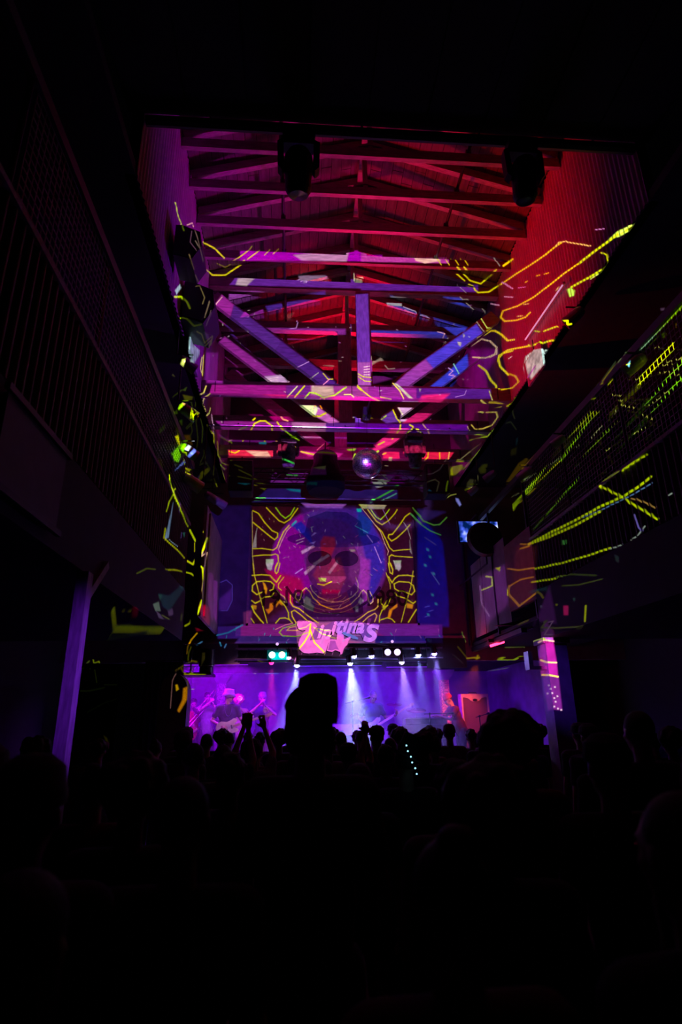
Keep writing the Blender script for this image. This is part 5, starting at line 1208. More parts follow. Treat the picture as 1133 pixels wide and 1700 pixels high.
SLIDE_LINES = '''-754 -914 -793 -924|0.02 0.01 0.05|1.5|0.8
-61 -760 -58 -809|0.5 0.25 0.5|1|0.8
177 -1610 169 -1674|0.5 0.25 0.5|1.5|0.8
-747 -1563 -740 -1619|0.3 0.1 0.5|1.5|0.8
161 -504 178 -508|0.02 0.01 0.05|1|0.8
-347 -1172 -337 -1234|0.3 0.1 0.5|1.5|0.8
-911 -1140 -931 -1175|0.03 0.01 0.1|1|0.8
708 -1107 659 -1133|0.3 0.1 0.5|1|0.8
438 -1257 433 -1277|0.45 0.05 0.2|1|0.8
348 -985 334 -993|0.5 0.25 0.5|1|0.8
420 -1056 425 -1074|0.3 0.1 0.5|1.5|0.8
-302 -1933 -270 -1942|0.5 0.25 0.5|1|0.8
-280 -814 -239 -814|0.3 0.1 0.5|1|0.8
77 -1833 74 -1902|0.03 0.01 0.1|1|0.8
336 -1625 343 -1651|0.02 0.01 0.05|1|0.8
181 -799 210 -823|0.35 0.3 0.35|1.5|0.8
464 -1317 499 -1334|0.02 0.01 0.05|1|0.8
-348 -1637 -328 -1641|0.35 0.3 0.35|1.5|0.8
-548 -870 -533 -908|0.03 0.01 0.1|1.5|0.8
337 -1762 354 -1810|0.3 0.1 0.5|1|0.8
-202 -1959 -156 -1990|0.3 0.1 0.5|1.5|0.8
-766 -1625 -765 -1644|0.5 0.25 0.5|1|0.8
-490 -1114 -452 -1154|0.45 0.05 0.2|1|0.8
293 -799 293 -844|0.5 0.25 0.5|1.5|0.8
-511 -1179 -535 -1223|0.45 0.05 0.2|1|0.8
164 -920 151 -933|0.03 0.01 0.1|1|0.8
234 -1267 261 -1302|0.5 0.25 0.5|1|0.8
228 -785 177 -788|0.02 0.01 0.05|1.5|0.8
236 -1674 252 -1676|0.35 0.3 0.35|1|0.8
295 -1242 290 -1260|0.35 0.3 0.35|1|0.8
128 -1521 167 -1530|0.35 0.3 0.35|1|0.8
-19 -1060 -34 -1077|0.45 0.05 0.2|1|0.8
-453 -1181 -393 -1196|0.03 0.01 0.1|1|0.8
-671 -650 -654 -694|0.5 0.25 0.5|1.5|0.8
-356 -939 -419 -940|0.45 0.05 0.2|1.5|0.8
-242 -569 -252 -608|0.5 0.25 0.5|1.5|0.8
-837 -1079 -825 -1095|0.3 0.1 0.5|1|0.8
466 -1717 426 -1750|0.45 0.05 0.2|1|0.8
-773 -1772 -730 -1793|0.3 0.1 0.5|1.5|0.8
-628 -1796 -670 -1806|0.45 0.05 0.2|1|0.8
-204 -1716 -228 -1771|0.3 0.1 0.5|1|0.8
-674 -857 -662 -875|0.45 0.05 0.2|1|0.8
293 -451 250 -505|0.3 0.1 0.5|1|0.8
-491 -1193 -550 -1207|0.35 0.3 0.35|1|0.8
-493 -556 -533 -605|0.03 0.01 0.1|1.5|0.8
52 -679 83 -716|0.35 0.3 0.35|1.5|0.8
-488 -1520 -509 -1561|0.3 0.1 0.5|1.5|0.8
9 -1675 -13 -1695|0.5 0.25 0.5|1|0.8
467 -1735 509 -1750|0.45 0.05 0.2|1.5|0.8
-539 -317 -506 -341|0.35 0.3 0.35|1|0.8
-287 -1153 -302 -1173|0.45 0.05 0.2|1|0.8
434 -912 433 -983|0.03 0.01 0.1|1|0.8
-444 -336 -415 -361|0.03 0.01 0.1|1.5|0.8
-506 -1232 -530 -1293|0.02 0.01 0.05|1|0.8
305 -658 250 -699|0.45 0.05 0.2|1|0.8
0 -1842 -40 -1888|0.35 0.3 0.35|1.5|0.8
-183 -1456 -177 -1476|0.02 0.01 0.05|1|0.8
623 -757 659 -798|0.45 0.05 0.2|1|0.8
426 -1286 444 -1319|0.03 0.01 0.1|1|0.8
-35 -1992 -70 -2008|0.3 0.1 0.5|1|0.8
-443 -522 -483 -534|0.35 0.3 0.35|1.5|0.8
-472 -546 -461 -609|0.35 0.3 0.35|1.5|0.8
-151 -1400 -153 -1431|0.02 0.01 0.05|1.5|0.8
-902 -1036 -943 -1057|0.35 0.3 0.35|1|0.8
124 -667 98 -675|0.02 0.01 0.05|1|0.8
-774 -847 -739 -873|0.5 0.25 0.5|1.5|0.8
495 -1258 451 -1263|0.02 0.01 0.05|1|0.8
-932 -825 -931 -879|0.02 0.01 0.05|1|0.8
345 -837 315 -859|0.03 0.01 0.1|1|0.8
-536 -1677 -599 -1697|0.02 0.01 0.05|1|0.8
-18 -1615 -43 -1677|0.35 0.3 0.35|1|0.8
592 -1250 615 -1266|0.45 0.05 0.2|1.5|0.8
-511 -1544 -519 -1564|0.02 0.01 0.05|1.5|0.8
-508 -1117 -490 -1135|0.03 0.01 0.1|1.5|0.8
-285 -1033 -328 -1059|0.3 0.1 0.5|1.5|0.8
-1006 -960 -986 -977|0.02 0.01 0.05|1.5|0.8
249 -1664 202 -1677|0.3 0.1 0.5|1|0.8
-400 -1606 -426 -1613|0.5 0.25 0.5|1|0.8
-177 -1470 -196 -1492|0.03 0.01 0.1|1|0.8
-917 -1530 -934 -1544|0.35 0.3 0.35|1|0.8
546 -1219 589 -1251|0.5 0.25 0.5|1|0.8
-689 -564 -657 -627|0.5 0.25 0.5|1|0.8
423 -1232 386 -1265|0.03 0.01 0.1|1.5|0.8
-61 -1456 -13 -1493|0.35 0.3 0.35|1|0.8
61 -1242 21 -1249|0.45 0.05 0.2|1|0.8
-698 -1392 -687 -1415|0.5 0.25 0.5|1|0.8
497 -1320 527 -1342|0.35 0.3 0.35|1|0.8
292 -870 285 -891|0.45 0.05 0.2|1|0.8
85 -313 47 -364|0.03 0.01 0.1|1.5|0.8
44 -1777 34 -1809|0.45 0.05 0.2|1|0.8
1008 -1620 1014 -1642|0.3 0.1 0.2|1|0.8
-1044 -845 -1043 -861|0.3 0.1 0.2|1|0.8
628 -983 632 -994|0.3 0.1 0.2|1|0.8
-597 -413 -589 -438|0.25 0.2 0.05|1|0.8
-1262 -739 -1253 -754|0.35 0.3 0.3|1|0.8
342 -1292 343 -1308|0.3 0.1 0.2|1|0.8
292 -1538 297 -1564|0.35 0.3 0.3|1|0.8
-1089 -429 -1094 -447|0.25 0.2 0.05|1|0.8
-1258 -595 -1261 -606|0.3 0.1 0.2|1|0.8
-669 -865 -669 -881|0.25 0.2 0.05|1|0.8
87 -2088 90 -2110|0.35 0.3 0.3|1|0.8
47 -1478 55 -1493|0.35 0.3 0.3|1|0.8
-392 -2040 -385 -2058|0.25 0.2 0.05|1|0.8
-1248 -1991 -1249 -2009|0.25 0.2 0.05|1|0.8
-576 -1219 -576 -1233|0.3 0.1 0.2|1|0.8
348 -1626 338 -1648|0.25 0.2 0.05|1|0.8
-1279 -522 -1274 -538|0.3 0.1 0.2|1|0.8
593 -309 603 -334|0.35 0.3 0.3|1|0.8
721 -638 724 -652|0.35 0.3 0.3|1|0.8
-1271 -412 -1264 -437|0.35 0.3 0.3|1|0.8
1187 -1756 1188 -1769|0.25 0.2 0.05|1|0.8
-291 -443 -284 -459|0.35 0.3 0.3|1|0.8
-1069 -1056 -1065 -1073|0.3 0.1 0.2|1|0.8
286 -1503 282 -1524|0.35 0.3 0.3|1|0.8
1119 -1601 1113 -1613|0.3 0.1 0.2|1|0.8
672 -1395 670 -1409|0.25 0.2 0.05|1|0.8
512 -1534 506 -1549|0.35 0.3 0.3|1|0.8
-894 -693 -884 -717|0.25 0.2 0.05|1|0.8
-1285 -341 -1290 -359|0.25 0.2 0.05|1|0.8
-1291 -646 -1297 -667|0.25 0.2 0.05|1|0.8
-970 -666 -960 -684|0.3 0.1 0.2|1|0.8
-841 -870 -836 -893|0.35 0.3 0.3|1|0.8
726 -1061 731 -1083|0.35 0.3 0.3|1|0.8
-234 -1625 -236 -1637|0.35 0.3 0.3|1|0.8
314 -2078 311 -2096|0.25 0.2 0.05|1|0.8
798 -561 800 -581|0.3 0.1 0.2|1|0.8
933 -360 924 -380|0.3 0.1 0.2|1|0.8
761 -1090 767 -1102|0.3 0.1 0.2|1|0.8
-839 -1466 -848 -1480|0.25 0.2 0.05|1|0.8
627 -836 635 -849|0.25 0.2 0.05|1|0.8
524 -908 516 -929|0.25 0.2 0.05|1|0.8
161 -1915 164 -1930|0.25 0.2 0.05|1|0.8
732 -791 728 -808|0.25 0.2 0.05|1|0.8
980 -683 977 -699|0.3 0.1 0.2|1|0.8
388 -1320 393 -1341|0.3 0.1 0.2|1|0.8
709 -1236 716 -1255|0.35 0.3 0.3|1|0.8
-1159 -1079 -1153 -1101|0.35 0.3 0.3|1|0.8
-40 -1245 -39 -1269|0.25 0.2 0.05|1|0.8
832 -1014 833 -1029|0.25 0.2 0.05|1|0.8
-1169 -380 -1165 -405|0.35 0.3 0.3|1|0.8
-1329 -1450 -1337 -1472|0.3 0.1 0.2|1|0.8
-747 -639 -741 -657|0.3 0.1 0.2|1|0.8
-356 -858 -347 -878|0.3 0.1 0.2|1|0.8
-119 -1732 -128 -1751|0.35 0.3 0.3|1|0.8
-324 -1772 -321 -1795|0.3 0.1 0.2|1|0.8
797 -1891 806 -1911|0.25 0.2 0.05|1|0.8
-435 -241 -442 -265|0.35 0.3 0.3|1|0.8
-745 -529 -742 -549|0.3 0.1 0.2|1|0.8
-858 -1022 -863 -1048|0.35 0.3 0.3|1|0.8
-161 -1594 -166 -1606|0.35 0.3 0.3|1|0.8
-378 -1677 -357 -1699 -325 -1717 -286 -1731 -240 -1740 -192 -1743 -144 -1740 -98 -1731 -58 -1717 -26 -1699 -4 -1677|0.3 0.2 0.1|1.1|0.7
-463 -1698 -431 -1732 -385 -1762 -328 -1784 -263 -1799 -193 -1804 -123 -1799 -57 -1785 1 -1763 47 -1733 81 -1698|0.3 0.2 0.1|1.1|0.7
-547 -1718 -506 -1766 -446 -1806 -370 -1838 -285 -1857 -194 -1864 -102 -1857 -16 -1838 60 -1807 122 -1767 164 -1719|0.3 0.2 0.1|1.1|0.7
-631 -1739 -580 -1800 -506 -1852 -414 -1891 -308 -1916 -194 -1925 -81 -1917 26 -1892 120 -1853 196 -1802 249 -1740|0.3 0.2 0.1|1.1|0.7
-715 -1759 -654 -1833 -566 -1897 -511 -1921 -456 -1944 -393 -1960 -329 -1975 -262 -1980 -195 -1985 -128 -1980 -61 -1976 3 -1961 67 -1946 124 -1922 180 -1898 270 -1835 333 -1760|0.3 0.2 0.1|1.1|0.7
-1436 -258 -1347 -303 -1297 -377 -1247 -452 -1206 -499 -1164 -547 -1122 -594 -1033 -632 -1034 -697 -1084 -743 -1147 -697 -1194 -659 -1240 -620 -1286 -582 -1336 -539 -1387 -496 -1437 -453|0.62 0.6 0|2.6|1
-1214 -205 -1157 -269 -1107 -321 -1057 -373 -1006 -425 -923 -460 -827 -397 -784 -336 -741 -275 -698 -214|0.62 0.6 0|2.6|1
-1061 -204 -1020 -262 -980 -320 -904 -383 -815 -319 -782 -260 -750 -201|0.3 0.8 0|2.2|1
-1446 -896 -1367 -894 -1288 -892 -1229 -901 -1171 -909 -1112 -918 -1048 -878 -1010 -775 -984 -719 -958 -662 -932 -606 -887 -554 -841 -501|0.62 0.6 0|2.2|1
-1447 -1022 -1368 -1012 -1289 -1002 -1213 -1002 -1137 -1002 -1074 -983 -1030 -1008 -1024 -1112 -1050 -1175 -1076 -1239|0.62 0.6 0|2.2|1
-998 -969 -1022 -904 -997 -840 -971 -775 -941 -714 -911 -653 -881 -593 -817 -527|0.7 0.4 0.3|1.4|1
-1448 -271 -1448 -335 -1448 -399 -1448 -463 -1448 -527 -1447 -590 -1447 -654 -1447 -717 -1447 -781 -1447 -845 -1447 -908 -1447 -972 -1447 -1035 -1439 -1103 -1431 -1171 -1423 -1239|0.5 0.4 0.1|1.3|1
-1368 -544 -1383 -611 -1399 -678 -1415 -745 -1430 -813 -1446 -880|0.42 0.42 0.36|1.5|0.6
-730 -761 -663 -737 -596 -714|0.9 0.5 0.6|1.8|1
-717 -812 -615 -767|0.9 0.5 0.6|1.5|1
1180 -280 1098 -342 1061 -397 1024 -451 987 -506 932 -574 877 -642 817 -650 803 -697 862 -758 944 -710 994 -665 1044 -619 1093 -573 1135 -525 1177 -477|0.62 0.6 0|2.6|1
966 -220 924 -289 869 -350 814 -412 760 -446 706 -480 614 -426 578 -376 542 -325 505 -275 469 -224|0.62 0.6 0|2.4|1
832 -221 762 -317 681 -396 601 -345 562 -284 523 -224|0.4 0.8 0|2.2|1
1169 -899 1048 -906 967 -916 887 -927 827 -873 782 -764 743 -684 704 -603 651 -549 598 -495|0.62 0.6 0|2.2|1
1206 -1034 1126 -1029 1046 -1024 979 -1019 911 -1014 858 -992 818 -1022 817 -1117 842 -1176 867 -1235|0.62 0.6 0|2.2|1
791 -995 806 -927 754 -819 729 -747 703 -675 678 -603 638 -551 599 -499 560 -447 521 -396 481 -344 442 -292 376 -211|0.7 0.4 0.3|1.4|1
1069 -438 1102 -492 1135 -546 1160 -635 1185 -723|0.42 0.42 0.36|1.6|0.7
724 -222 753 -286 782 -351 811 -415 841 -479|0.5 0.25 0.8|1.2|0.6
1193 -287 1251 -341 1308 -395 1365 -449|0.05 0.35 0.05|2|1
1229 -191 1275 -238 1321 -286 1368 -333|0.05 0.35 0.05|2|1
574 -860 601 -928 628 -995 655 -1063 682 -1130|0.5 0.25 0.8|1.8|1
450 -658 495 -719 541 -780|0.5 0.25 0.8|1.8|1
252 -503 304 -532 357 -560 410 -589 463 -617|0.05 0.4 0.5|1.3|1
-1455 -1345 -1380 -1339 -1304 -1332 -1235 -1337 -1165 -1342 -1103 -1415 -1059 -1458 -1024 -1401 -989 -1345|0.62 0.6 0|2.6|1
-1294 -1621 -1382 -1663 -1457 -1602 -1450 -1512 -1381 -1448 -1318 -1441 -1255 -1434 -1153 -1448 -1098 -1499 -1117 -1576 -1167 -1595|0.62 0.6 0|2.6|1
-1294 -1731 -1257 -1705 -1143 -1692 -1105 -1635|0.62 0.6 0|2.4|1
-1465 -1763 -1408 -1807 -1332 -1769|0.62 0.6 0|2.6|1
-1465 -1859 -1422 -1961 -1372 -2025 -1323 -2089 -1279 -2134|0.62 0.6 0|3|1
-1442 -1139 -1434 -1208 -1426 -1276 -1418 -1345 -1403 -1407 -1388 -1468 -1373 -1530 -1359 -1592 -1344 -1653 -1328 -1713 -1312 -1773 -1295 -1833 -1279 -1893 -1263 -1953 -1246 -2012 -1231 -2073 -1216 -2134|0.62 0.6 0|1.8|1
-1479 -2057 -1429 -2134|0.62 0.6 0|1.8|1
-1005 -1756 -961 -1808 -917 -1860 -868 -1962 -863 -2065 -806 -2136|0.62 0.6 0|2.3|1
-1077 -2135 -1008 -2058 -919 -2052 -843 -2085|0.62 0.6 0|2.3|1
-833 -1667 -835 -1783 -791 -1860 -690 -1898 -627 -1950 -565 -2001 -514 -2040 -463 -2079 -376 -2138|0.85 0.65 0|2.2|1
-743 -2136 -774 -2081 -805 -2027 -817 -1949 -767 -1924 -716 -1963 -666 -2001 -603 -2059 -540 -2118|0.85 0.65 0|2.2|1
-738 -1641 -752 -1718 -702 -1776 -670 -1732 -653 -1667 -637 -1603 -573 -1551 -510 -1616 -459 -1719 -403 -1770 -346 -1822|0.85 0.6 0.1|2.2|1
-502 -1512 -471 -1603 -421 -1654 -371 -1706 -301 -1738 -231 -1771 -117 -1777|0.6 0.5 0.2|1.5|1
-359 -1822 -296 -1851 -233 -1880 -119 -1913|0.85 0.75 0|2.2|1
-1000 -1138 -1016 -1209 -1033 -1280 -1058 -1313 -1083 -1280 -1075 -1203 -1043 -1138|0.62 0.6 0|2.2|1
-939 -1370 -983 -1428 -1027 -1487 -1028 -1551 -978 -1589|0.62 0.6 0|1.6|1
-1054 -1589 -1004 -1654 -929 -1705 -892 -1796 -942 -1782|0.6 0.45 0.1|1.8|1
-381 -1487 -279 -1506 -215 -1477 -151 -1447|0.85 0.7 0|2.6|1
-748 -1312 -687 -1270 -626 -1228|0.5 0.25 0.8|2|1
799 -1364 857 -1464 905 -1391 973 -1343 1046 -1340 1120 -1337 1227 -1356|0.62 0.6 0|2.6|1
1036 -1606 1115 -1639 1181 -1667 1236 -1606 1211 -1512 1145 -1458 1058 -1451 971 -1445 890 -1485 902 -1566 968 -1606 1036 -1606|0.62 0.6 0|2.6|1
901 -1633 940 -1687 1007 -1707 1073 -1728 1139 -1772 1206 -1815 1246 -1782|0.62 0.6 0|2.4|1
1216 -1268 1204 -1336 1193 -1404 1182 -1471 1170 -1539 1147 -1615 1123 -1691 1100 -1768 1083 -1828 1066 -1889 1049 -1949 1033 -2010 1016 -2070 999 -2130|0.62 0.6 0|1.6|1
1119 -2131 1154 -2077 1188 -2024 1223 -1970 1258 -1916|0.62 0.6 0|2.6|1
673 -1727 664 -1807 711 -1861 766 -1767|0.62 0.6 0|2|1
826 -1728 802 -1788 777 -1848 730 -1888 683 -1928 642 -2022 633 -2129|0.62 0.6 0|2.2|1
641 -2096 701 -2076 761 -2056 840 -2076 892 -2130|0.62 0.6 0|2.2|1
619 -1740 617 -1861 563 -1915 456 -1955 396 -2001 336 -2047 276 -2088 216 -2128|0.85 0.55 0.05|2.2|1
355 -2128 405 -2081 455 -2035 562 -1978 595 -2022 554 -2122|0.85 0.5 0.1|2|1
295 -1699 329 -1633 376 -1586 435 -1646 447 -1706 459 -1767 491 -1820 532 -1781 533 -1713 504 -1659 476 -1605|0.8 0.5 0.3|2|1
252 -1377 291 -1485 283 -1605 239 -1652 195 -1699 115 -1740 36 -1780 -31 -1784 -97 -1789 -163 -1793|0.5 0.35 0.25|1.5|1
275 -1713 221 -1766 167 -1820 87 -1860 7 -1900 -79 -1906 -164 -1913|0.6 0.4 0.2|1.5|1
802 -1134 815 -1215 827 -1296 866 -1317 874 -1242 836 -1134|0.62 0.6 0|2.2|1
760 -1296 781 -1359 803 -1422 824 -1485 828 -1566|0.62 0.6 0|1.5|1
-1086 -2246 -1031 -2220 -976 -2195 -921 -2169 -858 -2155 -795 -2142|0.6 0.2 0.3|1.5|1
-1261 -2792 -1319 -2772 -1378 -2751|0.62 0.6 0|2|1
-736 -2157 -812 -2179 -888 -2202 -963 -2224 -1020 -2293 -964 -2351 -889 -2355 -813 -2359 -738 -2363 -662 -2341 -587 -2318 -511 -2295|0.25 0.45 0|2.2|1
-736 -2191 -850 -2214 -896 -2259 -835 -2260 -775 -2260 -715 -2260|0.5 0.3 0.1|2|1
-514 -2162 -526 -2247 -537 -2332 -580 -2402 -623 -2473 -669 -2529 -715 -2585|0.9 0.7 0|3.2|1
-522 -2261 -500 -2332 -477 -2403 -455 -2474 -399 -2531 -344 -2588 -289 -2645|0.9 0.7 0|3.2|1
-739 -2260 -666 -2239 -592 -2218 -521 -2162|0.9 0.5 0.2|2.2|1
-465 -2219 -419 -2257 -373 -2295 -327 -2333 -268 -2349 -208 -2365 -149 -2381 -90 -2397|0.8 0.6 0.1|2.2|1
-424 -2233 -347 -2255 -271 -2276 -200 -2269|0.8 0.6 0.1|2|1
207 3874 242 3803 277 3731|0.6 0.1 0.4|1|1
271 3877 305 3805 340 3733|0.6 0.1 0.4|1|1
334 3879 368 3807 402 3735|0.6 0.1 0.4|1|1
397 3881 431 3809 466 3737|0.6 0.1 0.4|1|1
460 3883 495 3811 529 3740|0.6 0.1 0.4|1|1
524 3885 559 3813 593 3742|0.6 0.1 0.4|1|1
588 3887 622 3816 656 3744|0.6 0.1 0.4|1|1
651 3889 685 3818 719 3746|0.6 0.1 0.4|1|1
714 3892 749 3820 783 3748|0.6 0.1 0.4|1|1
778 3894 812 3822 847 3750|0.6 0.1 0.4|1|1
842 3896 876 3824 911 3752|0.6 0.1 0.4|1|1
905 3898 940 3826 974 3754|0.6 0.1 0.4|1|1
1433 3864 1481 3787 1529 3710|0.7 0.6 0|2|1
1570 3869 1618 3792 1666 3715|0.7 0.6 0|2|1
1731 3874 1779 3797 1827 3720|0.7 0.6 0|2|1
1892 3880 1940 3802 1988 3725|0.7 0.6 0|2|1
-2486 3969 -2416 3943 -2352 3908 -2284 3878 -2236 3819 -2184 3765 -2131 3713|0.62 0.6 0|3.4|1
-2387 3540 -2320 3527 -2274 3485 -2203 3487 -2133 3489 -2063 3492 -2010 3530 -1956 3569 -1903 3608 -1850 3647 -1797 3686|0.62 0.6 0|3.4|1
-1903 3719 -1844 3764 -1784 3810 -1692 3902 -1645 3969|0.62 0.6 0|2.6|1
-1743 3707 -1695 3744 -1646 3783 -1597 3822 -1512 3913|0.62 0.6 0|2.4|1
-1461 3789 -1416 3837 -1332 3940|0.62 0.6 0|2|1
-1318 3813 -1187 3959|0.62 0.6 0|2|1
-2213 3677 -2137 3652 -2062 3628 -2006 3661 -1949 3695 -1893 3728|0.5 0.4 0|2|1
1920 3683 1974 3631 2026 3578 2077 3524 2138 3507 2200 3490 2261 3473 2320 3524 2376 3572 2428 3614 2480 3657|0.62 0.6 0|3.6|1
2058 3459 2126 3434 2155 3358 2208 3312 2300 3319 2392 3327 2447 3365 2504 3406 2556 3440|0.62 0.6 0|3.6|1
1808 3683 1867 3628 1926 3575 1986 3521|0.62 0.6 0|2.4|1
2602 3728 2657 3769 2717 3816 2758 3840|0.85 0.6 0|5|1
2446 3866 2494 3796 2542 3726|0.42 0.42 0.36|2|0.7
-811 3414 -748 3454 -684 3494 -721 3398|0.5 0.25 0.8|2|1
-649 3476 -560 3469 -471 3462 -398 3521 -325 3579|0.5 0.25 0.8|2|0.7
-791 3508 -863 3478 -935 3448|0.5 0.25 0.8|2|1
-1344 1804 -1273 1819 -1203 1834 -1133 1849|0.8 0.6 0.8|1.8|1
-1344 1768 -1274 1783 -1204 1799 -1133 1814|0.8 0.6 0.8|1.8|1
-1345 1733 -1274 1748 -1204 1763 -1134 1778|0.8 0.6 0.8|1.8|1
-2268 2924 -2219 2985 -2170 3047 -2121 3108|0.9 0.5 0.6|2|0.8
-2594 2484 -2576 2554 -2555 2627 -2534 2701 -2514 2774|0.7 0.5 0.3|2|1
-2557 2365 -2531 2435 -2505 2504 -2479 2574|0.7 0.4 0.4|2|1
-689 1719 -639 1757 -590 1795 -540 1833|0.42 0.42 0.36|1.6|0.7
-461 1821 -422 1773 -383 1725 -303 1727|0.62 0.6 0|2|1
-465 1626 -410 1676 -356 1726|0.7 0.2 0.5|2|1
-885 1922 -822 1956 -759 1989 -696 2023|0.5 0.25 0.8|1.4|1
-926 2692 -819 2709 -768 2884|0.5 0.25 0.8|1.8|0.8
223 1947 318 1965|0.9 0.6 0.8|1.6|1
222 1901 317 1915|0.9 0.6 0.8|1.6|1
221 1857 316 1865|0.9 0.6 0.8|1.6|1
220 1812 315 1814|0.9 0.6 0.8|1.6|1
113 1833 206 1779 271 1773 335 1767|0.62 0.6 0|2.2|1
126 1778 179 1740 231 1702 333 1698|0.62 0.6 0|2|1
1839 2143 1870 2085 1900 2027 1931 1969|0.2 0.6 0.6|2.6|1
1742 2077 1823 2022 1753 1951 1814 1939 1875 1926 1791 1882|0.5 0.25 0.8|2.4|1
2169 2795 2213 2731 2257 2666 2307 2608|0.42 0.42 0.36|2|0.6
2248 2854 2281 2798 2314 2743 2347 2687 2429 2692|0.5 0.8 0.1|2.2|1
1796 3679 1843 3638 1890 3596 1937 3555 1985 3515|0.62 0.6 0|2.6|1
1895 3229 1945 3191 2029 3195 2075 3152 2122 3110 2171 3071|0.42 0.42 0.36|2|0.6
1882 3470 1905 3391 1954 3345 2003 3299|0.42 0.42 0.36|1.5|0.5
2319 3082 2380 3023|0.42 0.42 0.36|2|0.6
1000 3131 1067 3106 1135 3081 1203 3057 1243 2997 1327 2994 1398 2976 1451 2934|0.4 0.4 0.7|2|1
1028 3083 1097 3046 1178 3022|0.5 0.2 0.6|3|1
1574 2704 1636 2689 1698 2674 1668 2602|0.9 0.5 0.6|2|0.7
736 2182 790 2121 902 2134|0.42 0.42 0.36|2.2|0.7
513 1543 472 1535|0.5 0.35 0.6|2|0.8
1489 1491 1509 1488|0.5 0.35 0.6|1|0.8
-607 1258 -583 1250|0.5 0.35 0.6|1|0.8
1016 2258 1000 2250|0.4 0.1 0.5|1.5|0.8
1173 2976 1179 2940|0.5 0.35 0.6|1|0.8
2137 3145 2095 3139|0.4 0.1 0.5|1|0.8
-973 1059 -990 1030|0.4 0.1 0.5|1|0.8
1950 1681 1902 1663|0.5 0.35 0.6|1.5|0.8
-628 2727 -612 2725|0.5 0.35 0.6|1.5|0.8
394 1613 400 1601|0.2 0.1 0.6|1.5|0.8
871 2727 896 2712|0.5 0.35 0.6|1.5|0.8
2009 2389 2004 2361|0.5 0.5 0.5|1.5|0.8
-586 1316 -603 1291|0.4 0.1 0.5|2|0.8
-1697 2532 -1692 2487|0.5 0.5 0.5|2|0.8
1758 2610 1749 2581|0.5 0.5 0.5|1.5|0.8
-2074 1072 -2067 1060|0.5 0.5 0.5|2|0.8
1868 2423 1860 2374|0.5 0.5 0.5|1.5|0.8
-893 1397 -916 1369|0.2 0.1 0.6|1.5|0.8
-1505 2951 -1511 2899|0.5 0.35 0.6|1.5|0.8
-1189 1818 -1184 1773|0.4 0.1 0.5|1.5|0.8
-1990 1135 -1991 1124|0.4 0.1 0.5|1|0.8
2142 1953 2126 1947|0.5 0.35 0.6|1.5|0.8
-1482 2272 -1480 2259|0.2 0.1 0.6|1|0.8
1868 1827 1867 1809|0.5 0.5 0.5|1.5|0.8
-108 2478 -85 2466|0.4 0.1 0.5|1.5|0.8
544 2054 566 2048|0.5 0.5 0.5|1.5|0.8
-1955 1385 -1962 1360|0.5 0.5 0.5|1|0.8
-638 1599 -637 1577|0.5 0.5 0.5|2|0.8
2044 2427 2029 2418|0.5 0.5 0.5|1.5|0.8
-788 2497 -788 2474|0.5 0.5 0.5|2|0.8
-704 1724 -738 1702|0.4 0.1 0.5|1.5|0.8
1628 1678 1577 1671|0.4 0.1 0.5|2|0.8
122 2747 78 2737|0.5 0.5 0.5|1.5|0.8
821 1597 855 1575|0.2 0.1 0.6|2|0.8
-900 1909 -871 1875|0.4 0.1 0.5|1|0.8
-1523 2129 -1496 2106|0.4 0.1 0.5|2|0.8
583 3023 605 3003|0.4 0.1 0.5|1|0.8
-1752 1032 -1757 1002|0.2 0.1 0.6|1.5|0.8
-690 1685 -681 1677|0.5 0.5 0.5|2|0.8
-2217 2187 -2211 2166|0.5 0.5 0.5|1|0.8
2065 1981 2078 1962|0.5 0.5 0.5|2|0.8
2021 2527 2044 2517|0.5 0.5 0.5|1.5|0.8
-154 2759 -153 2733|0.4 0.1 0.5|1|0.8
468 2365 515 2366|0.5 0.5 0.5|1|0.8
265 1805 257 1789|0.2 0.1 0.6|2|0.8
-358 1038 -357 1007|0.2 0.1 0.6|2|0.8
-553 1287 -559 1270|0.5 0.5 0.5|2|0.8
-37 2217 -60 2216|0.5 0.5 0.5|1.5|0.8
-1585 3000 -1621 2995|0.5 0.5 0.5|1|0.8
-2040 2751 -2038 2724|0.5 0.5 0.5|2|0.8
-1158 2068 -1157 2056|0.5 0.5 0.5|1|0.8
-944 1794 -957 1766|0.5 0.35 0.6|2|0.8
-2144 2771 -2157 2753|0.5 0.5 0.5|2|0.8
1038 3069 1024 3047|0.4 0.1 0.5|2|0.8
-2058 2509 -2085 2501|0.4 0.1 0.5|2|0.8
-2165 1415 -2172 1388|0.2 0.1 0.6|2|0.8
1568 1355 1551 1329|0.4 0.1 0.5|2|0.8
1773 2155 1795 2120|0.2 0.1 0.6|1|0.8
335 1736 351 1711|0.2 0.1 0.6|1|0.8
830 1242 822 1191|0.5 0.35 0.6|1.5|0.8
-1918 2559 -1952 2531|0.5 0.35 0.6|2|0.8
-762 2171 -758 2158|0.5 0.35 0.6|1.5|0.8
-1675 2791 -1705 2771|0.4 0.1 0.5|1|0.8
2191 1653 2214 1637|0.2 0.1 0.6|1|0.8
1356 2991 1352 2971|0.2 0.1 0.6|2|0.8
1088 2531 1119 2519|0.4 0.1 0.5|1.5|0.8
-2170 2842 -2169 2803|0.5 0.5 0.5|1.5|0.8
1865 2854 1859 2830|0.5 0.5 0.5|2|0.8
1820 1965 1843 1939|0.4 0.1 0.5|2|0.8
-1120 1494 -1093 1481|0.5 0.5 0.5|1|0.8
-1063 1405 -1009 1466 -955 1527 -900 1587|0.6 0.6 0.3|2.4|1
-937 1408 -885 1470 -833 1532 -780 1595|0.62 0.6 0|3.2|1
-766 1400 -695 1484 -603 1475 -535 1440 -467 1405 -405 1418 -343 1431 -281 1444 -215 1494 -148 1543 -82 1592|0.42 0.7 0|3.2|1
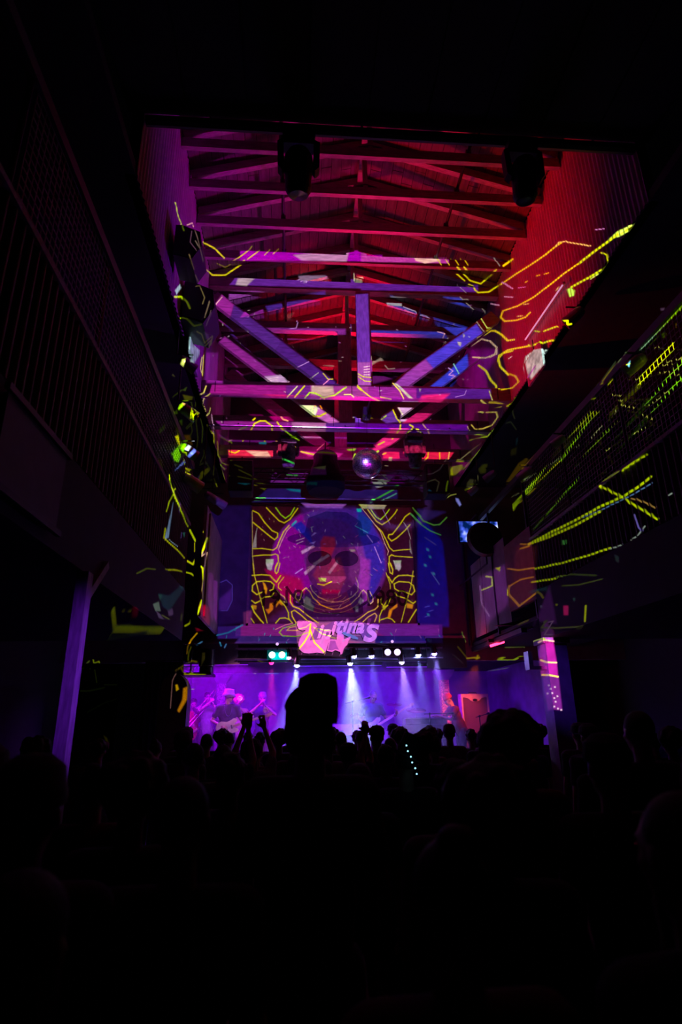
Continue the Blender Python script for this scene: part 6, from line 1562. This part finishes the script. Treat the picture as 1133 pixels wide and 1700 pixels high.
-549 1319 -501 1405|0.9 0.3 0|2.2|1
-410 1322 -455 1405|0.9 0.3 0|2.2|1
-119 1460 -4 1466 42 1415|0.8 0.8 0.2|2.4|1
104 1596 168 1537|0.62 0.6 0|2.6|1
107 1622 158 1569 209 1516 266 1471 323 1425 387 1403 452 1381 516 1358 581 1336|0.62 0.6 0|2.6|1
491 1429 552 1419 612 1409 673 1400|0.62 0.6 0|2.2|1
706 1674 763 1608 820 1542 851 1475 882 1409|0.8 0.7 0.1|2.6|1
2347 1572 2371 1491 2395 1410|0.3 0.35 0.1|2.4|1
1762 1453 1841 1474 1921 1496 1955 1578|0.5 0.25 0.8|1.2|0.6
-579 1194 -516 1192 -452 1189 -348 1246|0.62 0.6 0|4.4|1
-521 1207 -531 1278 -542 1349 -450 1316|0.8 0.6 0.8|2|1
-1082 1257 -1100 1185 -1062 1127 -982 1100|0.9 0.4 0.2|3.2|1
-1232 1255 -1266 1190|0.9 0.4 0|2.6|1
786 1319 817 1245 848 1172 899 1106|0.62 0.6 0|3|1
879 1360 911 1307 942 1254 974 1202|0.8 0.8 0.5|2.4|1
587 1154 667 1217|0.42 0.7 0|2.6|1
148 1214 205 1186 263 1157|0.62 0.6 0|3.6|1
-1593 923 -1564 982 -1535 1042 -1443 1091 -1352 1092 -1262 1023 -1229 923|0.7 0.65 0|3.4|1
-1557 1100 -1522 1137|0.7 0.65 0|3|1
-1158 1076 -1103 989 -1035 931|0.75 0.65 0|3.4|1
-1831 914 -1752 955|0.8 0.4 0.3|2.2|1
837 912 891 980 906 1060|0.62 0.6 0|3.4|1
1063 1063 1114 1036 1114 997 1060 956 1007 915|0.62 0.6 0|3.2|1
1114 997 1192 979 1224 918|0.62 0.6 0|3.2|1
1285 1080 1323 1027 1361 974 1399 921|0.5 0.3 0.2|2.4|1
2047 1051 2072 971|0.4 0.3 0.2|2|1
-1877 658 -1787 631 -1718 672|0.9 0.6 0|3|1
-693 669 -616 651 -540 634 -463 617 -394 613 -325 609 -256 605 -187 602 -118 598|0.62 0.6 0|4|1
1442 679 1432 599 1388 559|0.9 0.5 0|3|1
1634 681 1637 575|0.9 0.5 0|2.6|1
1802 689 1782 577|0.9 0.5 0.1|2.6|1
597 806 701 860|0.62 0.6 0|3.2|1
672 643 724 664|0.9 0.6 0|3|1
-2012 914 -1936 912 -1860 909 -1785 906 -1774 883|0.2 0.3 0|2.6|1
-1044 905 -982 858 -920 812 -852 778 -784 744|0.4 0.5 0|2.6|1
-1758 954 -1666 985|0.15 0.25 0.05|3|1
-428 701 -370 755 -311 809|0.6 0.1 0.2|1.6|1
-1800 424 -1738 402 -1675 379|0.12 0.14 0|2.6|1
-2015 457 -1913 419|0.4 0.7 0|3|1
206 638 162 503 237 515 314 524 394 535 595 696|0.4 0.8 0|4.4|1
-1089 432 -1006 400 -923 369 -849 363 -775 358 -701 352|0.05 0.5 0.05|4|1
522 -92 582 -59 641 -26 701 7 760 40 820 73 880 107 940 140|0.05 0.5 0.05|4|1
711 -72 772 -40 834 -8 896 24 957 56|0.1 0.45 0.3|3|1
-1731 341 -1677 314 -1622 288 -1567 261 -1512 235 -1458 208 -1403 181 -1348 155 -1293 128 -1238 101|0.12 0.14 0|2.6|1
-1751 228 -1692 216 -1633 204 -1574 192 -1515 180 -1456 168 -1397 156 -1338 144 -1279 132 -1220 120|0.1 0.12 0|2.2|1
-1405 -78 -1332 -74 -1258 -69|0.05 0.5 0.05|3|1
1181 -291 1227 -336 1273 -381 1319 -425 1365 -470 1418 -507 1470 -543 1522 -579 1581 -602 1640 -626 1699 -649|0.05 0.3 0.05|2.6|1
1232 -191 1275 -246 1319 -301 1363 -355 1406 -410 1465 -433 1524 -456 1583 -479 1683 -468 1743 -408 1804 -347|0.07 0.3 0.02|3|1
1420 -689 1486 -732 1551 -775 1617 -819|0.05 0.05 0.15|2|1
1519 -1283 1553 -1335 1588 -1386 1623 -1437 1657 -1488|0.1 0.15 0.4|1.6|1
1406 -1875 1487 -1855|0.08 0.08 0.6|1.5|1
1465 -1946 1547 -1926|0.08 0.08 0.6|1.5|1
1403 -2038 1484 -2018|0.08 0.08 0.6|1.5|1
-2040 -1487 -1985 -1463 -1930 -1440 -1875 -1416 -1827 -1458 -1778 -1501 -1779 -1565 -1779 -1628 -1779 -1692 -1780 -1755 -1807 -1812 -1835 -1868 -1863 -1925 -1959 -1925|0.08 0.04 0.4|1.8|1
-2030 -2331 -1970 -2318 -1911 -2304 -1851 -2290 -1792 -2259 -1733 -2228 -1675 -2196 -1616 -2165|0.02 0.2 0.4|3.4|1
-2360 -2498 -2277 -2442|0.03 0.15 0.3|3|1
-1990 -2458 -1969 -2514|0.02 0.25 0.4|3|1
-1914 -2542 -1887 -2487|0.05 0.2 0.4|3|1
546 -2483 622 -2497 699 -2510 776 -2524|0.5 0.25 0.8|1.5|0.4
-1108 -2221 -1114 -2245|0.02 0.25 0.4|1.5|1
-1871 -2333 -1883 -2383|0.02 0.25 0.4|1.5|1
-1159 -2333 -1172 -2358|0.02 0.25 0.4|1.5|1
-1020 -2439 -1047 -2478|0.1 0.1 0.5|1.5|1
913 -2252 900 -2292|0.3 0.1 0.4|1.5|1
1492 -2428 1484 -2474|0.1 0.1 0.5|1.5|1
446 -2333 426 -2367|0.02 0.25 0.4|1.5|1
1432 -2420 1459 -2466|0.02 0.25 0.4|1.5|1
1304 -2354 1327 -2400|0.3 0.1 0.4|1.5|1
-1254 -2303 -1266 -2337|0.02 0.25 0.4|1.5|1
-866 -2406 -893 -2428|0.3 0.1 0.4|1.5|1
1627 -2342 1636 -2383|0.02 0.25 0.4|1.5|1
1628 -2256 1623 -2283|0.3 0.1 0.4|1.5|1
-380 -2245 -384 -2282|0.3 0.1 0.4|1.5|1
38 -2435 14 -2457|0.02 0.25 0.4|1.5|1
-963 -2345 -941 -2369|0.02 0.25 0.4|1.5|1
-914 -2202 -922 -2223|0.1 0.1 0.5|1.5|1
672 -2453 643 -2481|0.02 0.25 0.4|1.5|1
820 -2310 846 -2348|0.02 0.25 0.4|1.5|1
-906 -2245 -909 -2269|0.1 0.1 0.5|1.5|1
185 -2240 189 -2271|0.1 0.1 0.5|1.5|1
-1345 -2396 -1353 -2424|0.02 0.25 0.4|1.5|1
-386 -2251 -361 -2274|0.02 0.25 0.4|1.5|1
-1746 -2235 -1736 -2259|0.02 0.25 0.4|1.5|1
-5 -2350 -16 -2372|0.3 0.1 0.4|1.5|1
-910 -2454 -900 -2480|0.02 0.25 0.4|1.5|1
-3137 4340 -3109 4277 -3089 4202 -3061 4138 -3029 4095 -2993 4057 -3046 3888 -3027 3825|0.42 0.7 0|3.2|1
-2841 3647 -2802 3574 -2757 3509 -2733 3461 -2710 3412 -2686 3364|0.9 0.6 0.4|2.2|1
-2949 3406 -2928 3345 -2902 3290 -2874 3239 -2844 3189|0.9 0.6 0.2|2.4|1
-2809 3112 -2777 3066 -2744 3020 -2665 3040 -2645 2976 -2617 2903 -2590 2830 -2626 2718|0.9 0.7 0.2|2.2|1
-2510 2758 -2531 2689 -2553 2621 -2574 2552 -2593 2487|0.9 0.6 0.3|2.2|1
-2487 2614 -2507 2546 -2524 2484 -2541 2422 -2558 2360|0.8 0.4 0.5|2|1
-2862 4086 -2740 4178 -2709 4128|0.9 0.5 0.4|2|1
-2843 3835 -2825 3767 -2804 3702 -2789 3636 -2775 3569 -2759 3506 -2735 3453 -2712 3399 -2689 3345|0.9 0.5 0.4|2|1
-2897 3820 -2907 3754 -2917 3689 -2927 3623 -2876 3550 -2823 3480|0.8 0.3 0.5|1.5|1
-3112 2772 -2964 2840 -2923 2792 -2879 2747 -2835 2637|0.45 0.6 0|4.5|1
-2978 2475 -2882 2455 -2817 2406 -2753 2357 -2647 2371|0.45 0.6 0|3.4|1
-2695 2279 -2612 2237 -2579 2178 -2547 2120 -2421 2239 -2427 2171 -2434 2104 -2441 2037 -2444 1964 -2447 1891 -2450 1818 -2453 1746 -2478 1795 -2503 1845 -2490 1927 -2476 2011 -2458 2100 -2427 2184 -2529 2081|0.8 0.7 0.1|2.4|1
-2514 1410 -2440 1446 -2400 1562|0.6 0.55 0.1|2.6|1
-2337 1435 -2382 1401 -2415 1383 -2439 1285 -2401 1245 -2366 1198|0.6 0.55 0.1|2.6|1
-2348 1123 -2282 1198 -2260 1286|0.5 0.5 0.1|3|1
-2323 1010 -2292 964 -2261 919 -2173 887 -2159 791 -2185 696|0.5 0.55 0|3.6|1
-2234 1204 -2228 1123 -2218 1048 -2206 975 -2164 896|0.4 0.2 0.4|1.8|1
-2082 806 -2077 734 -2072 663 -2066 592 -2021 546 -1975 501 -1844 504|0.4 0.55 0|2.6|1
-2049 394 -1984 382 -1953 333 -1921 285 -1889 237|0.35 0.35 0|3|1
-2645 1361 -2622 1309 -2598 1257|0.3 0.45 0|2|1
-2759 953 -2753 880 -2744 810|0.3 0.45 0|2|1
-2586 1375 -2545 1363 -2548 1310 -2551 1257|0.3 0.5 0|2|1
-2430 1088 -2403 1023 -2377 957 -2371 891 -2365 825 -2359 759|0.3 0.45 0|2|1
-2756 1045 -2702 954|0.3 0.5 0|2|1
-2771 1001 -2780 938 -2787 879 -2790 825 -2580 1029 -2561 973 -2541 916 -2556 870 -2572 823|0.25 0.35 0|1.6|1
-2678 895 -2496 1083 -2496 1021 -2479 969 -2463 916 -2446 864 -2430 812 -2430 750 -2430 689|0.25 0.35 0|1.6|1
-2900 280 -2847 270 -2832 208 -2816 147|0.3 0.4 0|2|1
-2725 80 -2738 -32|0.3 0.4 0|2|1
-2310 655 -2291 602 -2353 441 -2253 498 -2215 454 -2176 411 -2138 367 -2165 236 -2074 262 -2042 209 -2018 146|0.25 0.35 0|1.6|1
-3156 -155 -3142 -229 -3125 -299 -3109 -367 -3077 -416 -3045 -464 -3010 -508 -2973 -550 -2931 -595 -2894 -647 -2848 -687 -2812 -739 -2775 -790 -2729 -830|0.7 1 0|4.4|1
-2465 -584 -2435 -645 -2404 -706 -2374 -767|0.7 1 0|4.4|1
-3073 -454 -3113 -525 -3160 -606 -3182 -685 -3214 -778|0.6 0.9 0|3|1
-3014 -320 -3080 -419|0.6 0.9 0|2.4|1
-3230 -1062 -3243 -1141 -3255 -1220 -3144 -1258 -3068 -1275 -2993 -1294 -2917 -1312 -2858 -1339 -2799 -1367|0.8 0.95 0|4.4|1
-2512 -1099 -2417 -1156 -2361 -1056 -2338 -990 -2315 -924 -2291 -857|0.8 0.95 0|4.4|1
-3144 -1201 -3086 -1222 -3020 -1231 -2955 -1242|0.4 0.7 0.9|2|1
-2907 -503 -2924 -600 -2932 -685|0.2 0.1 0.5|1.8|1
-2388 -801 -2388 -872 -2388 -943|0.6 0.7 0|2|1
-2879 -1074 -2864 -987|0.15 0.1 0.5|2|1
-2367 -1093 -2386 -1169 -2288 -1094 -2307 -1169 -2321 -1245 -2335 -1320 -2349 -1396|0.5 0.3 0.2|2.2|1
-3220 -1718 -3128 -1685 -3033 -1649 -2948 -1625 -2846 -1605|0.55 0.65 0|3.6|1
-2518 -1292 -2445 -1311 -2376 -1368 -2371 -1433 -2367 -1499 -2363 -1564|0.55 0.65 0|3.6|1
-3856 -2025 -3782 -1970 -3708 -1915 -3633 -1859 -3540 -1831 -3446 -1803|0.25 0.35 0|3|1
-2363 -1564 -2376 -1649 -2390 -1734 -2363 -1847|0.3 0.2 0.05|2|1
-2842 -2299 -2858 -2401|0.4 0.5 0|4|1
-2542 -2177 -2460 -2127 -2437 -2052 -2414 -1977 -2391 -1902|0.4 0.5 0|4|1
-4211 -2581 -4169 -2597 -4127 -2614 -4085 -2630 -4043 -2647 -4001 -2663|1.2 1.4 0|3|1
-3997 -2665 -3929 -2664 -3861 -2664 -3792 -2664 -3717 -2666 -3641 -2668 -3565 -2670 -3500 -2670 -3436 -2670 -3371 -2670 -3306 -2670 -3242 -2670|1.5 1.8 0|4|1
-3278 -2473 -3201 -2476 -3125 -2479|0.5 0.6 0.1|2.6|1
-4016 -2662 -4006 -2723 -3992 -2778 -3913 -2748 -3900 -2807 -3888 -2865 -3876 -2923 -3864 -2982|0.2 0.3 0|2.4|1
-4003 -2704 -3939 -2701 -3875 -2697 -3812 -2694 -3748 -2691 -3677 -2688 -3607 -2685 -3536 -2682 -3465 -2679|0.06 0.1 0.01|2.4|1
-4134 -2805 -4067 -2741|0.06 0.1 0.01|3|1
-4149 -3158 -4073 -3147 -3998 -3136 -3930 -3113 -3862 -3090 -3793 -3066 -3725 -3043|0.07 0.12 0.01|3.6|1
-3726 -2997 -3653 -2986 -3580 -2975 -3506 -2964|0.07 0.12 0.01|3|1
31014 100244 31014 100244 31014 100244 31014 100244|0.07 0.12 0.01|3|1
-4020 -3476 -3960 -3438 -3900 -3400 -3840 -3362 -3780 -3324 -3720 -3286 -3647 -3254 -3574 -3222 -3501 -3190|0.03 0.05 0.01|3|1
31014 100244 31014 100244|0.03 0.05 0.01|3|1
-2351 -2296 -2402 -2356 -2450 -2411 -2480 -2471 -2503 -2520 -2516 -2632|0.7 0.35 0|3|1
-2449 -2521 -2469 -2576 -2489 -2632 -2498 -2744|0.4 0.4 0|2.4|1
-2710 -2928 -2626 -2872 -2427 -2752 -2364 -2768 -2488 -3014|0.7 0.5 0|4|1
-2627 -2886 -2595 -2937 -2587 -3018 -2525 -3031 -2564 -3174 -2561 -3265|0.75 0.6 0|4|1
-2515 -3014 -2453 -3020 -2392 -3026 -2329 -3029 -2263 -3030|0.7 0.95 0|3.6|1
-2682 -2900 -2710 -2965 -2789 -3094 -2816 -3159 -2821 -3222 -2825 -3285 -2830 -3349 -2835 -3412 -2839 -3475 -2844 -3539 -2849 -3602|0.2 0.1 0.1|2|1
2594 3454 2635 3476 2676 3499 2718 3522 2758 3544 2803 3571 2850 3594 2897 3616 2946 3641 2993 3664 3043 3691 3085 3713 3130 3740 3173 3763 3218 3790 3264 3825 3305 3853 3350 3887 3395 3910 3442 3935|0.95 0.6 0|4|1
3350 3887 3396 3945 3486 3937 3540 3900 3599 3870 3658 3840 3717 3812 3771 3779 3830 3750|0.9 0.5 0.1|2.6|1
2991 2845 2926 2784 2859 2774 2796 2769 2745 2779 2694 2790 2643 2801 2589 2886 2622 2986 2671 2992 2720 2997 2770 3004 2818 3009 2860 3024 2907 3045 2948 3059 2992 3076 3038 3096 3080 3121 3125 3152 3171 3183 3213 3209 3259 3239 3299 3265 3344 3298 3390 3330 3435 3363 3476 3390 3528 3419 3579 3447 3629 3476 3674 3496|0.95 0.6 0|3.6|1
3674 3496 3719 3530 3758 3557 3792 3577 3837 3610 3877 3637 3929 3669 3980 3699 4032 3730 4075 3758 4118 3785 4161 3812 4207 3842 4259 3859 4311 3875 4371 3900 4427 3922 4490 3951|0.5 0.55 0|5.5|1
4488 3962 4422 3945 4360 3931 4318 3905 4275 3879 4232 3852|0.6 0.9 0.1|4|1
3562 3117 3606 3134 3650 3151 3694 3168 3738 3185 3782 3201 3825 3217 3877 3244 3927 3267 3977 3291 4032 3321 4080 3354 4127 3386 4174 3419 4221 3451|0.45 0.55 0|5|1
3973 3591 4056 3528 4062 3461 4072 3398 4091 3345|0.5 0.5 0|2.6|1
3824 3174 3870 3201 3913 3223 3963 3253 4011 3282 4062 3314 4113 3346|0.6 0.8 0.1|2|1
2350 2643 2457 2691 2510 2672 2556 2629 2598 2580 2641 2518 2682 2455 2770 2444|0.9 0.7 0|4|1
2181 2513 2329 2587 2386 2551 2444 2515 2486 2446 2532 2381 2508 2276 2442 2260 2378 2248 2321 2270 2244 2269 2171 2272|0.7 0.5 0.3|3.2|1
2549 2134 2563 2234 2622 2262 2682 2292 2739 2290 2797 2287 2851 2281 2907 2277 2964 2273|0.9 0.7 0|3.8|1
2964 2288 3004 2262 3080 2281 3119 2255 3202 2273 3272 2275 3330 2267 3399 2271|0.55 0.6 0|4.4|1
3182 2469 3236 2479 3285 2485 3339 2495 3390 2487 3446 2486 3449 2421 3518 2434|0.5 0.55 0|4|1
3053 2509 3118 2475|0.3 0.45 0|3|1
3083 3453 3128 3456|0.9 0.5 0|2.4|1
3194 3452 3247 3454|0.9 0.5 0|2.4|1
2929 3388 2959 3400|0.9 0.5 0|2.4|1
2613 3484 2663 3436 2708 3383 2755 3332|0.7 0.2 0.5|3|1
2830 3321 2930 3307|0.6 0.1 0.4|2|1
2644 3226 2699 3204 2756 3182|0.7 0.3 0.5|2.4|1
2459 3159 2512 3127 2569 3100|0.7 0.3 0.5|2.6|1
2818 2832 2881 2822|0.9 0.5 0.1|2.4|1
2906 3011 2970 3003|0.9 0.5 0.1|2.2|1
3900 4014 3960 4004 4021 3993|0.6 0.2 0.5|1.8|1
2692 2138 2735 2164|0.7 0.5 0.4|2|1
3352 3121 3386 3167|0.5 0.3 0.1|3|1
2745 2259 2680 2256 2617 2255 2553 2181 2564 2112 2575 2044 2611 1982 2650 1924 2687 1863|0.85 0.75 0|3.8|1
2700 1874 2784 1810 2826 1702 2782 1662 2739 1623 2690 1627 2622 1609 2560 1597|0.45 0.35 0|3.4|1
2282 2147 2334 2085 2384 2021 2416 1933 2447 1844 2484 1783 2521 1722 2520 1615|0.8 0.75 0|3.8|1
2533 2346 2534 2269 2448 2240 2393 2251 2338 2262 2269 2255|0.6 0.4 0.3|2.6|1
2665 1332 2744 1368 2784 1445 2867 1501|0.45 0.55 0|3|1
2347 1376 2452 1378 2579 1354|0.35 0.3 0|4|1
2203 1403 2271 1363 2339 1323|0.6 0.6 0.1|3.6|1
2380 1314 2449 1295 2518 1275 2537 1183 2500 1129 2463 1074 2392 1052 2312 1017 2245 1009 2179 1001 2115 1081|0.4 0.35 0.05|2.8|1
2159 904 2232 921 2288 913 2342 903 2397 895 2442 944 2487 994|0.35 0.55 0|2.8|1
2763 1281 2781 1215 2819 1154|0.2 0.25 0.05|2.4|1
2684 1083 2760 1106 2816 1052 2872 998|0.15 0.2 0.05|2.4|1
2364 774 2329 735 2293 695 2257 656 2222 617 2188 580 2147 532 2105 484 2063 435|0.25 0.35 0|2.2|1
2274 790 2232 761 2190 731 2141 694 2087 651 2033 607 1968 555 1959 571|0.12 0.12 0.05|2.2|1
2134 129 2215 149|0.5 0.6 0|3|1
1759 184 1737 103 1726 13|0.25 0.4 0|4|1
1321 312 1373 302 1433 302 1503 312 1564 348 1624 385 1754 579|0.1 0.08 0.08|2.6|1
1327 131 1373 149 1422 171 1481 191 1541 212 1609 162 1588 87 1566 11|0.12 0.11 0.05|3|1
1723 -68 1883 35 1973 56|0.35 0.4 0.05|2.4|1
2931 1714 2964 1769 2998 1825 3031 1880|0.3 0.1 0.5|3|1
5417 2552 5429 2499|0.7 0.4 0|2.6|1
3816 1108 3873 1122|0.4 0.5 0|2|1
4226 1475 4285 1490|0.4 0.5 0|2|1
4056 1299 4114 1372|0.6 0.6 0|2|1
4108 1109 4163 1079 4224 1056|0.28 0.27 0.03|3.5|1
4689 1490 4764 1482 4840 1472|0.28 0.27 0.03|3.5|1
4991 1452 5067 1442|0.28 0.27 0.03|3.5|1
4187 989 4243 966|0.28 0.27 0.03|3.5|1
4721 1418 4791 1408 4860 1399 4925 1387|0.28 0.27 0.03|3.5|1
5054 1363 5119 1352|0.28 0.27 0.03|3.5|1
4224 905 4279 865 4340 832 4399 798|0.28 0.27 0.03|3.5|1
4955 1317 5026 1298|0.28 0.27 0.03|3.5|1
4759 1293 4832 1279 4904 1264 4977 1249|0.28 0.27 0.03|3.5|1
4519 645 4581 589 4643 532|0.28 0.27 0.03|3.5|1
4883 1217 4948 1201 5014 1184|0.28 0.27 0.03|3.5|1
5145 1151 5210 1117 5275 1084|0.28 0.27 0.03|3.5|1
5161 2189 5232 2186 5303 2183 5374 2180|0.22 0.22 0.06|4|1
5517 2174 5588 2171|0.22 0.22 0.06|4|1
4708 1735 4774 1736|0.3 0.3 0.04|3|1
4432 1276 4482 1259|0.3 0.3 0.04|3|1
5493 1910 5427 1885|0.22 0.24 0.04|3|1
5297 1834 5226 1818 5155 1802 5084 1786|0.22 0.24 0.04|3|1
4861 941 4813 924|0.3 0.32 0.04|3|1
5320 1523 5265 1498 5210 1473 5137 1466 5064 1459 4991 1452 4919 1446 4846 1439|0.3 0.32 0.04|3|1
5228 1096 5172 1071|0.28 0.32 0.04|3|1
4543 412 4497 397 4445 376 4395 358|0.28 0.32 0.04|3|1
4756 868 4702 838 4648 807 4595 777|0.28 0.32 0.04|3|1
4058 209 4012 187|0.28 0.32 0.04|3|1
3954 616 3919 576 3885 537 3850 497 3815 457|0.2 0.2 0.08|3.5|1
4165 840 4128 787|0.2 0.2 0.08|3.5|1
5247 953 5204 913 5162 872|0.2 0.22 0.03|2.5|1
3648 385 3598 359|0.1 0.12 0.05|3|1
3398 253 3348 227 3298 201 3240 175|0.1 0.12 0.05|3|1
2920 -149 2866 -170|0.1 0.12 0.05|3|1
3052 81 2989 49 2927 18 2864 -14|0.1 0.12 0.05|3|1
2806 -955 2858 -963 2910 -971 2959 -983 3011 -992 3071 -991 3119 -1004 3173 -1010 3224 -1005 3274 -1002 3325 -997 3368 -1002 3418 -999 3467 -996 3517 -993 3567 -989|0.02 0.03 0|2|1
3908 -402 3959 -439 4014 -474 4056 -522 4099 -570 4153 -605 4195 -654 4246 -694 4285 -750 4324 -803 4374 -846 4418 -895 4462 -943 4514 -984 4550 -1041 4602 -1082 4638 -1139 4689 -1180|0.6 0.8 0|4.6|1
4603 -445 4546 -488 4503 -516 4460 -544 4400 -580 4355 -599 4308 -620 4249 -656 4203 -665 4158 -675 4102 -696 4054 -708 4008 -718 3962 -729 3916 -739 3869 -755 3811 -783 3763 -801 3715 -818 3667 -836 3619 -854 3570 -872 3522 -888 3473 -904 3423 -920 3374 -936 3324 -953 3282 -961 3233 -977 3187 -996 3140 -1014 3093 -1032 3053 -1043 3006 -1062|0.65 0.9 0|6|1
4618 -555 4582 -568 4533 -594 4494 -609 4457 -622 4406 -651 4369 -663 4315 -686 4274 -696 4233 -705 4179 -728 4137 -739 4095 -749 4052 -759 3998 -783 3955 -794 3914 -804 3857 -815 3800 -827 3743 -838 3685 -851|0.1 0.25 0.5|3|1
4333 -734 4398 -757 4450 -797 4501 -837 4560 -879 4605 -936 4664 -978|0.4 0.25 0.05|3.4|1
4227 -223 4276 -194 4325 -166 4374 -138 4418 -119 4472 -89 4514 -72 4555 -56|0.4 0.55 0|5|1
3951 -329 3993 -310 4036 -290 4079 -271 4121 -251 4164 -231|0.08 0.12 0|3|1
2945 -1084 2994 -1075 3043 -1066 3093 -1058 3134 -1058 3183 -1049 3231 -1042 3281 -1028 3331 -1013 3372 -1007 3421 -994 3470 -980 3519 -967 3568 -954 3616 -936 3665 -918 3713 -900 3762 -882 3818 -855 3866 -838 3913 -822|0.65 0.9 0|6|1
3027 -1521 3083 -1519 3131 -1525 3185 -1525 3239 -1524 3294 -1523 3339 -1532 3392 -1533 3441 -1529 3490 -1525 3539 -1522 3587 -1519 3635 -1517 3682 -1514 3730 -1512 3782 -1507 3833 -1502 3894 -1488 3945 -1484 3995 -1480 4044 -1479|0.6 0.85 0|4.8|1
2982 -1732 3036 -1738 3092 -1742 3149 -1745 3198 -1756 3254 -1760 3310 -1763|0.55 0.8 0|4.4|1
4043 -1486 4090 -1484 4138 -1481 4196 -1467|0.25 0.35 0.3|3.4|1
4840 -829 4890 -801|0.25 0.35 0.3|3.4|1
4331 -1418 4369 -1401 4407 -1384 4448 -1334 4475 -1297 4515 -1248|0.25 0.35 0.3|3.4|1
4371 -1019 4390 -1093 4410 -1167 4429 -1241 4480 -1316|0.15 0.12 0.5|3.6|1
3311 -1745 3360 -1746 3403 -1755 3450 -1759 3499 -1761 3555 -1780 3611 -1800 3667 -1820 3723 -1840 3779 -1860 3835 -1880|0.12 0.2 0.02|4|1
3385 -1918 3441 -1931 3498 -1944 3554 -1956 3610 -1969 3661 -1968 3713 -1968 3764 -1968 3816 -1968 3867 -1967 3918 -1967|0.2 0.3 0.02|3|1
2833 -1128 2889 -1123 2945 -1119|0.6 0.45 0|4|1
2833 -1050 2903 -1078|0.5 0.4 0|3|1
2662 -1413 2732 -1446 2802 -1479 2854 -1485 2907 -1491 2959 -1497 3012 -1504|0.6 0.45 0|3.6|1
2997 -1653 2941 -1650 2885 -1647 2829 -1644 2781 -1665 2734 -1685 2687 -1706|0.6 0.4 0|3.6|1
2673 -1702 2666 -1770 2665 -1831 2696 -1895 2732 -1952 2769 -2010 2806 -2079 3054 -1919 3100 -1978 3125 -2041|0.6 0.5 0|4|1
2937 -2334 2873 -2350 2810 -2366|0.6 0.5 0|4|1
2371 -1447 2456 -1488 2454 -1559 2456 -1627 2403 -1638 2351 -1650 2300 -1659|0.4 0.4 0.1|3.6|1
2287 -1578 2292 -1642 2298 -1706 2301 -1773 2306 -1837 2312 -1901 2345 -1974 2378 -2045 2410 -2119|0.2 0.08 0.25|3|1
3695 -2343 3692 -2407 3688 -2471 3685 -2535 3681 -2599|1.6 1.9 0|3.4|1
3654 -2664 3594 -2663 3544 -2652 3494 -2640 3444 -2629 3394 -2617 3344 -2605 3294 -2594 3246 -2577 3197 -2561 3148 -2545 3100 -2528 3170 -2430 3134 -2445|0.25 0.3 0.05|3.4|1
3192 -2467 3255 -2467 3139 -2658 3188 -2673 3237 -2688|0.8 0.4 0.9|2.4|1
3046 -2776 3129 -2754 3207 -2765 3284 -2776|0.9 0.5 0.4|3.6|1
3082 -3067 3163 -3128 3240 -3134 3321 -3137|0.95 0.6 0.2|3.8|1
3099 -3315 3194 -3347 3266 -3362 3338 -3377|0.95 0.6 0.1|4.2|1
1938 -2553 1988 -2615 2038 -2677 2090 -2741 2212 -2730 2306 -2730 2256 -2752 2283 -2690|0.35 0.3 0|3.2|1
2023 -2297 2043 -2390 2081 -2463|0.1 0.2 0.02|2.6|1
1862 -2686 1913 -2734 1964 -2782 2014 -2831|0.1 0.08 0.08|2.4|1
2623 -2775 2686 -2778 2749 -2780 2814 -2781 2878 -2781 3002 -2723 3070 -2726 3130 -2736|0.3 0.5 0|4.4|1
2754 -2559 2816 -2558 2879 -2556 2942 -2554 3005 -2553 3067 -2551 3129 -2592|0.08 0.14 0.02|3|1'''
def rd(t):
    out = []
    for r in t.split('\n'):
        p, c, a, b = r.split('|'); n = [int(k)/10000 for k in p.split()]
        out.append((list(zip(n[::2], n[1::2])), tuple(float(k) for k in c.split()), float(a), float(b)))
    return out
img = make_slide([(p, c, a, s*1.3) for p, c, a, s in rd(SLIDE_PATCHES)], [(p, w*.95, c, a) for p, c, w, a in rd(SLIDE_LINES)])
proj = projector_light(img, 28000)

# ------------------------------------------------------------------ drawing units to metres (the audience is already in metres)
KS = .77; skip = set(o.name for o in CROWD) | {'camera'}
for o in list(SC.objects):
    if o.parent or o.name in skip: continue
    o.location = (Vector(o.location)-Vector((0, 0, ZF)))*KS
    if o.type == 'LIGHT':
        l = o.data; l.energy *= KS*KS
        if l.type == 'AREA': l.size *= KS; l.size_y *= KS
        else: l.shadow_soft_size *= KS
    else:
        o.scale = tuple(s*KS for s in o.scale)
